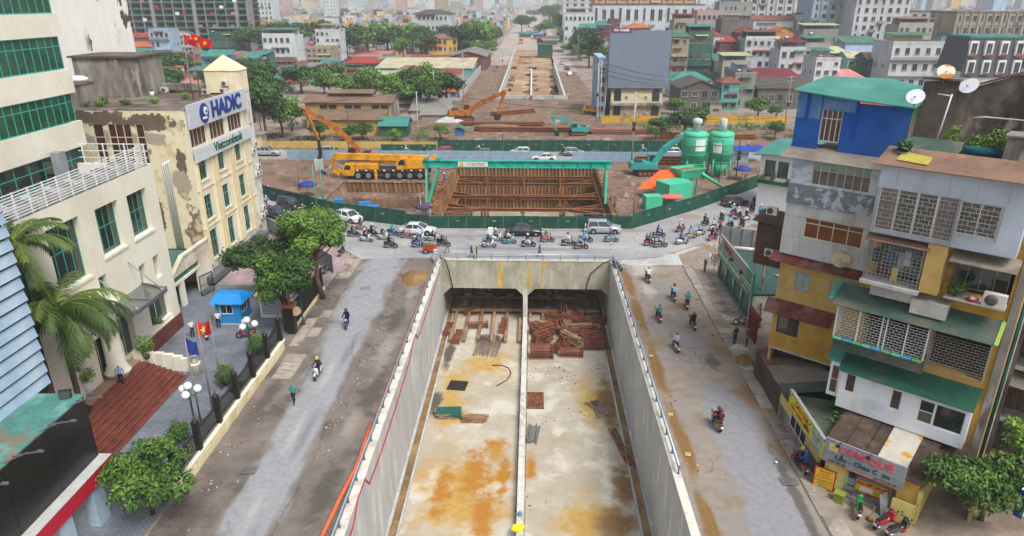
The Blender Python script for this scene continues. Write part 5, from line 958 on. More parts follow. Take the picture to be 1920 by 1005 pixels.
dish('plain white satellite dish at the corner of the blue shed',tuple(MR@V((-.2,5.6,21.8))),RZ+.1,.52,m_dishw)
t=thing('trellis','white pipe frame standing on the roof garden','frame',tuple(MR@V((1.2,6.6,19.5))),RZ); part('pole',MB().tube([(0,0,0),(.3,0,3.2)],.05,6).tube([(.3,0,3.1),(-.5,.2,3.15)],.035,6),m_white,t); part('rail',MB().tube([(1.6,.4,1.9),(2.2,.4,2.0),(4.3,.4,2.0),(4.2,.2,.2)],.045,6),m_white,t)
for i,(x,y,r,h,lb) in enumerate(((2.2,5.6,.55,1.5,'leafy papaya plant in the roof garden, left end'),(3.4,5.8,.55,1.0,'bushy green plant in the roof garden, middle'),(4.4,5.6,.7,1.7,'tall yellow-green plant in the roof garden, right end'),(1.4,4.4,.45,.5,'low lettuce box at the roof edge'),(2.1,4.3,.35,.5,'small herbs beside the white trough'))): bush(lb,tuple(MR@V((x,y,19.55))),r,h,210+i,500,.14,m_leafy,cat='plant',name='roof_plant')
t=thing('planter_trough','blue barrel planter trough in the roof garden','planter',tuple(MR@V((3.9,5.3,19.5))),RZ); part('trough',MB().tube([(-1.0,0,.25),(1.0,0,.25)],.28,10),mat('teal_barrel','#2a6a7c',var=.15),t); part('stand',MB().box(-.9,-.2,0,-.8,.2,.1).box(.8,-.2,0,.9,.2,.1),m_timber,t)
solo('planter_trough',MB().box(-.75,-.22,0,.75,.22,.3),m_white,'white polystyrene trough at the roof edge','planter',loc=tuple(MR@V((1.5,4.0,19.5))),rz=RZ); solo('water_box',MB().box(-.8,-.8,0,.8,.8,1.5).box(-.9,-.9,1.503,.9,.9,1.6),m_mould,'grey concrete tank at the right end of the roof terrace','tank',loc=tuple(MR@V((5.9,4.4,19.5))),rz=RZ)
bush('spiky aloe in a grey tub at the roof corner',tuple(MR@V((.6,1.6,19.6))),.4,.6,220,160,.3,m_leafd,cat='plant',name='aloe_plant',pot=(.4,.3,m_grey)); slope(bpy.data.objects['apartment_block'],.0,3.0,2.6,4.6,19.56,20.3,m_tingreen,name='lean_to_sheet')
# food shop
m_wood2=mat('brown_slat_roof','#54443b',var=.25,sc=2,c2='#6b5a4d',sc2=.6,r=.85,lines=('Y',.16,.8))
FRM=Matrix.Translation(V((18.2,35.1,0)))@Matrix.Rotation(RZ,4,'Z')
t=thing('food_shop','small rice eatery under the old block with an orange awning edge','shop',(18.2,35.1,0),RZ)
m_ye=mat('lemon_wall','#c9bd72',var=.06,c2='#b5a65c',sc2=.6); m_tiles=brickmat('pale_floor_tile','#a39d98','#968f8a','#7b7571',.5,.5,1.4,off=0)
part('floor',MB().box(0,0,0,5,4.6,.12),m_tiles,t); part('wall',MB().box(-.2,0,0,.0,4.6,2.0).box(.0,4.4,.12,5,4.6,2.6).box(4.8,.0,0,5.0,4.4,2.3),m_ye,t); 
for i in range(5): part('slat_roof',MB().slab([(-.6+i*1.1,-.1,2.85),(.46+i*1.1,-.1,2.85),(.46+i*1.1,5.2,3.35+.05*(i%2)),(-.6+i*1.1,5.2,3.35+.05*(i%2))],.05),m_wood2,t)
part('painted_panel',MB().slab([(2.3,.6,2.99),(3.9,.6,2.99),(3.9,4.6,3.4),(2.3,4.6,3.4)],.03),MATS['flaking_yellow_panel'],t)
part('yellow_panel',MB().obox((.55,-.05,1.15),(1.1,.05,1.7),0),m_ye,t); part('wall',MB().box(3.75,.1,.12,4.79,.2,2.65),m_yw,t); part('yellow_panel',MB().obox((4.3,-.4,.85),(1.2,.05,1.5),.05),m_ye,t); slope(t,-.1,3.9,-.35,.1,2.15,2.35,mat('orange_edge','#a9502f',var=.1),name='awning_edge')
part('bamboo_post',MB().tube([(1.15,-.1,0),(1.15,-.1,2.1)],.06,6),mat('green_post','#7c9a7c',var=.2),t)
sg=thing('shop_sign','long grey sign board reading COM QUE in pink letters','sign',tuple(FRM@V((-.35,-.3,2.1))),RZ); mt=Matrix.Rotation(-.12,4,'X')
sb=part('board',MB().box(0,0,0,4.4,.12,1.6),mat('grey_sign','#7f858c',var=.08,c2='#8e9298',sc2=.5),sg)
FM=(PI/2,0,0); m_pink_l=mat('pink_lettering','#c9505f',r=.5); m_ink=mat('slate_lettering','#2c3f52',r=.5); m_grl=mat('green_small_lettering','#2f6b4f',r=.5)
text('CƠM QUÊ',.62,m_pink_l,sg,(2.3,-.02,1.15),FM,scale=(1.05,1,1),bold=.015); text('Lẩu - Cháo C  im',.42,m_ink,sg,(2.2,-.02,.55),FM,bold=.006); text('Nhận đặt tiệc',.17,m_grl,sg,(.85,-.02,.2),FM); text('giao hàng tận nơi',.17,m_grl,sg,(3.5,-.02,.2),FM); part('blank_patch',MB().box(.25,-.015,.85,.75,-.002,1.35),m_ye,sg)
[part('lamp_bracket',MB().beam((x+.07,.1,1.6),(x,-.3,1.55),.04).obox((x,-.35,1.52),(.22,.1,.16)),m_black,sg) for x in (.78,2.45)]
sg=thing('menu_banner','yellow and red banner reading BIA HOI HA NOI on the shop counter','banner',tuple(FRM@V((2.55,.35,.5))),RZ+.1); m_by=mat('banner_yellow','#d6ab2c',var=.05); m_rl=mat('red_print','#b3242a',r=.6)
part('cloth',MB().box(-.95,0,0,.95,.04,.9),m_by,sg); part('red_edge',MB().box(-.95,-.006,0,.95,-.001,.1),m_rl,sg); text('BIA HƠI HÀ NỘI',.25,m_rl,sg,(0,-.02,.72),FM,bold=.006); part('print_glasses',MB().box(-.7,-.01,.2,.0,-.001,.5),m_white,sg)
solo('counter',MB().box(-.95,.0,0,.95,.6,1.4),m_grey,'grey counter behind the beer banner','counter',loc=tuple(FRM@V((2.5,.45,.12))),rz=RZ+.1); 
t2=thing('drinks_freezer','white chest freezer with a green stripe inside the food shop','freezer',tuple(FRM@V((1.15,.9,.12))),RZ+.1); part('body',MB().box(-.5,-.3,0,.5,.3,.9),m_white,t2); part('stripe',MB().box(-.5,-.306,.35,.5,-.301,.45),mat('green_stripe','#1f8f78'),t2); part('lid',MB().box(-.52,-.32,.903,.52,.32,1.0),m_grey,t2)
sg=thing('menu_board','standing yellow menu board with red border on the pavement before the shop','sign',tuple(G(1545,915)+V((-.15,-.1,0))),RZ+.15); part('frame',MB().box(-.62,0,.0,.62,.06,1.5),m_rl,sg); part('board',MB().box(-.54,-.01,.1,.54,-.001,1.42),m_by,sg)
for z,s in ((1.25,'CƠM QUÊ'),(1.05,'có bán bia'),(.85,'cơm bình dân'),(.6,'CHÁO GÀ 5.0K'),(.4,'CHÁO 15'),(.2,'BIA 7K')): text(s,.15,m_rl if z>.7 else m_dgreen,sg,(-.05,-.02,z),FM,ext=.004)
solo('waste_bin',MB().box(-.28,-.25,0,.28,.25,.55).box(-.31,-.28,.553,.31,.28,.65),mat('olive_bin','#7f8a3a',var=.1),'olive green box bin under the bamboo post of the shop','bin',loc=tuple(G(1572,940)),rz=RZ)
solo('grey_sheet',MB().slab([(0,0,0),(1.1,.1,.1),(1.0,.5,1.3),(0,.4,1.2)],.04),mat('warped_sheet','#96999a',var=.12),'warped grey sheet leaning on the counter of the food shop','sheet',loc=tuple(FRM@V((3.35,-.4,.05))),rz=RZ+1.0)
solo('broom',MB().tube([(0,0,0),(.2,.1,.9)],.025,5).lathe((0,0,0),[(.22,0),(.05,.35)],8),mat('straw','#8a7238',var=.2),'straw broom leaning by the shop counter','broom',loc=tuple(G(1630,975)))
for i,(px,py,r,m,lb) in enumerate(((1670,975,.3,m_red,'upturned red plastic tub'),(1690,995,.28,m_red,'second red tub beside the parked motorbikes'),(1455,870,.1,m_white,'small white bowl on the road edge'))):
    c=G(px,py); solo('plastic_tub',MB().lathe((0,0,0),[(r*.8,0),(r,.3*r/.3),(r*.9,.31*r/.3)],12),m,lb+', by the food shop','tub',loc=(c.x,c.y,.08))
# roadside annex with tin roof and the yellow sign
t=thing('roadside_annex','low roadside annex with a rusty green tin roof and a brown and lemon street wall','shed',(18,43,0),world=True)
part('street_wall',MB().box(17.95,36.0,0,18.15,43.0,1.2),m_mould,t); part('lemon_wall',MB().box(17.945,36.0,1.203,18.15,43.0,2.0),m_ye,t); part('brown_wall',MB().box(17.95,43.02,0,18.15,49,1.95),m_wood,t)
part('wall_edge',MB().box(17.9,36,2.003,18.2,43,2.06),m_tinred,t)
for i in range(10):
    y0=36.0+i*1.32; part('roof_sheet',MB().slab([(18.0,y0,2.08+.03*(i%2)),(21.8,y0-2.2 if i<5 else y0-.5,2.75),(21.8,y0-.9 if i<5 else y0+.8,2.75),(18.0,y0+1.35,2.08+.03*(i%2))],.03),(m_tingreen if i<6 else m_tingr) if i<8 else m_tinred,t)
part('window_hatch',MB().box(17.92,38.0,.9,17.948,40.6,1.75),m_dark,t); b=MB(); [b.box(17.9,37.95+i*.9,.85,17.919,38.02+i*.9,1.8) for i in range(4)]; b.box(17.9,37.95,.85,17.919,40.7,.92).box(17.9,37.95,1.74,17.919,40.7,1.8); part('hatch_frame',b,m_white,t)
sg=thing('yellow_shop_sign','bright yellow food sign with a picture of duck eggs, beside the annex roof','sign',(17.95,38,2.2),world=True)
part('board',MB().box(17.72,35.3,2.15,17.9,41.0,3.35),mat('vivid_yellow','#d4c62a',var=.06),sg); part('frame_edge',MB().box(17.7,35.2,3.353,17.92,41.05,3.42).box(17.7,35.2,2.08,17.92,41.05,2.147),m_grey,sg)
FMX=(PI/2,0,-PI/2); text('Cơm Quê',.55,m_rl,sg,(17.7,38.8,3.0),FMX,ext=.01); text('LẨU CHÁO CHIM',.42,m_rl,sg,(17.7,38.9,2.5),FMX,ext=.01); part('food_picture',MB().box(17.705,35.4,2.2,17.719,36.9,3.3),mat('food_print','#9fb5a0',var=.35,sc=3,c2='#5f7f6a',sc2=2,thr=.55),sg)
part('lamp_bracket',MB().beam((17.8,40.4,3.4),(17.3,40.3,3.3),.04).obox((17.25,40.3,3.22),(.12,.3,.14)).beam((17.8,37.0,3.4),(17.3,36.9,3.3),.04).obox((17.25,36.9,3.22),(.12,.3,.14)),m_black,sg)
bush('green plants crowded behind the yellow sign',(20.2,38.6,0.2),.9,2.8,231,900,.2,m_leaf,cat='plant',name='courtyard_plant'); bush('second clump of plants by the white side bay',(20.6,40.2,.2),.7,3.2,232,700,.2,m_leafd,cat='plant',name='courtyard_plant')
# green shop front
t=thing('green_shop','small shop with a long green and grey sign front and folding green shutters','shop',(20.3,64,0),world=True)
m_gs=mat('green_sign','#1f7a49',var=.06,r=.4); m_gsg=mat('grey_sign_top','#8a8786',var=.08,r=.5)
part('wall',MB().box(20.5,58.6,0,27,58.8,2.6).box(26.8,58.8,0,27,70,2.6).box(20.5,70,0,27,70.2,2.6),m_conc,t); part('roof',MB().box(20.4,58.6,2.75,27,70.2,2.85),mat('dark_teal_tin','#33524d',var=.15,lines=('Y',.25,.5)),t)
part('shop_glass',MB().box(20.5,58.8,.1,20.55,70,2.5),glass('shop_glass','#4d5552',.15),t)
for y in (58.9,61.8,64.6,67.4,70.1): part('green_post',MB().box(20.38,y-.2,0,20.499,y+.2,2.4),mat('teal_shutter','#1e8a62',var=.1),t); part('post_print',MB().box(20.37,y-.12,1.2,20.379,y+.12,2.3),m_white,t)
sg=thing('shop_sign','long green shop sign with a grey top panel and white lettering','sign',(20.3,64.5,2.3),world=True)
part('board',MB().box(20.2,58.6,2.3,20.45,70.4,3.6),m_gs,sg); part('top_panel',MB().box(20.25,60.5,3.603,20.45,70.4,4.75),m_gsg,sg); part('top_panel',MB().box(20.25,58.6,3.603,20.45,60.48,4.75),m_gs,sg); part('trim',MB().box(20.18,58.6,3.5,20.199,70.4,3.56),m_wlet,sg)
text('CHĂN GA GỐI ĐỆM HÀN QUỐC',.62,m_wlet,sg,(20.17,66.0,2.95),FMX,ext=.01,scale=(.85,1,1),bold=.012); text('Everon',1.0,m_rl,sg,(20.23,67.0,4.2),FMX,ext=.02,bold=.02); text('Đệm Lò Xo - Đệm Bông Ép - Chăn Ga',.26,m_wlet,sg,(20.17,60.3,3.2),FMX,ext=.006,scale=(.8,1,1)); text('Chuyên bán buôn - bán lẻ',.26,m_wlet,sg,(20.17,60.3,2.75),FMX,ext=.006,scale=(.8,1,1))
part('logo',MB().lathe((0,0,0),[(.4,0),(.4,.02)],18),m_wlet,sg,loc=(20.22,69.8,4.25),rot=(0,-PI/2,0)); part('lamp_box',MB().obox((20.1,65.2,3.75),(.2,.5,.16)).obox((20.1,61.8,3.75),(.2,.5,.16)),m_black,sg)
t=thing('corrugated_fence','grey sheet fence with dark posts behind the green shop sign','fence',(24,72,0),world=True); me=MB().box(0,-.02,0,1.1,.02,2.6).mesh('panel',m_gcor); A,B=V((20.8,72.5,2.2)),V((28.5,70.5,2.2)); d=(B-A)/7
for i in range(7): link('panel',me,t,loc=A+d*i,rz=math.atan2(d.y,d.x)); part('post',MB().box(-.04,-.08,0,.04,-.025,2.6),m_wood,t,loc=A+d*i)
solo('white_awning_roll',MB().tube([(22,71.0,2.95),(26.5,69.8,2.95)],.22,8),m_white,'rolled white awning on the green shop roof','awning'); solo('timber_plank',MB().obox((24.5,61.2,2.95),(.45,4,.12),.2),m_grey,'grey plank lying on the green shop roof','plank')
t=thing('tilted_pole','tall rusty leaning pole beside the ochre wall and the green shop roof','pole',(21.0,57.3,0),world=True); part('shaft',MB().tube([(21.0,57.3,0),(21.8,60.5,4.5),(22.6,62.8,9.4)],.1,8),m_pipe,t)
solo('red_doorway',MB().box(19.6,54.2,0,19.75,56.4,2.3).box(19.5,54.0,2.303,19.9,56.6,2.5),mat('dark_red_door','#6d1620',var=.2),'dark red folding door between the green shop and the ochre wall','door')
# stilt shack on the ochre wall and white green-roofed house
t=thing('wall_shack','brown wooden caged shack hanging from the left corner of the old block','shack',tuple(ML@V((-1.3,1.2,9))),RZ)
part('box',MB().box(-1.2,0,.2,1.2,1.8,3.6),m_wood,t); part('roof',MB().slab([(-1.5,-.4,3.7),(1.3,-.4,3.6),(1.3,2,4.0),(-1.5,2,4.1)],.06),m_wood,t); cage(t,-1.25,-.12,.3,2.4,.1,1.6,m_rust,False,sz=.2); part('prop',MB().tube([(-1.1,.1,.2),(-1.1,.3,-6)],.05,6),m_grey,t)
acunit(tuple(ML@V((-1.2,1.0,10.1))),RZ,'old air conditioner in the brown wooden shack'); acunit(tuple(ML@V((-1.5,1.0,13.3))),RZ,'air conditioner under the window box of the white green-roofed house')
WH=Matrix.Translation(V((31.9,95.5,0)))@Matrix.Rotation(rad(-38),4,'Z'); t=thing('white_house','white house with a green roof and a green window box full of plants','house',(31.9,95.5,0),rad(-38))
b=MB(); wallgrid(b,(0,0,0),V((1,0,0)),8,8.2,[(.5,5.0,1.6,2.5),(2.3,5.0,1.6,2.5),(4.2,5.0,1.6,2.5)],.2); b.box(0,.2,0,.2,8,8.2).box(7.8,.2,0,8,8,8.2); part('wall',b,m_white,t)
for x in (.5,2.3,4.2): window(t,(0,0,0),V((1,0,0)),x,5.0,1.6,2.5,m_white,m_dglass,1,1,.12,.08)
part('roof',MB().slab([(-.9,-1.0,8.2),(9,-1.0,9.0),(9,8.5,9.6),(-.9,8.5,8.9)],.12),m_greenroof,t); part('window_box',MB().box(-.1,-.55,4.2,7,-.01,4.6),m_tingreen2,t)
for i,(x,lb) in enumerate(((.6,'left end'),(2.0,'middle, bright yellow-green'),(4.2,'right end'))): bush('plant in the green window box of the white house, '+lb,tuple(WH@V((x,-.3,4.5))),.45,.8 if i!=1 else 1.7,240+i,260,.2,m_leafy if i==1 else m_leaf,cat='plant',name='window_box_plant')
# dark neighbour at the right edge
t=thing('dark_house','dark brown neighbour house with barred balconies at the right photo edge','house',tuple(MR@V((8.3,1.5,0))),RZ)
part('wall',MB().box(.0,1.5,0,9,1.8,17).box(-.1,-.0,0,.1,1.8,17),m_black_mould,t)
for z in (5.2,8.6,12): part('balcony_slab',MB().box(.11,.1,z,9,1.49,z+.25),m_conc,t); part('tin_awning',MB().slab([(.1,-.5,z+2.6),(9,-.5,z+2.6),(9,1.5,z+3.1),(.1,1.5,z+3.1)],.05),m_tingreen if z>8 else m_tingr,t); b=MB(); [b.box(.2+i*.2,.15,z+.25,.23+i*.2,.18,z+2.6) for i in range(40)]; part('bars',b,m_rust,t,stuff=True)
part('drain_pipe',MB().tube([(-.25,-.15,.5),(-.25,-.15,17)],.1,8),mat('green_pipe','#1c5a4e',r=.5),t); part('drain_pipe',MB().tube([(-.5,-.1,0),(-.5,-.1,17)],.07,8),m_grey,t)
part('yard_wall',MB().box(.12,-3.2,0,.3,1.4,2.6),m_yw2,t)
t=neartree('twisted bare-limbed tree with bright leaves at the lower right corner, beside the food shop',(26.2,32.6,0),6.6,3.4,2.2,2.0,41,6500,.24,m_leaf,nb=18,trunk=.16,cz=3.3,lean=(-1.5,-.8),br=(.26,.42))
b=MB(); q=random.Random(5)
for i in range(9):
    p=V((0,0,2.2)); 
    for k in range(4): n=p+V((q.uniform(-.1,.5)+.2,q.uniform(-.35,.35),q.uniform(.5,1.1))); b.tube([p,n],[.09-.02*k,.07-.02*k],5); p=n
part('bare_limb',b,m_bark,t); part('upper_leaves',crown([(1.0,0,5.6,.9,.7,.7),(1.6,.3,4.2,.6,.5,.5),(.3,.2,6.4,.5,.5,.4)],700,.22,77,m_leafy,name='upper_leaves'),None,t)
t=thing('light_box_sign','white light box with a dark blue edge at the right photo edge','sign',(26.9,30.8,2.2),.6); part('box',MB().box(-.8,-.2,0,.8,.2,1.6),m_white,t); part('edge',MB().box(-.83,-.22,-.05,-.803,.22,1.65),m_navy,t)
# no left turn sign
c=G(1336,525); t=thing('traffic_sign','round no-U-turn sign on a red and white striped pole by the green shop','traffic sign',(c.x,c.y,.1)); b=MB(); 
for i in range(8): part('pole_band',MB().tube([(0,0,i*.3),(0,0,(i+1)*.3)],.045,8),m_rl if i%2 else m_white,t)
part('disc',MB().lathe((0,0,0),[(.42,0),(.42,.03)],24),m_rl,t,loc=(0,-.06,2.45),rot=(PI/2,0,-.25)); part('disc_face',MB().lathe((0,0,0),[(.33,0),(.33,.01)],24),m_white,t,loc=(0,-.095,2.45),rot=(PI/2,0,-.25))
part('symbol',MB().tube([(-.1,0,-.18),(-.1,0,.1),(-.03,0,.18),(.08,0,.18),(.14,0,.08),(.12,0,-.04)],.035,5).beam((-.24,0,.24),(.24,0,-.24),.05,.02),m_black,t,loc=(.01,-.12,2.45),rz=-.25)
# ------------------------------------------------------------------ vehicles and people
CN={'black':'#26272c','white':'#cfd2d4','silver':'#9ea3a8','grey':'#5b6066','red':'#9c2230','crimson':'#b02038','maroon':'#4f2226','brown':'#4a302c','blue':'#2b4f8c','navy':'#1c2740','teal':'#1d8f93','cyan':'#49a3ba','green':'#2f8a4c','olive':'#58613a','yellow':'#c9a72e','orange':'#b5682a','pink':'#cf9fb0','purple':'#6b4a86','lavender':'#9d96c0','pale blue':'#8fb0cf','light blue':'#6fa3d0','beige':'#b39a80','tan':'#a08a6c','cream':'#cfc5ae','dark grey':'#33363b','mustard':'#a98b3a','denim':'#4a5f80','khaki':'#7a715c'}
def cmat(k,gloss=True):
    m=mat(('paint_' if gloss else 'cloth_')+k.replace(' ','_'),CN[k],r=.28 if gloss else .85,var=.06 if gloss else .15,sc=3,spec=.5 if gloss else .2)
    if gloss: m.node_tree.nodes['Principled BSDF'].inputs['Coat Weight'].default_value=.7
    return m
m_tyre=mat('tyre','#1b1b1c',r=.85,var=.1); m_rim=mat('rim','#9ba0a4',metal=.6,r=.35,var=.05); m_cglass2=glass('car_glass','#36424a'); m_hl=mat('headlight','#d5dadc',r=.15); m_tl=mat('taillight','#8d141c',r=.25); m_plate=mat('number_plate','#cfcfc8',r=.5,var=.03)
def loft(mb,secs,mi=0):
    n=len(secs[0]); k0=len(mb.v)
    for s in secs: mb.v+=[tuple(p) for p in s]
    for i in range(len(secs)-1):
        for j in range(n): mb.f.append((k0+i*n+j,k0+i*n+(j+1)%n,k0+(i+1)*n+(j+1)%n,k0+(i+1)*n+j)); mb.m.append(mi); mb.sm.append(True)
    mb.f.append(tuple(k0+j for j in range(n))[::-1]); mb.f.append(tuple(k0+(len(secs)-1)*n+j for j in range(n))); mb.m+=[mi,mi]; mb.sm+=[False,False]; return mb
def wheelmesh(r,w): return MB().lathe((0,0,-w/2),[(r*.62,0),(r*.93,.0),(r,.03),(r,w-.03),(r*.93,w),(r*.62,w)],16).mesh('wheel',m_tyre),MB().lathe((0,0,-w/2-.012),[(r*.6,0),(r*.6,w+.024)],10).mesh('rim',m_rim)
CARK={}
def carproto(kind):
    L_,zr,base,top,zb,bed={'sedan':(4.65,1.44,(-1.75,1.15),(-1.0,.2),.92,0),'suv':(4.4,1.7,(-2.08,1.05),(-1.85,.3),1.05,0),'hatch':(3.9,1.5,(-1.85,1.0),(-1.45,.25),.95,0),'mpv':(4.6,1.75,(-2.2,1.35),(-2.0,.35),1.0,0),'pickup':(5.3,1.78,(-.9,1.3),(-.6,.5),1.08,1)}[kind]
    h=L_/2; t=thing('parked_car','proto','car')
    st=[(-h,.70,zb-.22),(-h+.12,.83,zb-.06),(-h*.62,.89,zb+.02),(0,.90,zb),(h*.45,.90,zb-.02),(h*.78,.86,zb-.1),(h-.12,.78,zb-.2),(h,.62,zb-.32)]
    secs=[[(x,-w*.92,.22),(x,w*.92,.22),(x,w,.38),(x,w,z-.22),(x,w*.94,z-.03),(x,w*.8,z),(x,-w*.8,z),(x,-w*.94,z-.03),(x,-w,z-.22),(x,-w,.38)] for x,w,z in st]
    b=MB(); loft(b,secs); body=part('body',b,cmat('white'),t)
    (b0,b1),(t0,t1)=base,top; wb,wt=.82,.64
    C=[V((b0,-wb,zb-.03)),V((b1,-wb,zb-.03)),V((b1,wb,zb-.03)),V((b0,wb,zb-.03)),V((t0,-wt,zr-.04)),V((t1,-wt,zr-.04)),V((t1,wt,zr-.04)),V((t0,wt,zr-.04))]
    part('window_glass',MB().add(C,[(0,1,5,4),(1,2,6,5),(2,3,7,6),(3,0,4,7),(4,5,6,7)]),m_cglass2,t)
    b=MB(); b.add([(t0-.05,-wt-.03,zr-.06),(t1+.05,-wt-.03,zr-.06),(t1+.05,wt+.03,zr-.06),(t0-.05,wt+.03,zr-.06),(t0+.05,-wt+.08,zr),(t1-.1,-wt+.08,zr),(t1-.1,wt-.08,zr),(t0+.05,wt-.08,zr)],[(0,1,5,4),(1,2,6,5),(2,3,7,6),(3,0,4,7),(4,5,6,7)],0,True)
    for s in (-1,1):
        for bx_,tx in ((b0,t0),(b1,t1)): b.beam((bx_,s*wb,zb-.03),(tx,s*wt,zr-.05),.09)
        m=(b0+b1)/2-.1; b.beam((m,s*(wb+.005),zb-.03),((t0+t1)/2-.05,s*(wt+.01),zr-.05),.08,.05)
    part('roof',b,cmat('white'),t)
    if bed: part('cargo_bed',MB().box(-h+.15,-.74,zb-.05,-1.0,.74,zb+.03),m_black,t)
    wm,rm=wheelmesh(.34 if kind in('suv','pickup') else .31,.22)
    for x in (-h*.6,h*.63):
        for s in (-1,1):
            w=link('wheel',wm,t,loc=(x,s*.82,.33),rot=(PI/2,0,0)); q=link('rim',rm,None); q.parent=w
            part('wheel_arch',MB().lathe((0,0,0),[(.41,0),(.41,.012)],14),m_black,t,loc=(x,s*.897,.36),rot=(PI/2*(1 if s<0 else -1),0,0))
    for s in (-1,1):
        part('headlight',MB().obox((h-.12,s*.58,zb-.3),(.22,.3,.15),-s*.5),m_hl,t); part('taillight',MB().obox((-h+.07,s*.62,zb-.2),(.14,.26,.2),s*.25),m_tl,t); part('mirror',MB().obox((b1-.25,s*.98,zb+.06),(.16,.18,.13)),cmat('white'),t)
    part('number_plate',MB().box(-h-.02,-.25,.5,-h-.001,.25,.63),m_plate,t); part('number_plate',MB().box(h-.03,-.25,.36,h+.012,.25,.48),m_plate,t); part('grille',MB().box(h-.06,-.4,.5,h+.008,.4,.58),m_black,t); part('sill',MB().box(-h+.3,-.8,.17,h-.3,.8,.24),m_black,t)
    if kind=='suv': part('spare_wheel',MB().lathe((0,0,0),[(.33,0),(.33,.18),(.2,.2)],16),cmat('white'),t,loc=(-h-.02,0,.85),rot=(0,-PI/2,0))
    freeze(t); CARK[kind]=t; return t
carfirst={}
def car(kind,colour,x,y,rz,label,z=.105,group=None,name='parked_car'):
    first=kind not in CARK; p=CARK[kind] if not first else carproto(kind)
    o=copy_tree(p,(x,y,z),rad(rz),label,group=group or 'cars on the roads'); o.name='car'
    for c in o.children:
        if c.name.split('.')[0] in ('body','roof','mirror','spare_wheel'): paint(c,0,cmat(colour))
    return o
ph=[]
for kind,col,px,py,rz,lb in (('sedan','white',783,438,-4,'white sedan with dark roof passing the green hoarding amid scooters'),('sedan','black',983,440,0,'black sedan at the middle of the junction above the portal'),('suv','silver',1131,436,-2,'silver off-roader with a spare wheel on its tail'),('hatch','brown',1377,385,22,'brown hatchback driving up the right arm of the junction'),
    ('suv','black',544,390,-36,'black off-roader queuing beside the green hoarding at the left'),('sedan','navy',521,407,-36,'dark navy sedan queuing nearest the bank office'),('hatch','white',655,414,-32,'white hatchback half behind the street tree'),
    ('pickup','silver',500,291,0,'silver pickup on the far road, leftmost vehicle'),('mpv','silver',603,291,180,'silver people carrier behind the orange excavator arm'),('hatch','crimson',830,289,180,'red hatchback on the far road'),('hatch','grey',903,293,180,'grey hatchback behind the pale blue hoarding'),('hatch','white',975,290,180,'white hatchback on the far road, left of the white sedan'),('sedan','white',1020,301,180,'white sedan in the gap of the pale blue hoarding'),('hatch','silver',1076,291,0,'silver hatchback beside a scooter on the far road'),('sedan','dark grey',1115,295,180,'dark grey sedan behind the pale blue hoarding'),('hatch','white',1256,291,180,'white hatchback half hidden by the left silo'),('suv','dark grey',1318,290,0,'dark off-roader showing between the two silos')):
    c=G(px,py,.1); car(kind,col,c.x,c.y,rz,lb)
for kind,col,px,py,rz,lb in (('suv','white',1054,121,97,'white car on the dirt street right of the far trench, farthest of three'),('suv','navy',1063,131,97,'dark car on the dirt street right of the far trench, middle of three'),('hatch','white',1067,141,97,'white car on the dirt street right of the far trench, nearest of three'),('sedan','silver',733,203,10,'silver sedan parked by the tin sheds beyond the yellow shed')):
    c=G(px,py); car(kind,col,c.x,c.y,rz,lb,z=.01)
for k in list(CARK.values()):
    for c in list(k.children_recursive)+[k]: bpy.data.objects.remove(c)
# motorbikes
def bikeproto():
    t=thing('motorbike','proto','motorbike'); r=.29; wm,rm=wheelmesh(r,.11)
    for x in (-.62,.62): w=link('wheel',wm,t,loc=(x,0,r),rot=(PI/2,0,0)); q=link('rim',rm,None); q.parent=w
    b=MB(); loft(b,[[(x,-w,z0),(x,w,z0),(x,w*1.05,(z0+z1)/2),(x,w*.8,z1),(x,-w*.8,z1),(x,-w*1.05,(z0+z1)/2)] for x,w,z0,z1 in ((-.9,.05,.62,.72),(-.7,.13,.48,.76),(-.3,.16,.36,.72),(0,.14,.26,.5),(.22,.12,.24,.4),(.36,.12,.3,.6),(.46,.1,.5,.9))]); part('body',b,cmat('white'),t)
    b=MB(); loft(b,[[(x,-w,z0),(x,w,z0),(x,w*.7,z1),(x,-w*.7,z1)] for x,w,z0,z1 in ((.34,.19,.34,.9),(.42,.2,.4,1.0),(.52,.1,.5,1.02))]); b.beam((.62,0,.6),(.86,0,.5),.14,.03).beam((.62,0,.6),(.42,0,.6),.14,.03); part('front_shield',b,cmat('white'),t)
    part('seat',MB().add([(-.82,-.13,.74),(.0,-.11,.70),(.0,.11,.70),(-.82,.13,.74),(-.78,-.09,.83),(-.05,-.08,.78),(-.05,.08,.78),(-.78,.09,.83)],[(0,1,5,4),(1,2,6,5),(2,3,7,6),(3,0,4,7),(4,5,6,7),(3,2,1,0)]),m_black,t)
    part('handlebar',MB().tube([(.3,-.36,1.0),(.42,-.12,1.02),(.42,.12,1.02),(.3,.36,1.0)],.022,5).beam((.62,.07,.3),(.46,.06,.9),.04).beam((.62,-.07,.3),(.46,-.06,.9),.04),m_black,t)
    for s in (-1,1): part('mirror',MB().tube([(.36,s*.24,1.0),(.34,s*.3,1.2)],.012,4).ball((.34,s*.31,1.22),.055,6,4),m_black,t)
    part('headlight',MB().obox((.53,0,.9),(.08,.16,.13)),m_hl,t); part('taillight',MB().obox((-.9,0,.7),(.06,.16,.08)),m_tl,t); part('number_plate',MB().obox((-.93,0,.52),(.02,.19,.14),0,0,.2),m_plate,t)
    part('exhaust',MB().tube([(-.1,-.14,.26),(-.45,-.17,.3),(-.85,-.18,.4)],[.03,.055,.06],6),m_rim,t); part('mudguard',MB().beam((-.55,0,.62),(-.92,0,.5),.12,.03),m_black,t)
    return freeze(t)
BIKE=bikeproto()
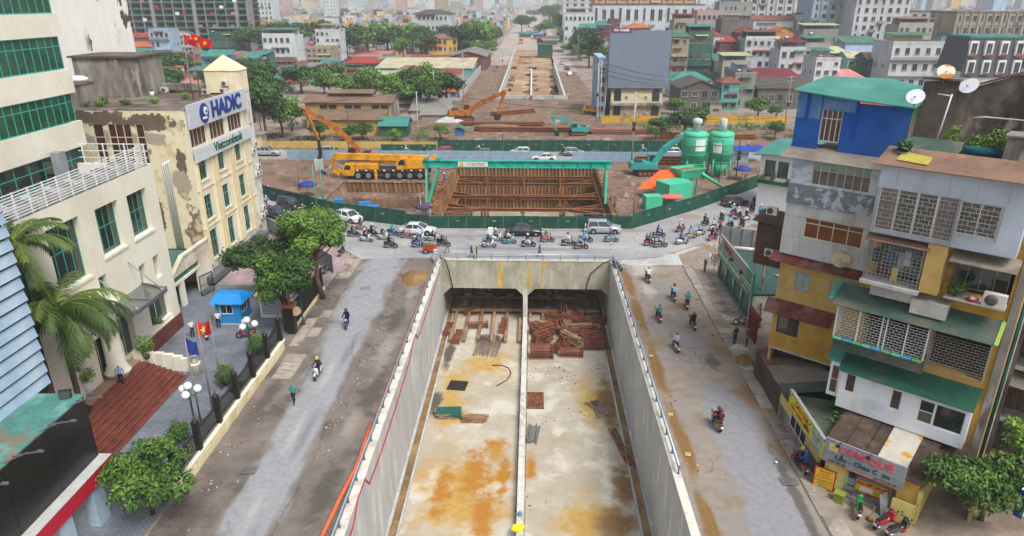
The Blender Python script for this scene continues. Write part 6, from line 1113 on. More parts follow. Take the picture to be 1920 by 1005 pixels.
# people: skinned skeletons
m_skin=mat('skin','#9c7158',var=.08,r=.6); m_hair=mat('black_hair','#17140f',var=.2,r=.6)
def skinmesh(name,pts,bones,root):
    """pts {name:(pos,r)}, bones [(a,b,region)] -> continuous body mesh, one material slot per region (0 skin,1 top,2 trousers,3 shoes,4 hair)"""
    ks=list(pts); me=bpy.data.meshes.new(name); me.from_pydata([pts[k][0] for k in ks],[(ks.index(a),ks.index(b)) for a,b,_ in bones],[]); o=bpy.data.objects.new(name,me); COL.objects.link(o)
    md=o.modifiers.new('skin','SKIN'); md.use_smooth_shade=True
    if not me.skin_vertices: raise RuntimeError('no skin layer')
    for i,k in enumerate(ks): v=me.skin_vertices[0].data[i]; v.radius=(pts[k][1],)*2; v.use_root=(k==root)
    o.modifiers.new('sub','SUBSURF').levels=1; o.modifiers['sub'].render_levels=1
    dg=bpy.context.evaluated_depsgraph_get(); ev=o.evaluated_get(dg); out=bpy.data.meshes.new_from_object(ev); out.name=name; bpy.data.objects.remove(o)
    out.materials.clear()
    for m in (m_skin,cmat('white',False),cmat('black',False),m_black,m_hair): out.materials.append(m)
    hd=V(pts['head'][0]); fr=V(pts['face'][0])-hd
    for p in out.polygons:
        c=p.center; best=1e9; reg=1
        for a,b,rg in bones:
            A,B=V(pts[a][0]),V(pts[b][0]); d=B-A; tt=max(0,min(1,(c-A).dot(d)/max(d.length_squared,1e-9))); dd=(c-A-d*tt).length
            if dd<best: best=dd; reg=rg
        if reg==0 and (c-hd).length<.2 and ((c.z-hd.z)>.03 or (c-hd).dot(fr)<-.0): reg=4 if (c.z-hd.z)>-.06 else 0
        p.material_index=reg; p.use_smooth=True
    return out
def pose(name,pel,chest,neck,head,face,sh,el,ha,hip,kn,an,toe,long=False):
    """left limbs given, right limbs may differ: values are (left,right)"""
    P={'pelvis':(pel,.145),'belly':(tuple((V(pel)+V(chest))/2),.135),'chest':(chest,.155),'neck':(neck,.058),'head':(head,.102),'face':(face,.07)}; B=[('pelvis','belly',1),('belly','chest',1),('chest','neck',1),('neck','head',0),('head','face',0)]
    for i,s in enumerate('LR'):
        P['sh'+s]=(sh[i],.075); P['el'+s]=(el[i],.05); P['wr'+s]=(tuple(V(el[i]).lerp(V(ha[i]),.82)),.035); P['ha'+s]=(ha[i],.036); P['hip'+s]=(hip[i],.098); P['kn'+s]=(kn[i],.065); P['an'+s]=(an[i],.045); P['toe'+s]=(toe[i],.042)
        B+=[('chest','sh'+s,1),('sh'+s,'el'+s,1),('el'+s,'wr'+s,1 if long else 0),('wr'+s,'ha'+s,0),('pelvis','hip'+s,2),('hip'+s,'kn'+s,2),('kn'+s,'an'+s,2),('an'+s,'toe'+s,3)]
    me=skinmesh(name,P,B,'pelvis')
    # fingers and thumb
    b=MB()
    for i in (0,1):
        w,h=V(el[i]),V(ha[i]); d=(h-w).normalized(); u=d.cross(V((0,0,1))); u=u.normalized() if u.length>.1 else V((0,1,0)); n=d.cross(u)
        for k in range(4): o=h+u*(.027-.018*k)+d*.02; b.tube([o,o+d*(.05-.008*abs(k-1))-n*.005,o+d*.06-n*.035],[.0095,.009,.007],4)
        b.tube([h+u*.03,h+u*.055+d*.03-n*.01,h+u*.045+d*.06-n*.02],[.011,.01,.008],4)
    k0=len(me.vertices); vs=[tuple(v.co) for v in me.vertices]+b.v; fs=[tuple(p.vertices) for p in me.polygons]+[tuple(i+k0 for i in f) for f in b.f]; mi=[p.material_index for p in me.polygons]+[0]*len(b.f)
    out=bpy.data.meshes.new(name); out.from_pydata(vs,[],fs)
    for m in me.materials: out.materials.append(m)
    out.polygons.foreach_set('material_index',mi); out.polygons.foreach_set('use_smooth',[True]*len(fs)); return out
mir=lambda p:(p,(p[0],-p[1],p[2]))
POSE={'ride':pose('rider_body',(-.28,0,.88),(-.2,0,1.24),(-.16,0,1.44),(-.12,0,1.6),(-.03,0,1.57),mir((-.2,.19,1.34)),mir((.04,.29,1.12)),mir((.31,.3,1.05)),mir((-.26,.1,.85)),mir((.14,.18,.76)),mir((.1,.16,.36)),mir((.28,.17,.33)),True),
 'pillion':pose('pillion_body',(-.62,0,.92),(-.58,0,1.28),(-.55,0,1.47),(-.51,0,1.63),(-.42,0,1.6),mir((-.58,.18,1.37)),mir((-.5,.27,1.12)),mir((-.28,.2,1.08)),mir((-.6,.1,.9)),mir((-.22,.24,.8)),mir((-.3,.24,.42)),mir((-.12,.25,.4)),True),
 'walk':pose('walker_body',(0,0,.95),(.02,0,1.3),(.03,0,1.47),(.05,0,1.62),(.14,0,1.59),mir((.01,.19,1.4)),((-.12,.26,1.14),(.1,-.26,1.14)),((.02,.27,.92),(.3,-.24,.97)),mir((0,.1,.9)),((.2,.1,.52),(-.05,-.1,.5)),((.2,.1,.09),(-.35,-.1,.16)),((.36,.11,.05),(-.24,-.1,.05))),
 'stand':pose('stander_body',(0,0,.95),(0,0,1.3),(.01,0,1.47),(.02,0,1.62),(.11,0,1.59),mir((0,.19,1.4)),mir((-.02,.27,1.13)),mir((.1,.22,.92)),mir((0,.1,.9)),mir((.02,.11,.5)),mir((-.01,.11,.08)),mir((.14,.14,.04)))}
_helm=MB().lathe((0,0,-.07),[(.135,0),(.145,.06),(.13,.15),(.075,.21),(.01,.225)],12); _helm.beam((.1,0,-.02),(.2,0,-.05),.16,.012); _helm=_helm.mesh('helmet',cmat('white'))
_cone=MB().lathe((0,0,.02),[(.26,0),(.02,.2)],14).mesh('conical_hat',mat('straw','#8a7238'))
HEAD={'ride':(-.12,0,1.62),'pillion':(-.51,0,1.65),'walk':(.05,0,1.64),'stand':(.02,0,1.64)}
def person(pz,loc,rz,label,top,legs,helmet=None,shoes='dark grey',hat=None,group=None,scale=1):
    o=link('person',POSE[pz],None,loc=loc,rz=rz); o['label']=label; o['category']='person'; o.scale=(scale,)*3
    if group: o['group']=group
    for i,c in ((1,top),(2,legs),(3,shoes)): paint(o,i,cmat(c,False))
    if helmet: h=link('helmet',_helm,None,loc=HEAD[pz]); h.parent=o; paint(h,0,cmat(helmet))
    if hat: h=link('conical_hat',_cone,None,loc=HEAD[pz]); h.parent=o
    return o
def bike(px,py,rz,bc,label=None,z=.105,lean=0,name='motorbike'):
    c=G(px,py,z); o=copy_tree(BIKE,(c.x,c.y,z),rad(rz),label,group='motorbikes and scooters')
    if lean: o.rotation_euler.x=lean
    for k in o.children:
        if k.name.split('.')[0] in ('body','front_shield'): paint(k,0,cmat(bc))
    return o
def rider(px,py,rz,bc,top,legs,hel,where,pas=None,z=.105):
    o=bike(px,py,rz,bc,f'{bc} scooter of the rider in {top}, {where}',z); l=tuple(o.location)
    hx=f'{hel} helmet' if hel else 'bare head'
    person('ride',l,rad(rz),f'{top}-clad rider, {hx}, on {bc} scooter, {where}',top,legs,hel,group='scooter riders')
    if pas: person('pillion',l,rad(rz),f'{pas[0]}-clad passenger behind the rider in {top}, {where}',pas[0],pas[1],pas[2],group='scooter passengers',scale=pas[3] if len(pas)>3 else 1)
    return o
RID=[(664,444,-10,'black','navy','denim',None,'leftmost by the street tree'),(678,431,-25,'beige','dark grey','denim','blue','behind the white hatchback'),(687,453,-15,'white','maroon','navy','white','left scooter group'),(700,443,-28,'black','black','black','cream','left scooter group'),(720,450,-18,'white','navy','green','yellow','left scooter group'),(738,442,-24,'blue','teal','teal',None,'in a raincoat before the white sedan'),(733,465,-10,'black','navy','black','black','front row of the left group'),(763,447,-12,'purple','beige','beige',None,'beside the white sedan'),(787,452,-8,'white','white','denim','white','beside the white sedan'),(785,464,-5,'blue','navy','denim','blue','left of the fruit cart'),(814,453,-8,'silver','maroon','black',None,'right of the white sedan'),(832,462,-12,'black','dark grey','black','yellow','above the fruit cart',('lavender','black',None)),
 (917,464,0,'white','black','grey','black','above the portal railing',('light blue','denim',None)),(931,452,0,'white','denim','navy','white','carrying white boxes'),(955,457,0,'cyan','white','black','olive','left of the black sedan',('olive','black',None)),(991,463,0,'black','navy','white','white','in front of the black sedan'),(1026,454,0,'red','olive','khaki','silver','behind the black sedan',('pink','pink',None,.75)),(1066,461,0,'black','white','khaki','maroon','between the black sedan and the off-roader'),(1089,467,0,'maroon','light blue','navy',None,'left of the silver off-roader'),(1098,454,0,'navy','cyan','light blue','white','left of the silver off-roader'),(1146,454,0,'teal','blue','tan','red','in front of the silver off-roader'),
 (1220,461,8,'red','green','black','green','right of the portal',('grey','black',None)),(1235,446,14,'black','blue','navy','dark grey','right of the portal'),(1238,464,6,'grey','lavender','navy','dark grey','right of the portal'),(1276,434,42,'maroon','pink','pink','white','in a pink raincoat'),(1278,458,18,'white','purple','navy','navy','lowest of the right group'),(1295,448,28,'tan','light blue','mustard','blue','right scooter group'),(1313,442,34,'cream','pale blue','black',None,'right scooter group'),(1322,424,40,'black','black','black','black','right scooter group'),(1352,417,50,'black','brown','grey','white','below the brown hatchback'),(1338,432,36,'white','white','navy','red','right scooter group'),(1336,450,36,'red','black','navy','dark grey','beside the green shop sign'),(1351,440,36,'grey','maroon','denim','crimson','beside the green shop sign'),(1368,428,42,'dark grey','pale blue','navy','dark grey','right scooter group'),(1375,404,45,'red','pale blue','navy','white','below the brown hatchback'),(1384,410,45,'maroon','cream','black','white','below the brown hatchback'),(1390,428,48,'maroon','dark grey','black','black','right scooter group'),(1400,414,42,'cream','navy','denim','white','right scooter group'),(1409,400,48,'maroon','black','black','maroon','right of the brown hatchback'),(1413,388,48,'red','maroon','black','pink','right of the brown hatchback'),(1426,405,50,'blue','cyan','navy','white','beside the wooden shack'),(1432,394,50,'grey','pale blue','navy','white','beside the wooden shack'),
 (1214,527,96,'maroon','white','black',None,'farthest on the right road',None,.02),(1262,561,92,'blue','pale blue','navy','dark grey','on the right road',None,.02),(1288,576,80,'dark grey','teal','navy','teal','on the right road, second from the shops',None,.02),(1234,600,95,'red','teal','black',None,'on the right road by the sand strip',None,.02),(1298,614,94,'red','black','black',None,'on the right road, middle',None,.02),(1266,655,96,'cream','lavender','navy',None,'on the right road, lower middle',None,.02),(1343,800,97,'orange','maroon','black','dark grey','nearest on the right road',('maroon','khaki','maroon'),.055),
 (651,612,-84,'blue','navy','navy','navy','coming down the left road'),(597,706,-92,'white','dark grey','black','yellow','coming down the left road'),(1497,878,100,'red','navy','navy','yellow','at the kerb by the food shop',('blue','navy','blue'),.02),
 (506,369,-40,'black','white','navy','white','behind the black off-roader'),(502,388,-40,'white','pale blue','grey','white','behind the navy sedan'),(463,633,190,'red','pale blue','teal','navy','in the bank courtyard',None,.03)]
for r in RID: rider(*r)
for i,(px,py,rz,bc,tp,hl,wh) in enumerate(((763,289,0,'black','white','white','on the far road, left of centre'),(797,289,0,'dark grey','black','yellow','on the far road behind the crane'),(620,290,0,'grey','teal','yellow','on the far road behind the excavator boom'),(633,290,0,'white','navy','yellow','on the far road beside the people carrier'),(897,286,180,'grey','white',None,'on the far road above the grey hatchback'),(1056,292,180,'black','navy','yellow','on the far road beside the silver hatchback'),(1206,288,0,'grey','white','white','on the far road left of the silos'),(1268,287,0,'black','dark grey','white','on the far road beside the left silo'),(1403,284,0,'black','navy','white','on the far road by the blue stall'))): rider(px,py,rz,bc,tp,'black',hl,wh,None,.04)
for px,py,rz,bc,lb,z,ln in ((1158,505,-60,'grey','grey motorbike parked behind the portal end railing',.02,.15),(1391,612,150,'maroon','maroon motorbike lying at the green shop front',.1,.9),(1606,960,68,'green','green and black motorbike parked facing the food shop',.1,.12),(1655,985,30,'crimson','red motorbike parked among tubs by the food shop',.1,.12),(1680,1000,25,'dark grey','dark motorbike parked lowest by the food shop',.1,.12),(389,632,110,'dark grey','dark scooter parked in the courtyard under the red flags',.03,.1),(300,690,20,'white','white scooter parked behind the curved balustrade',.03,.1),(606,328,-30,'dark grey','lone motorbike on the dirt of the building site',.01,.1),(1395,340,60,'grey','motorbike parked under the blue umbrella of the site',.01,.1),(640,478,80,'navy','blue motorbike half hidden behind the street tree trunk',.03,.1),(612,510,80,'grey','grey motorbike parked on the pavement by the street tree',.03,.1)): bike(px,py,rz,bc,lb,z,ln)
for pz,px,py,rz,tp,lg,he,ht,lb,z in (('walk',552,757,-98,'teal','black',None,None,'man in a teal shirt walking up the left pavement with a bag strap',.05),('walk',229,722,-60,'pale blue','navy',None,None,'man in a pale shirt hurrying down the red granite steps',1.1),('stand',411,615,-75,'white','navy',None,None,'guard in a white shirt standing beside the blue booth',.03),('stand',362,632,-30,'white','navy',None,None,'guard in a white shirt under the red flags',.03),('walk',884,484,0,'dark grey','navy',None,None,'walker with a backpack behind the portal railing',.11),('stand',894,485,180,'olive','brown','yellow',None,'worker in a yellow helmet behind the portal railing',.11),('walk',1012,482,180,'purple','black',None,None,'walker in a purple shirt behind the portal railing',.11),('walk',838,474,10,'grey','khaki',None,None,'vendor in grey pushing the fruit cart',.11),('stand',1321,511,190,'olive','olive',None,None,'man in olive uniform standing on the slabs by the junction',.1),('stand',1377,645,120,'dark grey','navy','green',None,'man in black bending by the tin annex',.1),('stand',1399,651,170,'olive','dark grey',None,1,'woman in a conical hat by the tin annex',.1),('walk',833,343,-40,'denim','blue','white',None,'worker in a white helmet on the plank edge of the pit',.02),('stand',1152,392,160,'grey','navy','blue',None,'worker in a blue helmet right of the pit',.02),('stand',942,264,0,'dark grey','black',None,None,'person standing by the far green hoarding',.02),('walk',932,130,90,'dark grey','black',None,None,'person walking on the dirt street left of the far trench, nearer one',.01),('walk',942,117,90,'grey','navy',None,None,'person walking on the dirt street left of the far trench, farther one',.01),('walk',1065,184,80,'white','denim',None,None,'person in white beside the far trench end wall',.01),('stand',497,291,90,'blue','navy',None,None,'person in blue beside the silver pickup',.04)):
    c=G(px,py,z); person(pz,(c.x,c.y,z),rad(rz),lb,tp,lg,he,hat=ht)
c=G(931,452,.1); b=solo('delivery_box',MB().box(-.32,-.3,0,.32,.3,.5),m_white,'white delivery box on the back of a white scooter','box',loc=(c.x-.82,c.y,.95)); solo('delivery_box',MB().box(-.3,-.28,0,.3,.28,.35),m_white,'second white box stacked on the scooter box','box',loc=(c.x-.72,c.y+.05,1.455))
c=G(806,474,.1); t=thing('fruit_cart','red handcart heaped with green and yellow fruit at the portal corner','cart',(c.x,c.y,.1)); part('tray',MB().box(-.8,-.4,.45,.8,.4,.85),m_red,t); wm,rm=wheelmesh(.32,.06)
for s in (-1,1): w=link('wheel',wm,t,loc=(-.4,s*.46,.32),rot=(PI/2,0,0)); q=link('rim',rm,None); q.parent=w
part('handle',MB().tube([(.7,-.35,.7),(1.4,-.35,.95),(1.4,.35,.95),(.7,.35,.7)],.03,5),m_grey,t)
solo('fruit_heap',crown([(c.x-.1,c.y,1.1,.7,.4,.3)],260,.2,9,m_leafy,name='fruit_heap'),None,'heap of green and yellow fruit on the red handcart','fruit')
c=G(818,497); solo('bicycle_wheel_rack',MB().tube([(c.x+.6*math.cos(a/6*PI),c.y,.1+.6+.6*math.sin(a/6*PI)) for a in range(13)],.03,5),m_black,'big dark hoop leaning at the portal corner railing','hoop')
c=G(820,492); solo('white_post',MB().box(-.2,-.2,0,.2,.2,1.5),m_panelw,'square white post at the portal left corner','post',loc=(c.x-.15,c.y-.1,.1)); c=G(1145,478); t=thing('striped_post','red and white striped post at the portal right corner','post',(c.x,c.y+.2,.1)); [part('band',MB().tube([(0,0,i*.3),(0,0,(i+1)*.3)],.05,6),m_rl if i%2 else m_white,t) for i in range(6)]
for k in list(BIKE.children_recursive)+[BIKE]: bpy.data.objects.remove(k)
# ------------------------------------------------------------------ building site: hoardings
def hoarding(label,pts,h,m,pl=2.4,z=0,name='hoarding',gap=.03):
    t=thing(name,label,'hoarding',(*pts[0],z),world=True); cache={}
    for a,b in zip(pts,pts[1:]):
        A,B=V((*a,z)),V((*b,z)); n=max(1,round((B-A).length/pl)); d=(B-A)/n; k=round(d.length,2)
        if k not in cache:
            cache[k]=MB().box(gap,-.02,0,k-gap,.02,h).mesh('panel',m),MB().box(-.04,.03,0,.04,.11,h-.1).mesh('post',m_grey)
        for i in range(n): link('panel',cache[k][0],t,loc=A+d*i+V((0,0,R.uniform(-.03,.03))),rz=math.atan2(d.y,d.x)); link('post',cache[k][1],t,loc=A+d*i,rz=math.atan2(d.y,d.x))
        for i in range(n):
            if i%2: part('reflector',MB().obox((0,-.03,h*.62),(.45,.012,.07)),m_yel if i%3 else m_white,t,loc=A+d*(i+.5),rz=math.atan2(d.y,d.x))
    return t
hoarding('dark green hoarding along the front of the pit beside the junction road',HF[3:6],1.75,m_hoard); hoarding('dark green hoarding slanting back on the left behind the queuing cars',HF[1:4],2.2,m_hoard); hoarding('dark green hoarding slanting up on the right beside the silos',[HF[5],HF[6],HF[7]],2.1,m_hoard)
hoarding('long dark green hoarding on the far side of the cross road',[(-18.7,135.6),(36,135.9)],2.25,m_hoard,2.6); hoarding('short low green hoarding behind the people carrier on the far road',[(-30,135.4),(-18.9,135.6)],1.3,m_hoard,2.6)
hoarding('pale blue hoarding on the near side of the cross road, left stretch',[(-46,126.9),(2.2,127.0)],1.85,m_hoardb,2.4); hoarding('pale blue hoarding on the near side of the cross road, right stretch behind the silos',[(7.6,127.0),(40,126.9)],1.85,m_hoardb,2.4)
t=thing('boundary_wall','low ochre railway wall with an iron fence, left beyond the cross road','wall',(-40,138,0),world=True); part('wall',MB().box(-66,138,0,-19,138.3,1.3),m_yw2,t); b=MB(); [b.beam((-66+i*.35,138.1,1.3),(-66+i*.35,138.1,2.4),.05) for i in range(134)]; part('picket',b,m_iron,t,stuff=True)
t=thing('boundary_wall','yellow railway boundary wall with bars below the old houses on the right','wall',(40,170,0),world=True); part('wall',MB().box(17,170.5,0,62,170.8,1.7),mat('yellow_wall','#bf962f',var=.15,c2='#8d7a4c',sc2=.6),t); b=MB(); [b.beam((17+i*.4,170.6,1.7),(17+i*.4,170.6,2.6),.05) for i in range(112)]; part('picket',b,m_iron,t,stuff=True)
t=thing('boundary_wall','grey wall of the dirt street on its left side, beside the maroon shed','wall',(-22,280,0),world=True); part('wall',MB().box(-22.3,215,0,-22,345,2.2),m_conc,t)
# ---- the sheet-piled pit
struct('pit_floor',MB().box(-34,88.4,-9.2,12.2,122,ZF-.9),m_dirt)
PX0,PX1,PY0,PY1=-13.5,11.3,89.3,121.0
def piles(t,A,B,z0,z1,pitch=.62,m=m_rust2,jit=.25):
    A,B=V(A),V(B); n=int((B-A).length/pitch); d=(B-A)/n; rz=math.atan2(d.y,d.x)
    me=MB().add([(0,0,0),(pitch*.25,0,0),(pitch*.4,.3,0),(pitch*.85,.3,0),(pitch,0,0),(0,0,1),(pitch*.25,0,1),(pitch*.4,.3,1),(pitch*.85,.3,1),(pitch,0,1),(pitch,.45,1),(0,.45,1)],[(0,1,6,5),(1,2,7,6),(2,3,8,7),(3,4,9,8),(5,6,7,8,9,10,11)]).mesh('sheet_pile',m)
    for i in range(n): link('sheet_pile',me,t,loc=A+d*i+V((0,0,z0)),rz=rz,scale=(1,1,z1-z0+R.uniform(-jit,jit)))
t=thing('sheet_pile_wall','rusty sheet pile wall at the back of the deep pit under the green gantry','retaining wall',(-1,PY1,ZF),world=True); piles(t,(PX0,PY1,0),(PX1,PY1,0),ZF-.9,.25)
t=thing('sheet_pile_wall','rusty sheet pile wall along the left side of the deep pit','retaining wall',(PX0,105,ZF),world=True); piles(t,(PX0,PY0,0),(PX0,PY1,0),ZF-.9,.3)
t=thing('sheet_pile_wall','rusty sheet pile wall along the right side of the deep pit','retaining wall',(PX1,105,ZF),world=True); piles(t,(PX1,PY1,0),(PX1,PY0,0),ZF-.9,.3)
def hbeam(mb,p,q,w=.4,h=.45):
    p,q=V(p),V(q); mb.beam(p,q,.06,h); mb.beam(p+V((0,0,h/2)),q+V((0,0,h/2)),w,.05); mb.beam(p-V((0,0,h/2)),q-V((0,0,h/2)),w,.05); return mb
t=thing('pit_bracing','rusty steel struts and wales bracing the deep pit','bracing',(-1,105,-2),world=True)
for z in (-1.6,-5.0):
    for x in (PX0+.5,PX1-.4): part('wale',hbeam(MB(),(x,PY0+.5,z),(x,PY1-.3,z)),m_rust,t)
    part('wale',hbeam(MB(),(PX0+.6,PY1-.5,z+.02),(PX1-.6,PY1-.5,z+.02)),m_rust,t)
    for y in ((100.2,107.2,115.5) if z>-2 else (104,)):
        part('strut',hbeam(MB(),(PX0+.7,y,z),(PX1-.6,y,z)),m_rust,t)
        for sx,x in ((1,PX0+.7),(-1,PX1-.6)):
            for s in ((-1,1) if y<105 else (1,)): part('brace',hbeam(MB(),(x,y+s*2.6,z+.01),(x+sx*4.6,y+s*.2,z+.01),.32,.36),m_rust,t)
for x in (-7.5,-1.3,5.0):
    for y in (100.5,107.5,114.8): part('king_post',MB().box(x-.18,y,-8.8,x+.18,y+.36,-.3 if y>110 else -1.2),m_rust,t)
for i in range(6): x=PX0+2+R.uniform(0,20); y=98+R.uniform(0,20); part('cross_brace',MB().beam((x,y,-4.4),(x+R.choice((-1,1))*2.4,y+.3,-1.8),.16),m_rust,t)
for i in range(26):
    x=PX0-1.9+R.uniform(-.4,.5); y=90+i*1.18; part('walkway_plank',MB().obox((x,y,.12+.05*(i%3)),(1.6+R.random(),.26,.06),R.gauss(0,.12)),m_timber,t)
for i in range(16): y=91+R.uniform(0,20); part('steel_rail',MB().beam((PX0-.6+R.uniform(-1,.6),y-3,.35),(PX0-.4+R.uniform(-.8,.8),y+3.5,.4),.14),m_rust,t)
for i in range(7): y=92+R.uniform(0,26); part('steel_rail',MB().beam((PX1+.7,y-3,.2),(PX1+.5+R.uniform(0,.7),y+3,.22),.14),m_rust,t)
# shallow terrace left of the pit
t=thing('sheet_pile_wall','upper row of rusty sheet piles under the yellow crane','retaining wall',(-22,110,-1.6),world=True); piles(t,(-31,110.02,0),(-14.2,110.02,0),-1.7,.0,.75)
t=thing('sheet_pile_wall','lower row of rusty sheet piles in the shallow terrace left of the pit','retaining wall',(-22,106,-3.2),world=True); piles(t,(-31,106,0),(-14.2,106,0),-3.3,-1.55,.75)
struct('terrace_floor',MB().box(-31.2,105.9,-3.6,-14.1,110.3,-1.72).box(-31.2,91.3,-3.8,-14.1,105.89,-3.2),m_dirt)
struct('earth_bank',MB().slab([(-31.3,91.4,.001),(-14.0,91.4,.001),(-14.0,95,-3.3),(-31.3,95,-3.3)],.3).slab([(-31.3,91.3,0.001),(-31.3,110.2,.001),(-29.5,110.2,-3.3),(-29.5,91.3,-3.3)][::-1],.3).box(-14.2,91.4,-4,-13.9,110.2,-.02),m_dirt)
def place_box(px,py,z,sx,sy,sz,m,label,cat,rz=0,name='crate'): c=G(px,py,z); return solo(name,MB().box(-sx/2,-sy/2,0,sx/2,sy/2,sz),m,label,cat,loc=(c.x,c.y,z),rz=rz)
m_blucr=mat('sky_blue_plastic','#2c7bb5',var=.12); place_box(636,388,-.2,1.5,.8,1.2,m_blucr,'stack of bright blue boards at the terrace edge behind the hoarding','boards',.1,'board_stack')
for px,py,lb in ((666,391,'left'),(684,384,'middle'),(700,391,'right')): place_box(px,py,-1.6,1.8,.9,.5,m_blucr,'sky blue plastic formwork on the terrace floor, %s one'%lb,'formwork',.3,'plastic_form')
c=G(1000,424,.2)
t=thing('safety_rope','red and white warning tape on thin posts along the front edge of the pit','warning tape',(0,88,0),world=True)
for i in range(9): part('post',MB().tube([(-15.5+i*3.6,88.1,0),(-15.5+i*3.6,88.1,1.5)],.04,5),m_grey,t)
for i in range(8):
    x=-15.5+i*3.6; part('tape',MB().tube([(x+3.6*k/6,88.05,1.05-.5*math.sin(PI*k/6)) for k in range(7)],.05,5),mat('tape_red','#c46a58',var=.4,sc=3),t)
part('rope',MB().tube([(-15.5,88.1,1.5),(13.3,88.1,1.5)],.03,4),m_grey,t)
# ---- gantry
t=thing('gantry_crane','turquoise gantry beam on trestle legs spanning the deep pit','gantry',(-2,100,0),world=True)
zb=float(GY(960,313,100).z); zt=float(GY(960,302,100).z); gx0,gx1=float(GY(793,306,100).x),float(GY(1146,306,100).x)
part('girder',MB().box(gx0,99.85,zb,gx1,100.15,zt).box(gx0,99.6,zt-.01,gx1,100.4,zt+.1).box(gx0,99.6,zb-.1,gx1,100.4,zb+.01),m_teal,t)
for i in range(14): x=gx0+.8+i*(gx1-gx0-1.6)/13; part('stiffener',MB().box(x-.04,99.62,zb+.01,x+.04,99.849,zt-.01),m_teal,t)
m_legs=mat('sea_green_paint','#4a9a80',var=.15,r=.5)
for dy in (-2.2,2.2):
    part('leg',MB().beam((gx0+.5,100,zb),(gx0+.6,100+dy,.1),.3),m_legs,t); part('leg',MB().beam((gx0+2.3,100,zb),(gx0+.9,100+dy,.1),.3),m_legs,t); part('leg',MB().beam((gx1-.6,100,zb),(gx1-.8,100+dy,.1),.34),m_legs,t)
for z in (1.2,2.6,4.0): part('cross_tie',MB().beam((gx0+.55,100,z),(gx0+.9+1.4*z/zb,100,z),.16),m_legs,t)
part('saddle',MB().box(gx0+.2,99.5,zt+.1,gx0+.8,100.5,zt+.5).box(gx0+2,99.5,zt+.1,gx0+2.6,100.5,zt+.5),m_legs,t)
sg=thing('site_banner','small white safety banner with a yellow sun fixed on the turquoise girder','banner',(-7,99.5,zb),world=True); xb=float(GY(859,308,100).x); part('cloth',MB().box(xb,99.56,zb+.1,xb+4.4,99.6,zt-.05),m_white,sg); part('sun_print',MB().lathe((0,0,0),[(.34,0),(.34,.01)],14),m_yel,sg,loc=(xb+.55,99.55,(zb+zt)/2),rot=(PI/2,0,0)); text('VÌ AN TOÀN',.42,m_navy,sg,(xb+2.7,99.54,zb+.4),FACE_MY,ext=.005); part('print_bar',MB().box(xb+1.2,99.55,zt-.3,xb+4.2,99.559,zt-.16),m_yel,sg)
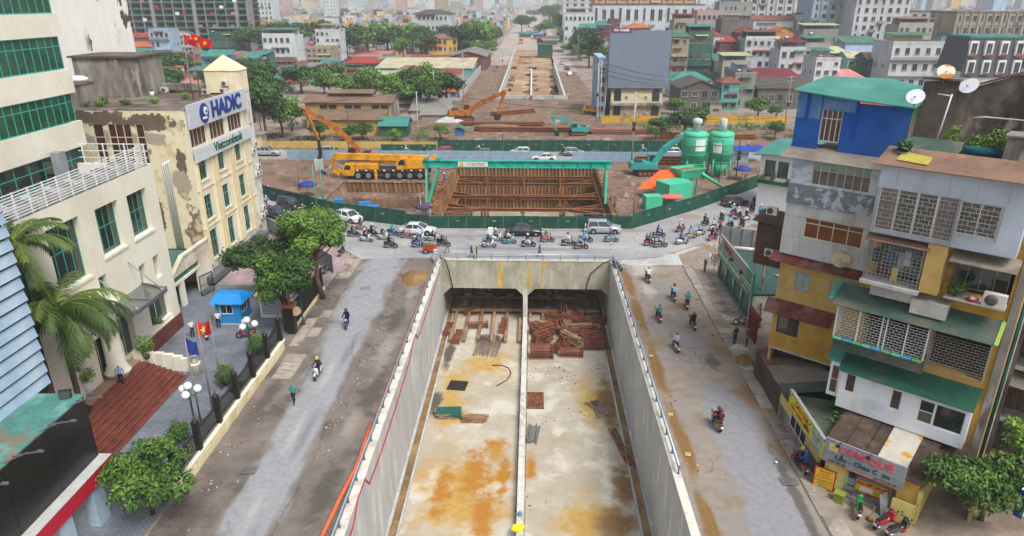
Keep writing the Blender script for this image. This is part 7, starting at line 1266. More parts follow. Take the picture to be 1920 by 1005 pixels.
# ---- excavators
m_exo=mat('excavator_orange','#b06a22',var=.2,sc=2,c2='#7d4a20',sc2=1,c3='#5e4a38',sc3=1.4,thr3=.6,r=.6); m_ext=mat('excavator_teal','#2b9490',var=.15,sc=2,c2='#56837c',sc2=.8,c3='#5f5546',sc3=1.4,thr3=.64,r=.6); m_exy=mat('crane_yellow','#d1951a',var=.1,sc=1.5,c2='#b07a18',sc2=.6,c3='#7a6238',sc3=1.2,thr3=.64,r=.5); m_exd=mat('machine_black','#26262a',var=.2,r=.6); m_cabgl=glass('cab_glass','#2a3436')
def excav(label,x,y,rz,m,boom,bucket,s=1.0,group='excavators on the site',z=0):
    """boom: world points from the foot of the boom to the end of the stick"""
    t=thing('excavator',label,'excavator',(x,y,z),rz,group); t.scale=(s,)*3
    for sd in (-1,1):
        part('track',MB().xprism([(-1.9,.35),(-1.6,.05),(1.6,.05),(1.9,.35),(1.9,.65),(1.6,.9),(-1.6,.9),(-1.9,.65)],sd*1.3-.28,sd*1.3+.28),m_exd,t)
        for k in range(5): part('roller',MB().lathe((0,0,0),[(.26,0),(.26,.04)],10),m_rust,t,loc=(-1.3+k*.65,sd*1.3+sd*.285,.45),rot=(PI/2*(-sd),0,0))
    part('undercarriage',MB().box(-1,-1,.4,1,1,.95),m_exd,t)
    b=MB().xprism([(-2.3,1.0),(1.4,1.0),(1.4,1.45),(.2,1.9),(-1.0,2.05),(-2.3,1.95)],-1.25,1.25); part('house_body',b,m,t); part('counterweight',MB().xprism([(-2.75,1.05),(-2.31,1.0),(-2.31,1.95),(-2.6,1.85)],-1.2,1.2),m,t)
    part('cab',MB().xprism([(.1,1.46),(1.45,1.46),(1.5,2.2),(1.2,2.95),(.15,2.95)],.35,1.2),m,t); part('cab_glass',MB().xprism([(.3,1.9),(1.37,1.9),(1.41,2.2),(1.15,2.8),(.3,2.8)],.33,1.22).quad((1.53,.45,2.18),(1.53,1.1,2.18),(1.24,1.1,2.9),(1.24,.45,2.9)),m_cabgl,t); part('engine_cover',MB().box(-2.0,-.9,2.0,-.9,.6,2.15),m_exd,t)
    Mi=(Matrix.Translation(V((x,y,z)))@Matrix.Rotation(rz,4,'Z')@Matrix.Scale(s,4)).inverted(); P=[Mi@V(p) for p in boom]
    b=MB(); [b.beam(P[i],P[i+1],.5,.75 if i==0 else .95,w2=.42,h2=.95 if i==0 and len(P)>3 else .6) for i in range(len(P)-2)]; b.ball(P[-2],.42,8,6); part('boom',b,m,t)
    part('stick',MB().beam(P[-2],P[-1],.36,.6,w2=.3,h2=.32),m,t); part('hydraulic_ram',MB().tube([V((1.2,-.2,1.3)),P[0].lerp(P[1],.55)-V((0,0,.5))],.1,6).tube([P[-3].lerp(P[-2],.4)+V((0,0,.75)),P[-2].lerp(P[-1],.15)+V((.35,0,.4))],.1,6),m_rim,t)
    q=P[-1]
    if bucket: part('bucket',MB().xprism([(q.x-.5,q.z),(q.x+.3,q.z+.1),(q.x+.5,q.z-.5),(q.x+.0,q.z-1.1),(q.x-.7,q.z-.9)],q.y-.55,q.y+.55),m_exd,t)
    else: part('breaker',MB().beam(q,q-V((.1,0,2.4)),.34,.34,w2=.5,h2=.5).beam(q-V((.1,0,2.3)),q-V((-.3,0,3.4)),.7,.5),m_exd,t)
    return t
P_=lambda px,py,Y:tuple(GY(px,py,Y))
c=G(668,301); excav('long-reach orange excavator behind the yellow crane, boom folded down',float(GY(672,290,123.5).x),123.5,PI,m_exo,[P_(676,283,122),P_(628,238,121),P_(571,204,120),P_(597,262,119)],False,1.1)
c=G(868,226); excav('orange excavator on the dirt before the far trench, arm raised over the beams',c.x,c.y,.25,m_exo,[P_(872,212,c.y),P_(905,192,c.y-1),P_(946,172,c.y-2),P_(934,214,c.y-3)],True,1.35)
c=G(1082,253); excav('small teal excavator digging in the railway dirt',c.x,c.y,PI+.1,m_ext,[P_(1078,238,c.y),P_(1063,225,c.y-.5),P_(1036,219,c.y-1),P_(1043,246,c.y-1)],True,.95)
c=G(1213,327); excav('long-armed teal excavator beside the silos, boom rising behind the left one',c.x,c.y,.05,m_ext,[P_(1222,312,c.y),P_(1245,280,c.y+1),P_(1292,245,c.y+3),P_(1300,262,c.y+5)],True,1.15)
c=G(1262,238); excav('teal excavator with a pale cab half hidden in the trees by the yellow wall',c.x,c.y,PI,m_ext,[P_(1262,226,c.y),P_(1255,219,c.y),P_(1242,219,c.y),P_(1238,226,c.y)],True,.8)
c=G(1108,214); excav('small yellow digger on the dirt near the billboard house',c.x,c.y,PI*.8,m_exy,[P_(1104,205,c.y),P_(1099,200,c.y),P_(1094,205,c.y),P_(1094,213,c.y)],True,.8)
# ---- mobile crane
c=G(728,337); t=thing('mobile_crane','big yellow six-axle truck crane with its boom stowed, facing left','crane truck',(c.x,c.y+1.3,0),rad(2))
part('chassis',MB().box(-7.0,-1.3,.9,6.9,1.3,1.45),m_exd,t); part('deck',MB().box(-5.4,-1.35,1.453,6.9,1.35,1.75),m_exd,t)
wm,rm=wheelmesh(.72,.5)
for x in (-5.0,-3.3,-.1,1.9,3.6,5.3):
    for s in (-1,1): w=link('wheel',wm,t,loc=(x,s*1.15,.72),rot=(PI/2,0,0)); q=link('rim',rm,None); q.parent=w
b=MB().xprism([(-7.6,.7),(-5.5,.7),(-5.5,2.6),(-7.2,2.6),(-7.6,1.7)],-1.35,1.35); part('drivers_cab',b,m_exy,t); part('cab_window',MB().xprism([(-7.3,1.7),(-6.2,1.7),(-6.2,2.45),(-7.05,2.45)],-1.37,1.37),m_cabgl,t)
part('engine_hood',MB().box(-5.4,-1.3,1.76,-1.6,1.2,2.6),m_exy,t); part('superstructure',MB().xprism([(1.6,1.76),(6.6,1.9),(7.6,2.3),(7.6,3.2),(4.5,3.4),(3.2,3.2),(1.6,2.7)],-1.25,.9),m_exy,t)
part('operators_cab',MB().xprism([(1.5,1.8),(3.3,1.8),(3.5,2.6),(3.2,3.6),(2.2,3.6),(1.5,2.9)],-1.5,-.4),m_exy,t); part('cab_window',MB().xprism([(1.8,2.5),(2.9,2.5),(2.8,3.4),(2.2,3.4),(1.8,2.9)],-1.52,-.38),m_cabgl,t)
part('boom',MB().beam((-9.0,.2,3.7),(6.8,.2,3.3),1.0,.95).beam((-9.1,.2,3.45),(-9.6,.2,2.3),.7,.6),m_exy,t); part('boom_head',MB().lathe((0,0,0),[(.5,0),(.5,.6)],12),m_exy,t,loc=(7.6,.5,3.4),rot=(PI/2,0,0)); part('lift_ram',MB().tube([(1.0,.2,2.5),(-3.2,.2,3.1)],.3,8),m_exy,t)
for i in range(16): part('warning_stripe',MB().box(-5.3+i*.75,-1.37,1.5,-4.9+i*.75,-1.351,1.7),m_rl if i%2 else m_white,t)
for x in (-2.0,6.4): part('outrigger',MB().box(x-.25,-1.5,.6,x+.25,1.5,1.3).box(x-.2,-1.62,.1,x+.2,-1.4,1.6),m_exy,t)
part('hook_block',MB().tube([(-9.5,.2,2.2),(-8.7,.0,1.4)],.05,4).obox((-8.8,0,1.2),(1.3,.4,1.0),0,0,.5),m_exy,t)
# ---- silos
m_silo=mat('silo_green','#45b892',var=.1,sc=.8,c2='#56b896',sc2=.3,wid=.3,c3='#7a5f3c',sc3=.8,thr3=.7,r=.5)
def silo(label,px,pytop,pybot,pyg,top):
    Y=115.0; x=float(GY(px,pyg,Y).x); zt,zb=float(GY(px,pytop,Y).z),float(GY(px,pybot,Y).z); r=1.95; t=thing('silo',label,'silo',(x,Y,0))
    part('tank',MB().lathe((0,0,0),[(r,zb),(r,zt),(r*.9,zt+.25),(.3,zt+.4)],26),m_silo,t); part('cone',MB().lathe((0,0,0),[(.3,zb-2.6),(r*.97,zb-.005)],26),m_silo,t)
    for k in range(4): z=zb+(zt-zb)*k/3.2; part('hoop',MB().lathe((0,0,z),[(r+.003,0),(r+.06,.02),(r+.06,.14),(r+.003,.16)],26),m_legs,t)
    for k in range(4): a=PI/4+k*PI/2; part('leg',MB().tube([(r*math.cos(a),r*math.sin(a),zb+.6),(r*1.1*math.cos(a),r*1.1*math.sin(a),0)],.15,6),m_legs,t)
    part('white_patch',MB().add([((r+.02)*math.cos(a),(r+.02)*math.sin(a),z) for z in (zt-2.6,zt-.7) for a in (-1.75,-1.45,-1.15,-.85)] if top else [((r+.02)*math.cos(a),(r+.02)*math.sin(a),z) for z in (zt-2.9,zt-1.3) for a in (-2.5,-2.2,-1.9,-1.7)],[(0,1,5,4),(1,2,6,5),(2,3,7,6)]),m_white,t)
    part('filter',MB().lathe((0,0,zt+.4),[(.62,0),(.62,1.1),(.85,1.3),(.8,1.9),(.3,2.1)] if top else [(.62,0),(.62,1.9),(.5,2.0)],12),m_panelw,t); part('ladder',MB().tube([(-r-.2,-.2,0),(-r-.2,-.2,zt)],.04,4).tube([(-r-.2,.2,0),(-r-.2,.2,zt)],.04,4),m_legs,t)
silo('left green cement silo with a round grey filter cap',1298,250,305,330,True); silo('right green cement silo with a rust mark and a straight grey filter',1346,250,302,330,False)
place_box(1262,376,0,4.4,3.2,3.0,m_silo,'big turquoise mixer box beneath the hopper by the right hoarding','mixer',.5,'mixer_box'); place_box(1222,390,0,2.4,1.9,1.9,m_silo,'small turquoise cabinet under the orange tarpaulin','cabinet',.15,'site_cabinet')
c=G(1288,368); t=thing('hopper','turquoise feed hopper full of sand beside the silos','hopper',(c.x,c.y+1,0),.45); part('bin',MB().add([(-1.6,-.9,2.7),(1.6,-.9,2.7),(1.6,.9,2.7),(-1.6,.9,2.7),(-2.2,-1.4,4.2),(2.2,-1.4,4.2),(2.2,1.4,4.2),(-2.2,1.4,4.2)],[(0,1,5,4),(1,2,6,5),(2,3,7,6),(3,0,4,7),(3,2,1,0)]),m_silo,t); part('sand_fill',MB().box(-1.9,-1.2,3.7,1.9,1.2,3.95),m_sand,t); part('rim',MB().box(-2.25,-1.45,4.1,2.25,-1.38,4.3).box(-2.25,1.38,4.1,2.25,1.45,4.3),m_silo,t); part('frame',MB().box(-1.5,-.8,0,-1.3,-.6,2.7).box(1.3,-.8,0,1.5,-.6,2.7).box(-1.5,.6,0,-1.3,.8,2.7).box(1.3,.6,0,1.5,.8,2.7),m_legs,t); part('conveyor',MB().tube([(1.8,0,3.6),(6.6,-.6,.6)],.26,8),m_silo,t)
c=G(1240,372); solo('orange_tarpaulin',MB().slab([(-3.2,-1.6,1.5),(2.0,-1.9,1.7),(3.4,1.4,3.9),(.6,1.8,3.6)],.05),mat('orange_tarp','#d9602c',var=.12,bump=.3),'bright orange tarpaulin sheet stretched from the hopper','tarpaulin',loc=(c.x-.6,c.y+1.4,0)); c=G(1262,388); solo('pink_tarpaulin',MB().ball((0,0,.5),1.5,12,7,(1.3,.6,.28),jit=.06),mat('salmon_tarp','#c9665e',var=.15),'salmon pink tarpaulin bundle in front of the mixer box','tarpaulin',loc=(c.x-.4,c.y+.6,.8))
def umbrella(label,px,py,m,r=1.5):
    c=G(px,py); t=thing('umbrella',label,'umbrella',(c.x,c.y,0)); part('pole',MB().tube([(0,0,0),(0,0,2.4)],.04,6),m_grey,t); part('canopy',MB().lathe((0,0,1.75),[(r,0),(r*.8,.3),(r*.4,.58),(.03,.7)],12),m,t)
umbrella('blue umbrella on the site behind the left hoarding',578,368,m_blueflag); umbrella('dark blue umbrella over a parked bike near the white house',1390,337,m_blueflag,1.6); umbrella('purple-grey folded umbrella behind the pit corner',795,412,mat('purple_cloth','#4b3f58',var=.2),1.2)
c=G(1402,303); t=thing('tarp_stall','roadside stall under a royal blue tarpaulin beside the white house','stall',(c.x,c.y,0)); part('roof',MB().slab([(-3,-1.5,2.3),(3,-1.5,2.3),(3,1.5,2.7),(-3,1.5,2.7)],.12),mat('royal_blue_tarp','#23429a',var=.15,bump=.4),t); [part('post',MB().tube([(x,y,0),(x,y,2.5)],.06,5),m_timber,t) for x in (-2.8,2.8) for y in (-1.3,1.3)]
for px,py,sx,sz,m,lb in ((800,405,1.2,1.6,m_panelw,'pale concrete block standing at the left front corner of the pit'),(430,0,0,0,0,0),(427+172,318,1.3,1.9,m_panelw,'green and white cabinet under the long-reach arm'),(1290,362,1.5,1.4,m_panelw,'stained white tank beside the mixer box')):
    if lb: place_box(px,py,0,sx,.9,sz,m,lb,'block',0,'site_block')
c=G(625,312); solo('orange_barrel',MB().tube([(-.6,0,.45),(.6,0,.45)],.42,10),m_orange,'orange float lying left of the yellow crane','float',loc=(c.x,c.y,0))
def pole(label,b,tpy,r=.13,m=None,arm=None,cat='pole',name='utility_pole',boxes=0,z=0,lamp=0):
    c=G(*b,z); h=float(GY(b[0],tpy,c.y).z)-z; t=thing(name,label,cat,(c.x,c.y,z)); part('shaft',MB().tube([(0,0,0),(0,0,h)],[r,r*.7],8),m or m_conc,t)
    for k in range(arm or 0): part('cross_arm',MB().box(-.9,-.06,h-.5-k*.9,.9,.06,h-.38-k*.9),m_grey,t)
    for k in range(boxes): part('equipment_box',MB().box(-.3,-.4,h*.45+k*.9,.3,-.14,h*.45+.7+k*.9),m_exd,t)
    if lamp: part('lamp_head',MB().tube([(0,0,h-.05),(.4,-.5,h+.15)],.04,5).obox((.5,-.7,h+.16),(.25,.6,.1),.5),m_grey,t)
    return t
for b,ty,lb,kw in (((1184,303),172,'grey concrete pole with cables just right of the gantry',dict(boxes=2)),((1190,240),172,'tall pale lamp post before the billboard house',dict(lamp=1,cat='lamp post',name='lamp_post')),((785,265),172,'tall pale concrete pole by the flower beds behind the far hoarding',{}),((815,200),132,'pale pole among the trees left of the dirt street',{}),((870,200),100,'utility pole with cross arms at the corner of the dirt street',dict(arm=3,boxes=1)),((898,135),100,'thin dark pole by the maroon shed',dict(r=.1,m=m_exd)),((492,265),195,'dark utility pole at the left end of the railway wall',dict(arm=1,m=m_bark)),((655,255),202,'old utility pole with insulators in front of the yellow shed',dict(arm=2,m=m_bark)),((637,240),218,'short blue-grey lamp post in front of the yellow shed',dict(lamp=1,m=m_steelblue,cat='lamp post',name='lamp_post')),((1470,245),140,'wooden pole with transformer arms beside the blue shed',dict(arm=2,boxes=1,m=m_timber)),((1118,230),118,'utility pole cluster left of the billboard house, left one',dict(arm=2,boxes=1)),((1124,226),115,'utility pole cluster left of the billboard house, right one',dict(arm=3)),((1347,345),262,'thin dark rod beside the right silo',dict(r=.07,m=m_exd)),((1187,412),340,'rusty thin rod near the right corner of the pit',dict(r=.08,m=m_rust)),((562,357),305,'rusty thin rod behind the left hoarding',dict(r=.08,m=m_rust)),((790,414),362,'pale lamp post at the left front corner of the pit',dict(lamp=1,cat='lamp post',name='lamp_post',r=.08)),((1380,330),262,'traffic-light post behind the right silo',dict(r=.1,m=m_exd,boxes=2)),((1083,120),50,'tall pale pole on the right side of the dirt street',{}),((1037,188),140,'thin brown pole in front of the far trench',dict(r=.1,m=m_rust)),((595,400),308,'pale green drill rod at the terrace corner, left',dict(r=.09,m=m_legs)),((608,398),300,'pale green drill rod at the terrace corner, right',dict(r=.09,m=m_legs))): pole(lb,b,ty,**kw)
solo('drill_rig',MB().box(-1.2,-.6,.2,1.2,.6,.9).box(-.4,-.5,.9,.6,.5,1.6).tube([(-1,0,.5),(1,.2,1.8)],.1,6),m_legs,'pale green drilling rig at the terrace corner behind the hoarding','rig',loc=tuple(G(602,392)))
# dirt heaps and steel beams
for i,(px,py,rx,ry,h,m,lb) in enumerate(((1165,365,3,2.6,1.2,m_dirt,'brown earth heap right of the pit'),(1180,345,3.4,2,1.0,m_dirt,'muddy earth heap by the teal excavator tracks'),(620,312,3,1.5,1.0,m_dirt,'dark earth heap beside the crane boom tip'),(1010,232,9,3,1.4,m_dirt,'broad earth heap before the far trench'),(930,240,8,2,1.0,m_dirt,'flat earth heap left of the digging machine'),(1100,262,7,1.5,.8,m_dirt,'low earth ridge along the railway tracks'),(860,262,6,1.6,.8,m_dirt,'low earth ridge behind the far hoarding'),(845,228,4,2,1.4,m_conc,'grey rubble heap under the orange excavator'),(1150,198,3,5,1.0,m_dirt,'earth heap beside the pole cluster'),(905,110,4,9,.9,m_earth,'rubble strip on the left of the dirt street'))): c=G(px,py); mound('earth_heap',(c.x,c.y,0),rx,ry,h,m,lb,'earth heap',40+i)
def beams(label,px,py,n,L_,rz,m=m_rust,stack=2,w=.55):
    c=G(px,py); t=thing('steel_beams',label,'steel beams',(c.x,c.y,0),rz,'stacks of rusty steel beams'); me=hbeam(MB(),(-L_/2,0,.3),(L_/2,0,.3),.42,.45).mesh('beam',m)
    for i in range(n): link('beam',me,t,loc=(R.uniform(-.8,.8),(i%(n//stack))*w,(i//(n//stack))*.55),rz=R.gauss(0,.012))
m_rustp=mat('pinkish_rusty_beam','#8d6251',var=.2,objrand=.15); beams('long brown beams stacked before the far trench',940,238,8,19,.01); beams('long brown beams lying left of the teal digger',985,248,6,22,0); beams('pink-brown beams stacked beside the teal digger, right',1175,252,10,17,.02,m_rustp); beams('brown beams lying crosswise under the orange excavator arm',965,215,6,12,.5); beams('rusty beams stacked behind the right excavator',1245,310,9,9,.02); beams('rusty girders lying on the railway tracks to the right',1330,262,8,20,.02)
debris([(R.uniform(-30,36),R.choice((92,96,112,118,123))) for i in range(60)],'',420,2.5,[m_paper,m_dark,m_timber,m_rust,m_brick],name='site_rubble',z=.05); debris([(R.uniform(11.5,22),R.uniform(90,110)) for i in range(30)],'',320,1.0,[m_paper,m_dark,m_timber,m_orange,m_conc],name='site_rubble',z=.05); debris([(R.uniform(-30,20),R.uniform(142,200)) for i in range(50)],'',420,3,[m_paper,m_dirt,m_timber,m_rust],name='site_rubble',z=.05); debris([(R.choice((-17,15))+R.gauss(0,2),R.uniform(205,420)) for i in range(60)],'',420,2,[m_paper,m_conc,m_blucr,m_brick],name='street_rubble',z=.05)
# ---- far trench
T0,T1=214.0,430.0
struct('trench_floor',MB().add([(-10.2,T0,-5.2),(9.8,T0,-5.2),(9.8,T1,.0),(-10.2,T1,.0)],[(0,1,2,3)]),mat('trench_mud','#93765a',var=.2,sc=.5,c2='#b09a7a',sc2=.12,wid=.2,c3='#6f5642',sc3=.3,bump=.5,bsc=2,r=.95))
for x0,x1,lb in ((-10.7,-10.1,'left'),(9.6,10.25,'right')):
    t=thing('retaining_wall','concrete wall on the %s side of the far trench'%lb,'wall',(x0,300,0),world=True); [part('wall_segment',MB().box(x0,T0+i*20+.03,-6,x1,T0+i*20+19.97,.9),m_wallc,t) for i in range(6 if lb=='right' else 11)]
t=thing('end_beam','concrete beam across the near end of the far trench','beam',(0,T0,0),world=True); part('beam',MB().box(-12,T0-1.2,-.6,10.8,T0-.02,1.0),m_conc,t); part('pile_stub',MB().box(-.6,T0-2.4,-.5,0,T0-1.3,1.2).box(-2.6,T0-2.2,-.5,-2.2,T0-1.6,.6),m_rust,t)
t=thing('median_wall','white wall down the middle of the far trench','wall',(-.4,300,-5),world=True); part('wall',MB().add([(-.7,T0,-5.4),(-.2,T0,-5.4),(-.2,T0+112,-2.7),(-.7,T0+112,-2.7),(-.7,T0,-3.4),(-.2,T0,-3.4),(-.2,T0+112,-1.2),(-.7,T0+112,-1.2)],[(0,1,5,4),(1,2,6,5),(2,3,7,6),(3,0,4,7),(4,5,6,7)]),m_white,t)
hp=[]
for i in range(46): y=R.uniform(T0+5,T0+130); hp.append((R.choice((-8.8,-1.6,.8,8.6))+R.gauss(0,.5),y))
for lane in (0,1):
    for k,(x,y) in enumerate(sorted([p for p in hp if (p[0]>-.4)==bool(lane)],key=lambda p:p[1])):
        nm,m=R.choice((('earth',m_dirt),('steel',m_rust),('boards',m_timber),('rubble',m_conc),('felt',m_dark),('bricks',m_brick))); o='first second third fourth fifth sixth seventh eighth ninth tenth eleventh twelfth thirteenth fourteenth fifteenth sixteenth seventeenth eighteenth nineteenth twentieth'.split()
        solo('site_pile',MB().obox((0,0,.35),(R.uniform(.6,2),R.uniform(1,3),.7),R.uniform(0,3)).obox((.3,.3,.8),(.6,1,.3),R.uniform(0,3)),m,f"heap of {nm}, {o[k] if k<20 else 'twenty-'+o[k-20]} from the near end, {'right' if lane else 'left'} lane of the far trench",'material heap','material heaps in the far trench',loc=(x,y,-5.2+(y-T0)*5.2/216))
c=G(1022,105); t=thing('green_shed','dark green tarpaulin shed with pale sacks at the far end of the trench','shed',(c.x,c.y,0)); part('wall',MB().box(-4,0,0,4,7,5.5),m_hoard,t); part('roof',MB().slab([(-4.3,-.3,5.6),(4.3,-.3,5.6),(4.3,7.3,6.2),(-4.3,7.3,6.2)],.15),m_hoard,t)
c=G(975,90); solo('site_hut',MB().box(-4,0,0,4,4,4),m_conc,'pale block hut on the left edge of the far trench end','hut',loc=(c.x-9,c.y-60,0)); c=G(977,82); t=thing('dump_truck','yellow dump truck on the dirt beyond the far trench','truck',(c.x,c.y,0),PI/2); part('cab',MB().box(-3,-1.3,.6,-1,1.3,3.4),m_exy,t); part('tipper_bed',MB().xprism([(-.9,1.2),(4.4,1.2),(4.6,3.2),(-.9,3.4)],-1.4,1.4),m_exy,t); wm,rm=wheelmesh(.6,.4); [link('wheel',wm,t,loc=(x,s*1.1,.6),rot=(PI/2,0,0)) for x in (-2,1.6,3.1) for s in (-1,1)]; part('windscreen',MB().box(-3.02,-1.1,2.2,-3.0,1.1,3.2),m_cabgl,t)
c=G(985,112); solo('red_canopy',MB().slab([(-3,-2,2.6),(3,-2,2.6),(3,2,3.2),(-3,2,3.2)],.1).box(-2.8,-1.8,0,-2.6,-1.6,2.6).box(2.6,-1.8,0,2.8,-1.6,2.6).box(2.6,1.6,0,2.8,1.8,3).box(-2.8,1.6,0,-2.6,1.8,3),m_tinred,'red canopy over workers at the far end of the trench median','canopy',loc=(c.x,c.y,-1.5))
# ------------------------------------------------------------------ the town beyond
HC={'white':'#c3c8cb','cream':'#c8bd9c','grey':'#9a9892','tan':'#a3957f','yellow':'#c2a055','pink':'#b59a97','lavender':'#a9a6b6','pale blue':'#9fb8cf','teal':'#5f9c9a','green':'#2a5748','concrete':'#8b8781','dark grey':'#5d5b59','maroon':'#6a2b32','aqua':'#8fc3c4','brown':'#6f5a4a','blue':'#3a6aa8','orange':'#c98a3c'}
RC={'red':'#963b34','maroon':'#6f2630','teal':'#3f7f76','green':'#48725f','grey':'#85827d','dark':'#56514c','brown':'#7c6654','orange':'#b0613a','pale green':'#a3ac86','pale yellow':'#b5b091','pink':'#b87878','blue':'#4a78ad','rust':'#7b4a3c'}
wm_=lambda k:mat('house_wall_'+k.replace(' ','_'),HC[k],var=.08,sc=.35,c2=tuple(c*.62 for c in hexc(HC[k])),sc2=.3,thr=.56,wid=.16,streak=.3,objrand=.12,r=.92,c3=tuple(c*.8+.05 for c in hexc(HC[k])),sc3=.12,thr3=.5)
rm_=lambda k:mat('house_roof_'+k.replace(' ','_'),RC[k],var=.12,sc=.3,c2=tuple(c*.7 for c in hexc(RC[k])),sc2=.2,wid=.3,lines=('X',.4,.6),objrand=.1,r=.75)
m_wpane=mat('house_pane','#343a3e',var=.25,sc=.3,r=.25,objrand=.3); m_wfr=mat('house_window_frame','#8b8a84',var=.1,r=.7,objrand=.45); m_tank=mat('steel_tank','#a9adb0',metal=.7,r=.3,var=.1)
_hw=MB().box(-.5,-.06,-.5,.5,.0,.5,0).box(-.42,-.075,-.44,-.03,-.061,.44,1).box(.03,-.075,-.44,.42,-.061,.44,1).box(-.56,-.2,-.58,.56,.0,-.501,0).mesh('window',[m_wfr,m_wpane])
_tk=MB().tube([(-.8,0,.75),(.8,0,.75)],.5,10).box(-.6,-.4,0,-.5,.4,.4).box(.5,-.4,0,.6,.4,.4).mesh('water_tank',m_tank)
FOOT=[]
def house(cx,Y,w,d,h,wall,roof,rcol,st,label,cat='house',name='house',rz=0,wins=True,bal=0,tank=0,group='houses of the town',side=True,wx=2.3,q=R,annex=0,canopy=None):
    t=thing(name,label,cat,(cx,Y,0),rz,group); FOOT.append((cx-w/2-1,Y-1,cx+w/2+1,Y+d+1)); wmat=wm_(wall); b=MB(); hh=h
    if roof in('gable','hip','gablex','shed'): hh=h-min(2.2,w*.28)
    b.box(-w/2,0,0,w/2,d,hh); part('wall',b,wmat,t)
    e=.45; rm=rm_(rcol)
    if roof=='flat':
        pb=MB(); pb.box(-w/2-.1,-.1,hh+.004,w/2+.1,.12,hh+.7).box(-w/2-.1,d-.1,hh+.004,w/2+.1,d+.1,hh+.7).box(-w/2-.1,.121,hh+.004,-w/2+.12,d-.101,hh+.7).box(w/2-.12,.121,hh+.004,w/2+.1,d-.101,hh+.7); part('parapet',pb,wmat,t); part('roof',MB().box(-w/2+.12,.12,hh+.003,w/2-.12,d-.1,hh+.06),m_roofd,t)
        if q.random()<.75: part('roof_room',MB().box(-w*.35,d*.35,hh+.06,w*.2,d*.8,hh+2.5),wm_(q.choice(('white','grey','green','pale blue','cream'))),t); part('tin_roof',MB().slab([(-w*.42,d*.2,hh+2.5),(w*.3,d*.2,hh+2.5),(w*.3,d*.85,hh+3.1),(-w*.42,d*.85,hh+3.1)],.08),rm_(q.choice(('red','teal','green','maroon','rust','grey'))),t)
    elif roof=='gable': part('roof',MB().slab([(-w/2-e,-e,hh),(w/2+e,-e,hh),(w/2+e,d/2,h),(-w/2-e,d/2,h)],.1).slab([(w/2+e,d+e,hh),(-w/2-e,d+e,hh),(-w/2-e,d/2,h),(w/2+e,d/2,h)],.1),rm,t); [part('gable_wall',MB().add([(x,y,z) for y,z in ((0,hh),(d,hh),(d/2,h-.15))],[(0,1,2)]),wmat,t) for x in(-w/2,w/2)]
    elif roof=='gablex': part('roof',MB().slab([(-w/2-e,d+e,hh),(-w/2-e,-e,hh),(0,-e,h),(0,d+e,h)],.1).slab([(w/2+e,-e,hh),(w/2+e,d+e,hh),(0,d+e,h),(0,-e,h)],.1),rm,t); [part('gable_wall',MB().add([(x,y,z) for x,z in ((-w/2,hh),(w/2,hh),(0,h-.15))],[(0,1,2)]),wmat,t) for y in(0,d)]
    elif roof=='hip': part('roof',MB().add([(-w/2-e,-e,hh+.003),(w/2+e,-e,hh+.003),(w/2+e,d+e,hh+.003),(-w/2-e,d+e,hh+.003),(-w*.18,d*.5,h),(w*.18,d*.5,h)],[(0,1,5,4),(1,2,5),(2,3,4,5),(3,0,4),(3,2,1,0)]),rm,t)
    elif roof=='shed': part('roof',MB().slab([(-w/2-e,-e,hh+.1),(w/2+e,-e,hh+.1),(w/2+e,d+e,h),(-w/2-e,d+e,h)],.12),rm,t)
    elif roof=='canopy':                       # tin roof on posts over a roof terrace
        part('roof',MB().slab([(-w/2-e,-e,hh+2.3),(w/2+e,-e,hh+2.3),(w/2+e,d*.7,hh+2.9),(-w/2-e,d*.7,hh+2.9)],.1),rm,t); pb=MB(); [pb.box(sx*(w/2-.15)-.07,y-.07,hh,sx*(w/2-.15)+.07,y+.07,hh+2.4) for sx in(-1,1) for y in(.1,d*.6)]; part('posts',pb,m_grey,t,stuff=True); part('terrace_wall',MB().box(-w/2,.0,hh+.003,w/2,.12,hh+.8),wmat,t); part('terrace_room',MB().box(-w/2+.2,d*.45,hh+.003,w/2-.2,d*.65,hh+2.3),wm_(canopy or wall),t); part('roof_slab',MB().box(-w/2+.1,.125,hh+.002,w/2-.1,d*.44,hh+.04),m_roofd,t)
    if wins:
        sh=hh/max(1,st); n=max(1,int(w/wx))
        for k in range(st):
            for i in range(n):
                if q.random()<.2: continue
                o=link('window',_hw,t,loc=(-w/2+w*(i+.5)/n+q.uniform(-.15,.15),0,sh*(k+.55)),scale=(min(1.6,w/n*q.choice((.45,.6,.75))),1,min(1.9,sh*q.choice((.4,.5,.6)))))
            if side and k%2==st%2 and abs(cx)>20:
                s=-1 if cx>0 else 1
                for i in range(2): link('window',_hw,t,loc=(s*w/2,d*(.3+.4*i),sh*(k+.55)),scale=(.8,1,1.0),rz=-PI/2 if s<0 else PI/2)
        for k in range(1,st):
            if q.random()<.4: x0,z0=q.uniform(-.5,.1)*w,sh*(k+.9); part('tin_awning',MB().slab([(x0,-1.0,z0-.35),(min(w/2,x0+w*.5),-1.0,z0-.35),(min(w/2,x0+w*.5),-.02,z0),(x0,-.02,z0)],.05),rm_(q.choice(('red','teal','green','rust','grey','maroon','pale green'))),t)
            if bal and k<=bal: part('balcony',MB().box(-w/2+.1,-1.0,sh*k-.12,w/2-.1,-.01,sh*k+.04).box(-w/2+.1,-1.0,sh*k+.041,w/2-.1,-.93,sh*k+.85),wmat if k%2 else m_wfr,t)
    if annex: part('tin_lean_to',MB().slab([(-w/2-.4,-2.6,2.6),(w/2+.4,-2.6,2.6),(w/2+.4,-.02,3.3),(-w/2-.4,-.02,3.3)],.08),rm_(q.choice(('rust','grey','teal','maroon'))),t)
    for k in range(tank): link('water_tank',_tk,t,loc=(-w*.2+k*w*.35,d*.3,hh+(.06 if roof!='canopy' else 2.9)),rz=.4*k)
    return t
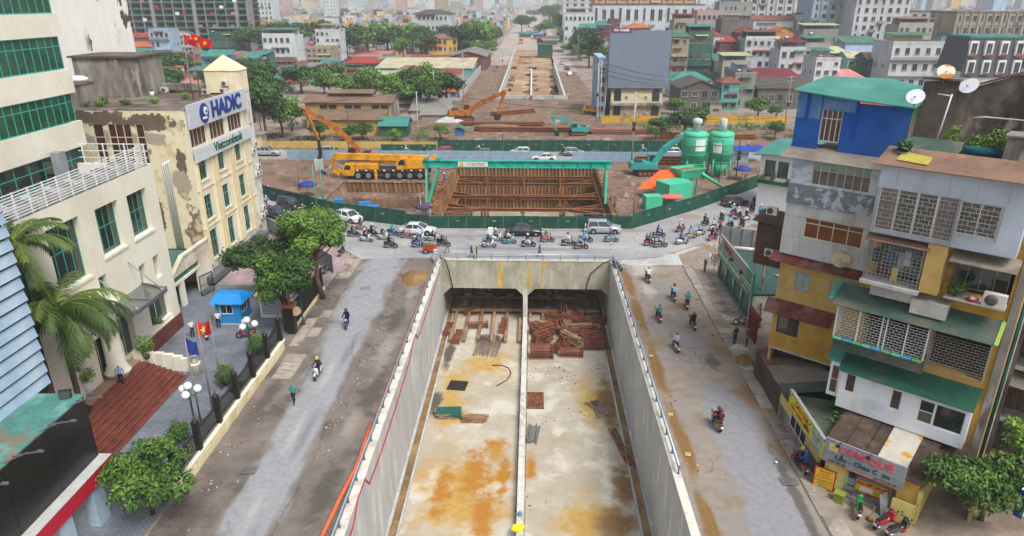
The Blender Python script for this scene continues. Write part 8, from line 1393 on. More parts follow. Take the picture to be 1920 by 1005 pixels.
def ph_(x0,x1,yt,yb,wall,roof,rcol,st,label,d=11,**k):
    if x0>1252: yb=112+(yb-62)*.67        # the foot is hidden by the houses in front
    elif yb<100: yb=96+(yb-60)*.4
    b=G((x0+x1)/2,yb); w=(x1-x0)*dep(b)/FPX; h=float(GY((x0+x1)/2,yt,b.y).z); return house(b.x,b.y,w,d,max(2.8,h),wall,roof,rcol,st,label,**k)
HL=[ # left of the boulevard
(498,560,66,126,'white','canopy','green',3,'pale house with a grey-green roof terrace and a red lower canopy, left cluster',dict(bal=1,annex=1)),(541,566,80,124,'lavender','flat','grey',4,'narrow lavender house right of the grey-green terrace house',dict(bal=2)),(596,641,58,117,'white','flat','grey',5,'tall white blank-sided house with steel tanks above the red canopy',dict(tank=3)),(590,632,66,116,'grey','canopy','maroon',4,'house with a dark red terrace canopy below the steel tanks',dict()),(576,626,90,121,'tan','flat','grey',3,'grey-tan house with several tanks in front of the dark red canopy',dict(tank=2,bal=1)),(559,580,83,120,'concrete','shed','red',4,'narrow house under small red roofs between the lavender and tan houses',dict(bal=2)),
(650,706,108,140,'brown','hip','red',2,'brick house with a bright red hipped roof before the pale hall',dict(bal=1)),(705,886,117,146,'teal','shed','pale yellow',1,'very long hall with a pale yellow-green tin roof left of the boulevard',dict(d=24,wins=False)),(845,912,96,132,'maroon','gablex','grey',1,'maroon-sided shed with a pale grey-green gable roof on the boulevard',dict(d=34,wins=False)),(480,502,96,134,'green','shed','teal',2,'dark green and teal low house at the left end',dict()),(522,560,127,148,'white','shed','teal',1,'low white house with a teal tin roof',dict()),(568,590,122,150,'pale blue','shed','grey',2,'pale blue shed before the tan house',dict(wins=False)),(674,765,136,163,'white','gable','pale green',1,'white hall with a faded green roof among trees',dict(d=14)),(730,808,126,153,'brown','hip','brown',1,'tan-roofed open shed beside the faded green hall',dict(d=16,wins=False)),
(804,858,64,112,'yellow','hip','brown',3,'yellow villa with a brown hipped roof near the boulevard',dict(d=14)),(777,850,18,62,'white','hip','dark',4,'white four-storey house with a dark roof above the trees',dict(bal=2,d=16)),(733,756,85,106,'yellow','hip','red',1,'small yellow house with a red roof below the trees',dict()),(770,852,104,120,'brown','gable','rust',1,'long rust-roofed shed behind the pale hall',dict(wins=False)),(660,735,98,112,'pink','shed','pink',1,'low pink-roofed shed behind the red-roofed brick house',dict(wins=False)),
(713,763,222,256,'green','gable','teal',1,'dark green site hut beside the yellow shed',dict(d=6,wins=False,name='site_hut',cat='hut')),(853,869,238,262,'blue','gablex','teal',1,'small blue-green booth behind the far hoarding',dict(d=2.2,wins=False,name='site_booth',cat='booth')),(478,492,248,277,'cream','hip','grey',1,'cream booth at the left end of the railway wall',dict(d=3,wins=False,name='site_booth',cat='booth')),(770,842,192,214,'grey','shed','grey',1,'low grey tin sheds right of the yellow shed',dict(d=8,wins=False)),(738,775,190,203,'brown','shed','brown',1,'brown open car shed behind the yellow shed',dict(d=6,wins=False)),(790,842,201,224,'grey','shed','grey',1,'grey site container below the trees',dict(d=4,wins=False)),
(287,325,57,97,'pale blue','flat','grey',3,'pale blue villa with round balconies behind the bank roof',dict(bal=2)),(323,371,56,100,'white','gablex','grey',3,'white house with a curved gable behind the roof flags',dict(bal=2)),(238,288,62,82,'maroon','gable','red',2,'red-roofed row house behind the white gable wall',dict()),(236,287,79,98,'tan','gable','orange',2,'orange-roofed low house behind the white gable wall',dict()),(238,272,93,124,'white','shed','teal',2,'low white house below the orange roof',dict()),(400,457,62,104,'green','canopy','green',3,'dark green terrace house right of the roof flags',dict(bal=1)),(379,426,96,134,'blue','shed','teal',2,'bright blue house with a teal roof right of the roof flags',dict()),(424,470,97,128,'tan','hip','brown',2,'brown-roofed house behind the stair tower',dict()),(456,484,102,140,'pale blue','shed','teal',2,'pale blue house with a teal roof above the stair tower',dict(bal=1)),
# right of the boulevard
(1057,1112,26,70,'white','flat','grey',4,'broad white house above the teal roofs on the right of the boulevard',dict(bal=1)),(1060,1092,24,62,'white','hip','red',3,'white house with a red hipped roof beside the boulevard trees',dict()),(1088,1116,45,78,'green','shed','teal',3,'house with teal roof and green sides left of the billboard',dict()),(1112,1142,40,72,'maroon','shed','teal',3,'teal-roofed house with a red wall just left of the billboard top',dict()),(1140,1160,38,70,'maroon','flat','red',3,'red-walled house peeking above the billboard corner',dict()),(1172,1216,44,80,'brown','hip','orange',3,'orange hip-roofed house peeking over the grey billboard',dict(tank=1)),
(1254,1285,60,130,'tan','shed','green',5,'tall tan house with a green shed roof right of the billboard',dict(bal=3)),(1284,1330,62,122,'green','canopy','teal',3,'house with stacked green terrace roofs right of the tan one',dict(bal=1)),(1302,1343,55,110,'white','hip','red',4,'white house with a red hipped terrace roof',dict(bal=2)),(1341,1373,69,112,'maroon','shed','red',3,'dark red house with a tank right of the red hipped terrace',dict(tank=1)),(1390,1452,72,118,'white','canopy','rust',4,'wide white house with a rust and green roof terrace',dict(bal=1,canopy='green')),(1338,1384,104,124,'teal','shed','green',2,'house under a broad green awning roof',dict()),(1350,1401,118,150,'grey','canopy','pale green',2,'grey house with a pale yellow-green terrace canopy and hanging laundry',dict()),
(1272,1346,150,208,'dark grey','gablex','dark',2,'old blackened gable house with a brick window behind the yellow wall',dict(d=14)),(1258,1330,137,170,'white','hip','teal',2,'white low gable with teal roof edge behind the blackened house',dict(tank=2)),(1349,1382,146,204,'teal','hip','rust',3,'narrow tower house with a rusty pyramid roof and orange window',dict(d=6,bal=1)),(1372,1410,140,198,'concrete','flat','dark',3,'dark concrete block with a terrace beside the pyramid roof',dict(tank=1)),(1409,1500,136,176,'maroon','shed','maroon',2,'crimson tin-clad house with a maroon roof',dict(d=14)),(1418,1520,150,200,'dark grey','gable','dark',1,'long house with a wide dark worn roof before the blue shed',dict(d=16)),(1330,1352,186,209,'tan','shed','teal',2,'small lean-to house with a teal canopy by the yellow wall',dict()),
(1521,1566,112,160,'white','flat','grey',4,'narrow white tower house with a tank behind the blue shed',dict(tank=1)),(1564,1614,132,164,'pink','hip','pink',2,'house with a salmon pink hipped roof behind the blue shed',dict()),(1543,1584,88,122,'brown','hip','pale green',2,'brick house with a pale green hipped roof',dict()),(1583,1621,98,130,'aqua','gable','pale yellow',2,'aqua house with a pale yellow roof',dict(bal=1)),(1619,1662,99,138,'green','gable','brown',2,'green-walled house with an olive-brown roof',dict()),(1659,1752,82,150,'white','flat','grey',3,'white three-storey house with long balconies in front of the mansard house',dict(bal=2,d=14,wx=3)),(1670,1732,46,96,'grey','canopy','brown',4,'grey concrete house with a ragged roof terrace',dict()),(1576,1640,70,110,'pale blue','shed','green',3,'pale blue and green shed-roofed house',dict(wins=False)),(1750,1815,80,112,'green','gablex','pale green',2,'green hall with a pale green roof left of the mansard house',dict(d=18,wins=False)),(1768,1850,53,90,'brown','hip','red',2,'long open house with a wide red roof',dict(d=12)),(1650,1742,38,70,'maroon','hip','red',2,'house with a broad dark red roof before the white apartment tower',dict(d=18)),(1782,1808,96,128,'white','shed','teal',2,'small white house left of the mansard house',dict()),(1752,1772,62,96,'aqua','gablex','teal',3,'narrow aqua tower with a little teal gable',dict(d=5)),
(1489,1528,18,66,'white','hip','red',3,'white villa with a red pavilion roof',dict(bal=2)),(1466,1494,26,62,'cream','hip','rust',2,'cream house left of the red pavilion',dict()),(1530,1582,28,62,'white','hip','orange',2,'white villa with an orange hipped roof',dict()),(1440,1482,50,82,'orange','gablex','orange',2,'twin-gabled yellow villa with orange roofs',dict()),(1405,1478,29,64,'white','gable','rust',2,'wide house with a long rust-red roof',dict()),(1496,1560,58,92,'concrete','canopy','pale green',2,'grey house with an olive terrace roof',dict()),(1480,1520,70,104,'maroon','gablex','maroon',2,'dark red gabled house in the middle of the right quarter',dict()),(1500,1545,84,126,'grey','canopy','teal',2,'grey house with teal roofs left of the pale green hip',dict(tank=1)),(1455,1500,92,132,'white','canopy','maroon',3,'grey-white house with a red terrace canopy and steel tank',dict(tank=1)),(1488,1514,82,122,'aqua','hip','teal',3,'pale aqua tower house with a teal hipped roof',dict()),(1345,1395,39,72,'dark grey','flat','dark',3,'charcoal flat-roofed block in the right quarter',dict(wins=False)),(1380,1412,52,78,'maroon','gablex','red',2,'red gabled house before the charcoal block',dict()),
(1258,1296,38,70,'tan','canopy','maroon',3,'tan house with a red lattice terrace',dict()),(1300,1345,22,62,'pink','flat','grey',4,'pink building with an arched blue window',dict()),(1340,1400,6,50,'grey','flat','grey',5,'grey concrete house with white window bays',dict()),(1545,1600,18,60,'dark grey','flat','grey',4,'long grey-brown building before the apartment towers',dict())]
for x0,x1,yt,yb,wl,rf,rc,st,lb,kw in HL: ph_(x0,x1,yt,yb,wl,rf,rc,st,lb,**kw)
# yellow railway shed
a=G(552,256); e=G(726,252); w=e.x-a.x; t=thing('yellow_shed','two-level yellow railway shed with brown corrugated roofs and a stained gable','building',((a.x+e.x)/2,152.5,0)); FOOT.append((a.x-3,150,e.x+3,176))
h1=float(GY(640,202,160).z)+1.4; hr=float(GY(640,184,166).z)+1.1; part('wall',MB().box(-w/2,7,0,w/2,17,h1),wm_('yellow'),t); part('gable_wall',MB().add([(w/2+.01,7,0),(w/2+.01,17,0),(w/2+.01,17,h1),(w/2+.01,12,hr),(w/2+.01,7,h1)],[(0,1,2,3,4)]),m_mould,t)
part('roof',MB().slab([(-w/2-.6,6.3,h1-.1),(w/2+.5,6.3,h1-.1),(w/2+.5,12,hr),(-w/2-.6,12,hr)],.1).slab([(w/2+.5,17.6,h1-.1),(-w/2-.6,17.6,h1-.1),(-w/2-.6,12,hr),(w/2+.5,12,hr)],.1),rm_('brown'),t); part('ridge_monitor',MB().box(-w/2+5,10.8,hr-.2,w/2-5,13.2,hr+.5).slab([(-w/2+4.5,9.9,hr+.5),(w/2-4.5,9.9,hr+.5),(w/2-4.5,12,hr+1.2),(-w/2+4.5,12,hr+1.2)],.08),rm_('brown'),t)
part('lower_wall',MB().box(-w/2+4,0,0,w/2-1,6.9,3.4),wm_('yellow'),t); part('lower_roof',MB().slab([(-w/2+3.5,-.6,3.4),(w/2-.4,-.6,3.4),(w/2-.4,6.99,4.6),(-w/2+3.5,6.99,4.6)],.1),rm_('brown'),t); part('lower_gable',MB().box(w/2-.99,0,0,w/2-.9,6.9,3.39),m_mould,t)
for x in (-6.5,-4.4,-.8,1.3,5.5,7.6): part('louvre_window',MB().box(x,6.9,h1-1.5,x+1.7,6.98,h1-.7),m_wpane,t)
for x in (-w/2+1,w/2-6): part('door',MB().box(x,-.06 if x>0 else 6.9,0,x+1.6,-.005 if x>0 else 6.99,2.6),MATS['house_wall_maroon'] if 'house_wall_maroon' in MATS else wm_('maroon'),t)
# billboard house
YB=float(G(1195,221).y); X0_,X1_=float(GY(1139,165,YB).x),float(GY(1251,165,YB).x); zt_=float(GY(1195,57,YB).z); zb_=float(GY(1195,165,YB).z); w=X1_-X0_; FOOT.append((X0_-2,YB-2,X1_+2,YB+16))
t=thing('villa','old cream villa with arched windows under the giant grey billboard','house',((X0_+X1_)/2,YB,0)); part('wall',MB().box(-w/2+1,.3,0,w/2-1,12,zb_+.6),wm_('tan'),t); part('cream_band',MB().box(-w/2+1,.2,zb_*.5,w/2-1,.299,zb_*.82),wm_('cream'),t); part('balcony',MB().box(-w/2+.8,-.7,zb_*.42,w/2-.8,.199,zb_*.49),m_mould,t)
for k in range(2):
    for x in (-4.5,4.5): part('arched_window',MB().prism([(-.9,0),(.9,0)]+[(.9*math.cos(a/6*PI),2.1+.9*math.sin(a/6*PI)) for a in range(7)],0,.08),m_wpane,t,loc=(x*w/14,.19,.5+k*zb_*.5),rot=(PI/2,0,0)); acunit(((X0_+X1_)/2+x*.55,YB+.1,zb_*(.12+.55*k)),0,'air conditioner on the old villa under the billboard, %s %s'%('upper' if k else 'lower','right' if x>0 else 'left'))
part('side_house',MB().box(-w/2-2.2,2,0,-w/2-.2,20,zb_+7),wm_('pale blue'),t); [link('window',_hw,t,loc=(-w/2-1.2,2,2+i*2.4),scale=(1.3,1,1.4)) for i in range(5)]
sg=thing('billboard','giant plain slate grey billboard standing on the old villa, with a phone number tab','billboard',((X0_+X1_)/2,YB-.4,zb_)); part('panel',MB().box(-w/2,0,0,w/2,.5,zt_-zb_),mat('slate_billboard','#6f7d8e',var=.05,sc=.3,r=.6),sg); part('frame',MB().box(-w/2,.501,0,-w/2+.4,3,zt_-zb_).box(w/2-.4,.501,0,w/2,3,zt_-zb_),m_grey,sg); part('number_tab',MB().box(-w/2+.1,-.06,zt_-zb_-.5,-w/2+5.2,-.005,zt_-zb_+.6),mat('violet_tab','#6b3566'),sg); text('☎ 0961.198.8888'.replace('☎ ',''),.78,m_wlet,sg,(-w/2+2.7,-.08,zt_-zb_+.05),FACE_MY,ext=.01,scale=(.8,1,1),bold=.02)
for i,(ya,yb) in enumerate(((120,145),(133,153),(142,159))): p,q_=GY(1139,ya,YB-2.5),GY(1249,yb,YB-2.5); solo('overhead_cable',MB().tube([p,p.lerp(q_,.5)-V((0,0,.4)),q_],.05,4),m_black,'black cable crossing the billboard, %s of three'%('upper','middle','lower')[i],'cable')
# large blocks
def block(label,x0,x1,yt,Y,d,wall,frame,cols,st,name='apartment_block',cat='building',win=True,bands=None,rz=0,base=0):
    p0,p1=GY(x0,40,Y),GY(x1,40,Y); w=p1.x-p0.x; h=yt if yt>25 else float(GY(x0,yt,Y).z); t=thing(name,label,cat,((p0.x+p1.x)/2,Y,0),rz); FOOT.append((p0.x-3,Y-3,p1.x+3,Y+d+3)); part('wall',MB().box(-w/2,0,0,w/2,d,h),wm_(wall),t); sh=h/st
    for k in range(st):
        if bands: part('floor_band',MB().box(-w/2-.1,-.3,sh*k-.15,w/2+.1,-.01,sh*k+.2),wm_(bands),t)
        if win:
            for i in range(cols):
                if R.random()<.07: part('balcony',MB().box(-w/2+w*(i+.1)/cols,-1.1,sh*k+.1,-w/2+w*(i+.9)/cols,-.01,sh*k+1.1),wm_(bands or 'grey'),t)
                link('window',_hw,t,loc=(-w/2+w*(i+.5)/cols,0,sh*(k+.55)),scale=(w/cols*(.5 if i%3 else .32),1,sh*(.5 if i%3 else .62)))
    for i in range(cols+1):
        if frame: part('pier',MB().box(-w/2+w*i/cols-.3,-.45,0,-w/2+w*i/cols+.3,-.02,h),wm_(frame),t)
    part('roof',MB().box(-w/2-.3,-.3,h+.003,w/2+.3,d+.3,h+.5),m_roofd,t); return t
block('orange and cream apartment complex with maroon piers behind the billboard',1113,1300,34,470,26,'orange','maroon',9,9,bands='cream'); block('pale podium with a blue shopfront at the foot of the orange apartments',1110,1320,9,462,7,'white',None,14,2,name='podium'); block('white balcony apartment block left of the orange apartments',1056,1112,30,560,20,'white','white',4,8,bands='cream')
block('white apartment tower with paired windows, right of the pavilion villa',1600,1702,40,330,22,'white',None,7,11); block('grey-white apartment block left of the white tower',1520,1598,38,345,20,'pale blue','grey',5,10); block('white and grey apartment block above the rust-roofed house',1385,1518,36,420,22,'white','grey',8,10); block('ruined tan barracks block with square dark windows at the right edge',1792,1960,24.2,300,20,'tan','concrete',12,5,bands='concrete'); block('grey blank-sided block with a white windowed end near the barracks',1688,1790,22,352,18,'grey',None,6,5); block('white slab apartment with many windows at the far left',478,512,46,640,20,'white',None,5,12)
# mansard house
p=GY(1860,134,205); t=thing('mansard_house','slate mansard house with tall white framed windows and small balconies','house',(p.x,205,0)); w=(1915-1803)*dep(p)/FPX; h=float(GY(1860,72,205).z); FOOT.append((p.x-w/2-2,203,p.x+w/2+2,222)); part('wall',MB().box(-w/2,.5,0,w/2,14,h*.5),m_white,t); part('mansard',MB().add([(-w/2,0,h*.42),(w/2,0,h*.42),(w/2,14,h*.42),(-w/2,14,h*.42),(-w/2+1.2,1.3,h),(w/2-1.2,1.3,h),(w/2-1.2,13,h),(-w/2+1.2,13,h)],[(0,1,5,4),(1,2,6,5),(2,3,7,6),(3,0,4,7),(4,5,6,7),(3,2,1,0)]),mat('slate_cladding','#4d5158',var=.1,lines=('X',.5,.4)),t); part('cornice',MB().box(-w/2+.9,1.0,h+.003,w/2-.9,13.3,h+.6),rm_('teal'),t)
for k in range(2):
    for i in range(4): x=-w/2+w*(i+.5)/4; z=h*(.46+.28*k); part('dormer',MB().box(x-1.1,-.35+.5*k,z,x+1.1,.9+.6*k,z+h*.22),m_white,t); link('window',_hw,t,loc=(x,-.35+.5*k,z+h*.11),scale=(1.5,1,h*.16)); part('balcony',MB().box(x-1.1,-.9+.5*k,z-.1,x+1.1,-.36+.5*k,z+.02).box(x-1.1,-.9+.5*k,z+.021,x+1.1,-.85+.5*k,z+.5),MATS['red_oxide_steel'],t)
# unfinished concrete frame tower
p0,p1=GY(215,60,400),GY(468,60,400); w=p1.x-p0.x; t=thing('unfinished_tower','unfinished grey concrete frame tower with open floors and green safety nets','building',((p0.x+p1.x)/2,400,0)); FOOT.append((p0.x-3,396,p1.x+3,424)); m_rawc=mat('raw_concrete','#8c8a86',var=.12,sc=.3,c2='#6f6d6a',sc2=.2,r=.95); m_net=mat('green_net','#3a6b62',var=.2,sc=.5,r=.9); nb=13
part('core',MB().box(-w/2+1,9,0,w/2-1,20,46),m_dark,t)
for k in range(14): part('floor_slab',MB().box(-w/2,0,k*3.3,w/2,20,k*3.3+.3),m_rawc,t); part('safety_net',MB().box(-w/2+.2,-.1,k*3.3+.301,w/2-.2,-.03,k*3.3+1.0),m_net,t)
for i in range(nb+1): x=-w/2+w*i/nb; wd=.5 if i%4 else 2.0; part('pillar',MB().box(x-wd/2,-.16,0,x+wd/2,.9,46),m_rawc,t); part('partition',MB().box(x-.15,.901,0,x+.15,9,46),m_rawc,t)
for i in range(24): part('hoist_panel',MB().box(0,-.25,0,2.2,-.17,1.6),(rm_('pink'),rm_('red'),m_white)[i%3],t,loc=(R.uniform(-w/2,w/2-3),0,3.3*R.randrange(13)+.5))
# trees
PROTO=[]
for k in range(4):
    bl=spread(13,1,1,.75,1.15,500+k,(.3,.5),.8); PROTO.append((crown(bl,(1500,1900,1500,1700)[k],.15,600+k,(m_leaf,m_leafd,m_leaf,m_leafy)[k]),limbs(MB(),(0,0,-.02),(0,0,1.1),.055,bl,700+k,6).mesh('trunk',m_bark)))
TRU=set()
def tree(cx,Y,h,r,kind,label,z=0): 
    t=thing('tree',label,'tree',(cx,Y,z),R.uniform(0,6),'trees of the town'); FOOT.append((cx-r*.7,Y-r*.7,cx+r*.7,Y+r*.7)); s=(r,r,h/1.75); link('crown',PROTO[kind][0],t,scale=s); link('trunk',PROTO[kind][1],t,scale=s)
TL=[(500,264,150,52,1,'dark broad tree behind the far road, left end'),(530,258,185,44,0,'tree right of the dark broad one on the railway bank'),(478,230,128,50,1,'purple-tinged tree beside the bank stair tower'),(505,215,135,42,0,'second tree of the railway bank, behind'),(548,246,190,34,0,'tree at the left end of the yellow shed'),(618,178,118,40,1,'dark feathery tree beside the tan house'),(648,190,136,62,2,'round green tree before the red-roofed brick house'),(690,185,145,36,0,'tree right of the round green one'),(752,196,140,42,1,'dark tree left of the site containers'),(790,200,142,48,0,'big tree above the tin sheds'),(838,196,138,46,1,'dark tree next to the dirt street pole'),(775,186,150,30,3,'pale tree between the dark ones by the tin sheds'),
(650,110,46,50,1,'tree in the big grove, left end'),(690,108,44,52,0,'tree in the big grove, second from left'),(728,104,46,50,1,'tree in the big grove, third'),(762,100,44,44,3,'bright tree in the big grove, right end'),(800,112,62,34,1,'dark tree left of the yellow villa'),(820,104,68,30,2,'tree before the yellow villa'),(868,96,44,36,1,'dark tree right of the yellow villa'),(900,92,38,36,3,'bright green tree by the boulevard'),(905,116,74,36,2,'low bright tree where the boulevard trees end'),(560,70,40,50,1,'tree behind the lavender house'),(610,64,38,40,1,'tree behind the steel tanks'),(520,78,44,44,1,'tree behind the grey-green terrace house'),(470,84,48,40,1,'tree right of the unfinished tower'),(310,150,96,70,1,'wide dark tree behind the bank roof'),(350,146,104,40,0,'green tree right of the wide dark one behind the bank roof'),(485,150,108,36,1,'dark tree right of the stair tower cap'),
(978,62,28,22,1,'dark tree at the end of the boulevard, left'),(992,52,30,20,1,'tree at the end of the boulevard, middle'),(1030,48,8,28,1,'tall dark tree right of the boulevard end'),(1022,74,38,26,0,'tree above the street market, right'),(1050,70,26,24,1,'tree beside the broad white house'),(1104,128,52,34,1,'dark tall tree left of the billboard house'),(1085,112,56,26,1,'tree left of the dark tall one by the billboard'),(1072,104,78,22,2,'shrubby green tree on the right of the boulevard'),(1240,250,220,34,1,'dark tree before the old villa wall'),(1282,262,206,46,1,'dark tree hiding the teal excavator'),(1264,216,182,26,2,'bright shrub tree by the villa right corner'),(1230,262,236,24,0,'shrub below the villa wall'),(1308,232,200,26,1,'tree before the blackened gable house'),(1420,222,182,34,2,'tree before the dark worn roof'),(1452,262,225,24,2,'young tree beside the blue stall'),(1455,226,196,22,0,'tree at the foot of the wooden pole'),(1432,128,108,24,3,'bright tree beside the wide white house'),(1630,112,86,26,3,'bright tree beside the aqua house'),(1652,116,90,26,1,'tree above the olive-brown roof'),(1328,56,40,20,1,'palm-like tree by the pink building'),(1402,68,54,16,2,'small tree by the twin gables'),(680,262,232,30,1,'purple flowering tree before the yellow shed, right'),(655,264,238,26,1,'purple flowering bush before the yellow shed, left'),(825,264,234,24,0,'small tree on the railway bank behind the hoarding'),(742,264,242,16,3,'bright shrub by the dark green hut'),(600,262,228,26,1,'bush at the corner of the yellow shed'),(1392,44,30,24,1,'tree left of the charcoal block'),(790,74,50,40,1,'tree behind the big grove right end'),(840,68,48,36,1,'tree behind the yellow villa'),(1000,36,18,20,1,'hazy tree far along the boulevard')]
for px,yb,yt,wp,k,lb in TL:
    if yb<100 and not 960<px<1060: yb=96+(yb-60)*.4
    c=G(px,yb); tree(c.x,c.y,float(GY(px,yt,c.y).z),wp*dep(c)/FPX*.86,k,lb)
q=random.Random(31); ORD='first second third fourth fifth sixth seventh eighth ninth tenth eleventh twelfth thirteenth fourteenth fifteenth sixteenth seventeenth eighteenth nineteenth twentieth'.split()
for nm,n_,x0,x1,y0,y1 in (('dense grove',46,-128,-34,345,470),('tree row behind the yellow shed',12,-62,-26,182,212),('wooded slope behind the bank tower',16,-118,-64,150,235),('left boulevard tree line',12,-34,-25,350,560),('right boulevard tree line',16,22,36,255,640),('gardens of the right quarter',18,45,190,225,400),('gardens near the unfinished tower',14,-190,-90,300,520)):
    pts=[]
    for _ in range(n_):
        x,y=q.uniform(x0,x1),q.uniform(y0,y1); kd=q.choice((0,1,1,2,3) if 'grove' in nm else (0,1,1,2))
        if any(f[0]<x<f[2] and f[1]<y<f[3] for f in FOOT if f[2]-f[0]>14 or nm.startswith('gard')): continue
        pts.append((x,y,kd,q.uniform(7,11.5) if 'gard' not in nm else q.uniform(5,8),q.uniform(4,6.6) if 'gard' not in nm else q.uniform(2.5,4)))
    pts.sort(key=lambda p:p[1]); k3=max(1,math.ceil(len(pts)/3))
    for ri,row in enumerate(('front','middle','back')):
        for oi,(x,y,kd,h_,r_) in enumerate(sorted(pts[ri*k3:(ri+1)*k3])): tree(x,y,h_,r_,kd,f"{('mid green','dark green','leafy green','bright green')[kd]} tree, {ORD[oi]} from left in the {row} row, {nm}")
# undergrowth and grass of the railway land
q=random.Random(8)
for nm,ar,nl,mm in (('undergrowth',[(-64,-34,140,150),(-58,-50,160,200)],2600,m_leafd),('undergrowth',[(24,60,160,169)],1800,m_leaf),('grass',[(28,62,138,160),(-34,-20,139,158)],3600,m_leaf),('undergrowth',[(-120,-60,205,330)],5200,m_leafd),('undergrowth',[(46,180,185,330)],4200,m_leafd)):
    bl=[(q.uniform(a[0],a[1]),q.uniform(a[2],a[3]),.25,q.uniform(1,2.6),q.uniform(1,2.2),.35 if nm=='grass' else q.uniform(.5,1.3)) for a in ar for _ in range(int(26/len(ar)))]
    o=link(nm,crown(bl,nl,.3 if nm=='grass' else .45,q.randrange(999),mm,name=nm)); o['kind']='stuff'
# remaining houses of the quarter, nearest first
LMK=[('the grey billboard',26,190),('the unfinished tower',-130,400),('the orange apartments',85,470),('the white apartment tower',175,330),('the tan barracks',220,300),('the big grove',-75,440),('the yellow villa',-40,400),('the mansard house',150,205),('the red pavilion villa',140,420),('the pale hall',-60,300),('the boulevard end',0,620),('the bank roof',-100,300),('the white slab block',-230,640),('the charcoal block',105,430)]
q=random.Random(77); LBH={}; cand=[]
for j in range(40):
    Y=188+j*13.5; x=-Y*.62
    while x<Y*.80:
        w=q.uniform(5,9.5) if q.random()<.75 else q.uniform(9,15)
        cand.append((x+w/2,Y+q.uniform(-3,3),w)); x+=w+q.uniform(.3,3.5)
def free(x,Y,w,d):
    if abs(x)<25 and Y<700: return False
    if x<0 and Y<215: return False
    if Y<235 and 0<x<62: return False
    if Y<205 and x<24: return False
    px=CXP+FPX*((V((x,Y,6))-_C).dot(_rt))/dep((x,Y,6))
    if px<205 or px>1935: return False
    return not any(x-w/2<f[2] and x+w/2>f[0] and Y<f[3] and Y+d>f[1] for f in FOOT)
n=0
WK=list(HC); RK=list(RC)
for x,Y,w in cand:
    d=q.uniform(8,12)
    if n>=214 or not free(x,Y,w-1,d): continue
    lo=Y<(440 if x<0 else 350); st=1 if lo else q.choice((2,2,3,3,4)); h=st*3.0+q.uniform(0,1.2); wl=q.choices(WK,[9,5,6,4,3,2,2,3,1,2,4,1,2,2,1,1,1])[0]; rf=q.choices(('flat','gable','hip','shed','canopy'),(0,3,2,4,0) if lo else (4,2,3,3,4))[0]; rc=q.choices(RK,[5,4,4,3,3,1,2,2,1,1,1,1,2])[0]
    lm=min(LMK,key=lambda l:math.hypot(l[1]-x,l[2]-Y)); rel='behind' if Y>lm[2]+abs(x-lm[1]) else 'in front of' if Y<lm[2]-abs(x-lm[1]) else ('right of' if x>lm[1] else 'left of'); ds=math.hypot(lm[1]-x,lm[2]-Y)
    rd={'flat':'flat roof','gable':rc+' gable roof','hip':rc+' hipped roof','shed':rc+' shed roof','canopy':rc+' terrace canopy'}[rf]
    lb=f'{wl} {st}-storey house, {rd}, %s {rel} {lm[0]}'
    ho=house(x,Y,w-.4,d,h,wl,rf,rc,st,lb,bal=0 if lo else q.choice((0,0,1,2)),tank=0 if lo else q.choice((0,1,1,2)),q=q,canopy=q.choice((None,'green','grey','maroon'))); LBH.setdefault(lb,[]).append((ds,ho)); n+=1
for lb,v in LBH.items():
    v.sort(key=lambda a:a[0])
    for i,(ds,ho) in enumerate(v): ho['label']=(lb%('' if len(v)==1 else ('nearest','second nearest','third nearest','fourth nearest','fifth nearest','sixth nearest')[min(i,5)])).replace(',  ',', ')
# the city beyond, too far to tell house from house
q=random.Random(5); vs=[];fs=[];cols=[]
def fbox(x0,y0,x1,y1,h,c,rc):
    k=len(vs); vs.extend([(x0,y0,0),(x1,y0,0),(x1,y1,0),(x0,y1,0),(x0,y0,h),(x1,y0,h),(x1,y1,h),(x0,y1,h)]); fs.extend([(0+k,1+k,5+k,4+k),(1+k,2+k,6+k,5+k),(3+k,0+k,4+k,7+k),(4+k,5+k,6+k,7+k)]); cols.extend([c,c,c,rc])
    if y0<1500:
        n=max(1,int((x1-x0)/3)); m=max(1,int(h/3.3))
        if n*m<90:
            for i in range(n):
                for j in range(m):
                    if q.random()<.45: continue
                    xx=x0+(x1-x0)*(i+.5)/n; zz=h*(j+.5)/m; k=len(vs); vs.extend([(xx-.7,y0-.06,zz-.55),(xx+.5,y0-.06,zz-.55),(xx+.5,y0-.06,zz+.55),(xx-.7,y0-.06,zz+.55)]); fs.append((k,k+1,k+2,k+3)); cols.append(q.choice(((.06,.07,.08),(.14,.16,.18),(.2,.2,.2))))
pw=[hexc(c) for c in HC.values()]; pr=[hexc(c) for c in RC.values()]; wts=[9,5,6,4,2,2,2,3,.5,.5,3,.5,.5,1,.5,.3,.5]
Y=430.0
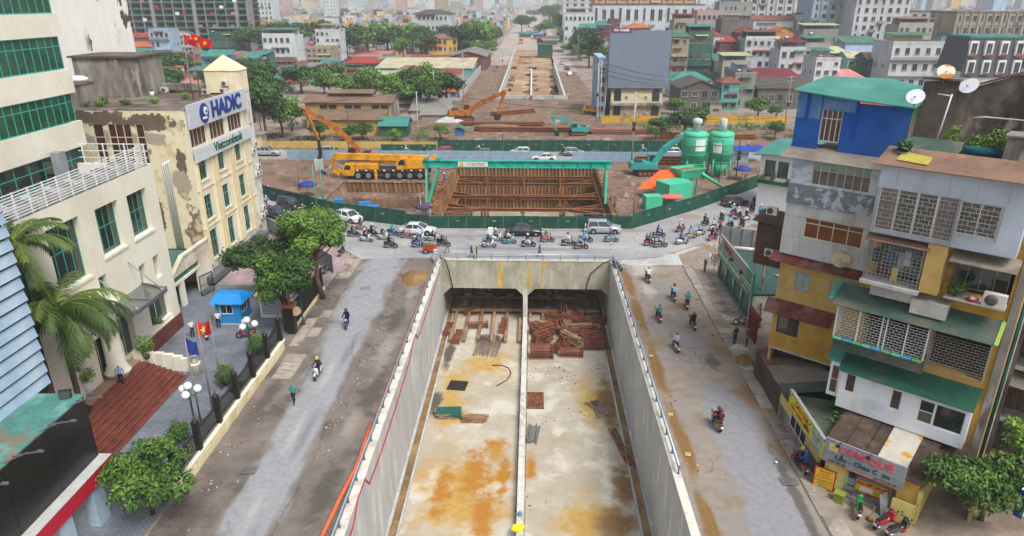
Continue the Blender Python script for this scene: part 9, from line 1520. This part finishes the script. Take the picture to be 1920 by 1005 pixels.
while Y<5200:
    step=9.5+Y*.011; x=-Y*.64
    while x<Y*.8:
        w=q.uniform(4,7.6)*(1+Y/4500); d=step*q.uniform(.6,.95); y=Y+q.uniform(-3,3); h=q.uniform(4,11) if q.random()<.88 else q.uniform(11,17)
        if Y>700 and q.random()<.012: h=q.uniform(26,48); w*=1.8
        if h<25: h=min(h,19)
        if not (abs(x+w/2)<25+w/2 and Y<1500) and free(x+w/2,y,w,d) and not(Y<320 and abs(x)<30):
            fbox(x,y,x+w,y+d,h,q.choices(pw,wts)[0],q.choice(pr) if q.random()<.62 else (.3,.29,.28))
            if Y<1400 and h<14 and q.random()<.6: a=q.uniform(.1,.5); b_=q.uniform(.3,.6); k=len(vs); X0q,X1q=x+w*a*.6,x+w*(a*.6+b_); vs.extend([(X0q,y+d*.2,h),(X1q,y+d*.2,h),(X1q,y+d*.7,h),(X0q,y+d*.7,h),(X0q,y+d*.2,h+2.6),(X1q,y+d*.2,h+2.6),(X1q,y+d*.7,h+2.9),(X0q,y+d*.7,h+2.9)]); fs.extend([(k,k+1,k+5,k+4),(k+1,k+2,k+6,k+5),(k+3,k,k+4,k+7),(k+4,k+5,k+6,k+7)]); cols.extend([q.choice(pw)]*3+[q.choice(pr)])
        x+=w+q.uniform(.2,2.4)+(7 if q.random()<.06 else 0)
    Y+=step
me=bpy.data.meshes.new('distant_city'); me.from_pydata(vs,[],fs); ca=me.color_attributes.new('col','FLOAT_COLOR','CORNER'); arr=[]
for c in cols: arr+=[*c,1]*4
ca.data.foreach_set('color',arr); me.materials.append(mat('distant_city_wall',(.5,.5,.5),attr='col',var=.1,sc=.1,r=.9)); o=link('distant_city',me); o['kind']='stuff'
bl=[(q.uniform(-1,1)*Y*.7,Y,0,q.uniform(8,16),8,q.uniform(8,13)) for Y in [q.uniform(520,2200) for _ in range(90)]]
o=link('distant_treetops',crown([b for b in bl if abs(b[0])>30],14000,2.4,99,m_leafd)); o['kind']='stuff'
for i,(px,py) in enumerate(((985,70),(1000,66),(1012,72),(1020,80),(1032,84),(1042,78))): c=G(px,py); tt=thing('market_stall','street stall at the end of the dirt street, %s from the left'%('first','second','third','fourth','fifth','sixth')[i],'stall',(c.x,c.y,0)); part('roof',MB().slab([(-6,-3,3),(6,-3,3),(6,3,4),(-6,3,4)],.2),rm_(('teal','grey','blue','red','grey','teal')[i]),tt); part('wall',MB().box(-5,2,0,5,2.5,3.4),wm_(('white','grey','pale blue','maroon','white','concrete')[i]),tt)
# ------------------------------------------------------------------ air
hz=struct('haze',MB().box(-6300,-320,-11,6300,12300,140),bpy.data.materials.new('haze_air'),'stuff'); m=bpy.data.materials['haze_air']; m.use_nodes=True; t=m.node_tree; t.nodes.clear(); v=t.nodes.new('ShaderNodeVolumePrincipled'); v.inputs['Density'].default_value=.00034; v.inputs['Color'].default_value=(.86,.93,1,1); v.inputs['Anisotropy'].default_value=.25; u=t.nodes.new('ShaderNodeOutputMaterial'); t.links.new(v.outputs[0],u.inputs['Volume'])

for i,(a,b) in enumerate((((26,171,9),(62,168,10)),((25,171,8),(60,168,9)),((19,172,11),(27,136,8)),((-22,200,12),(-32,150,9)),((-32,150,9),(-63,141,9)),((44,128,8),(21,132,9)),((21,132,9),(-16,142,10)),((-22,200,11),(-16,330,12)),((19,215,12),(20,330,12)),((20,176,12),(19,330,12)))): a,b=V(a),V(b); solo('overhead_cable',MB().tube([a.lerp(b,k/6)-V((0,0,1.1*math.sin(PI*k/6))) for k in range(7)],.035,4),m_black,'sagging black cable %s'%('along the yellow wall, upper','along the yellow wall, lower','over the railway by the billboard house','down from the dirt street corner','along the ochre wall','behind the silos','over the cross road in the middle','up the left of the dirt street','up the right of the dirt street, low','up the right of the dirt street, high')[i],'cable')
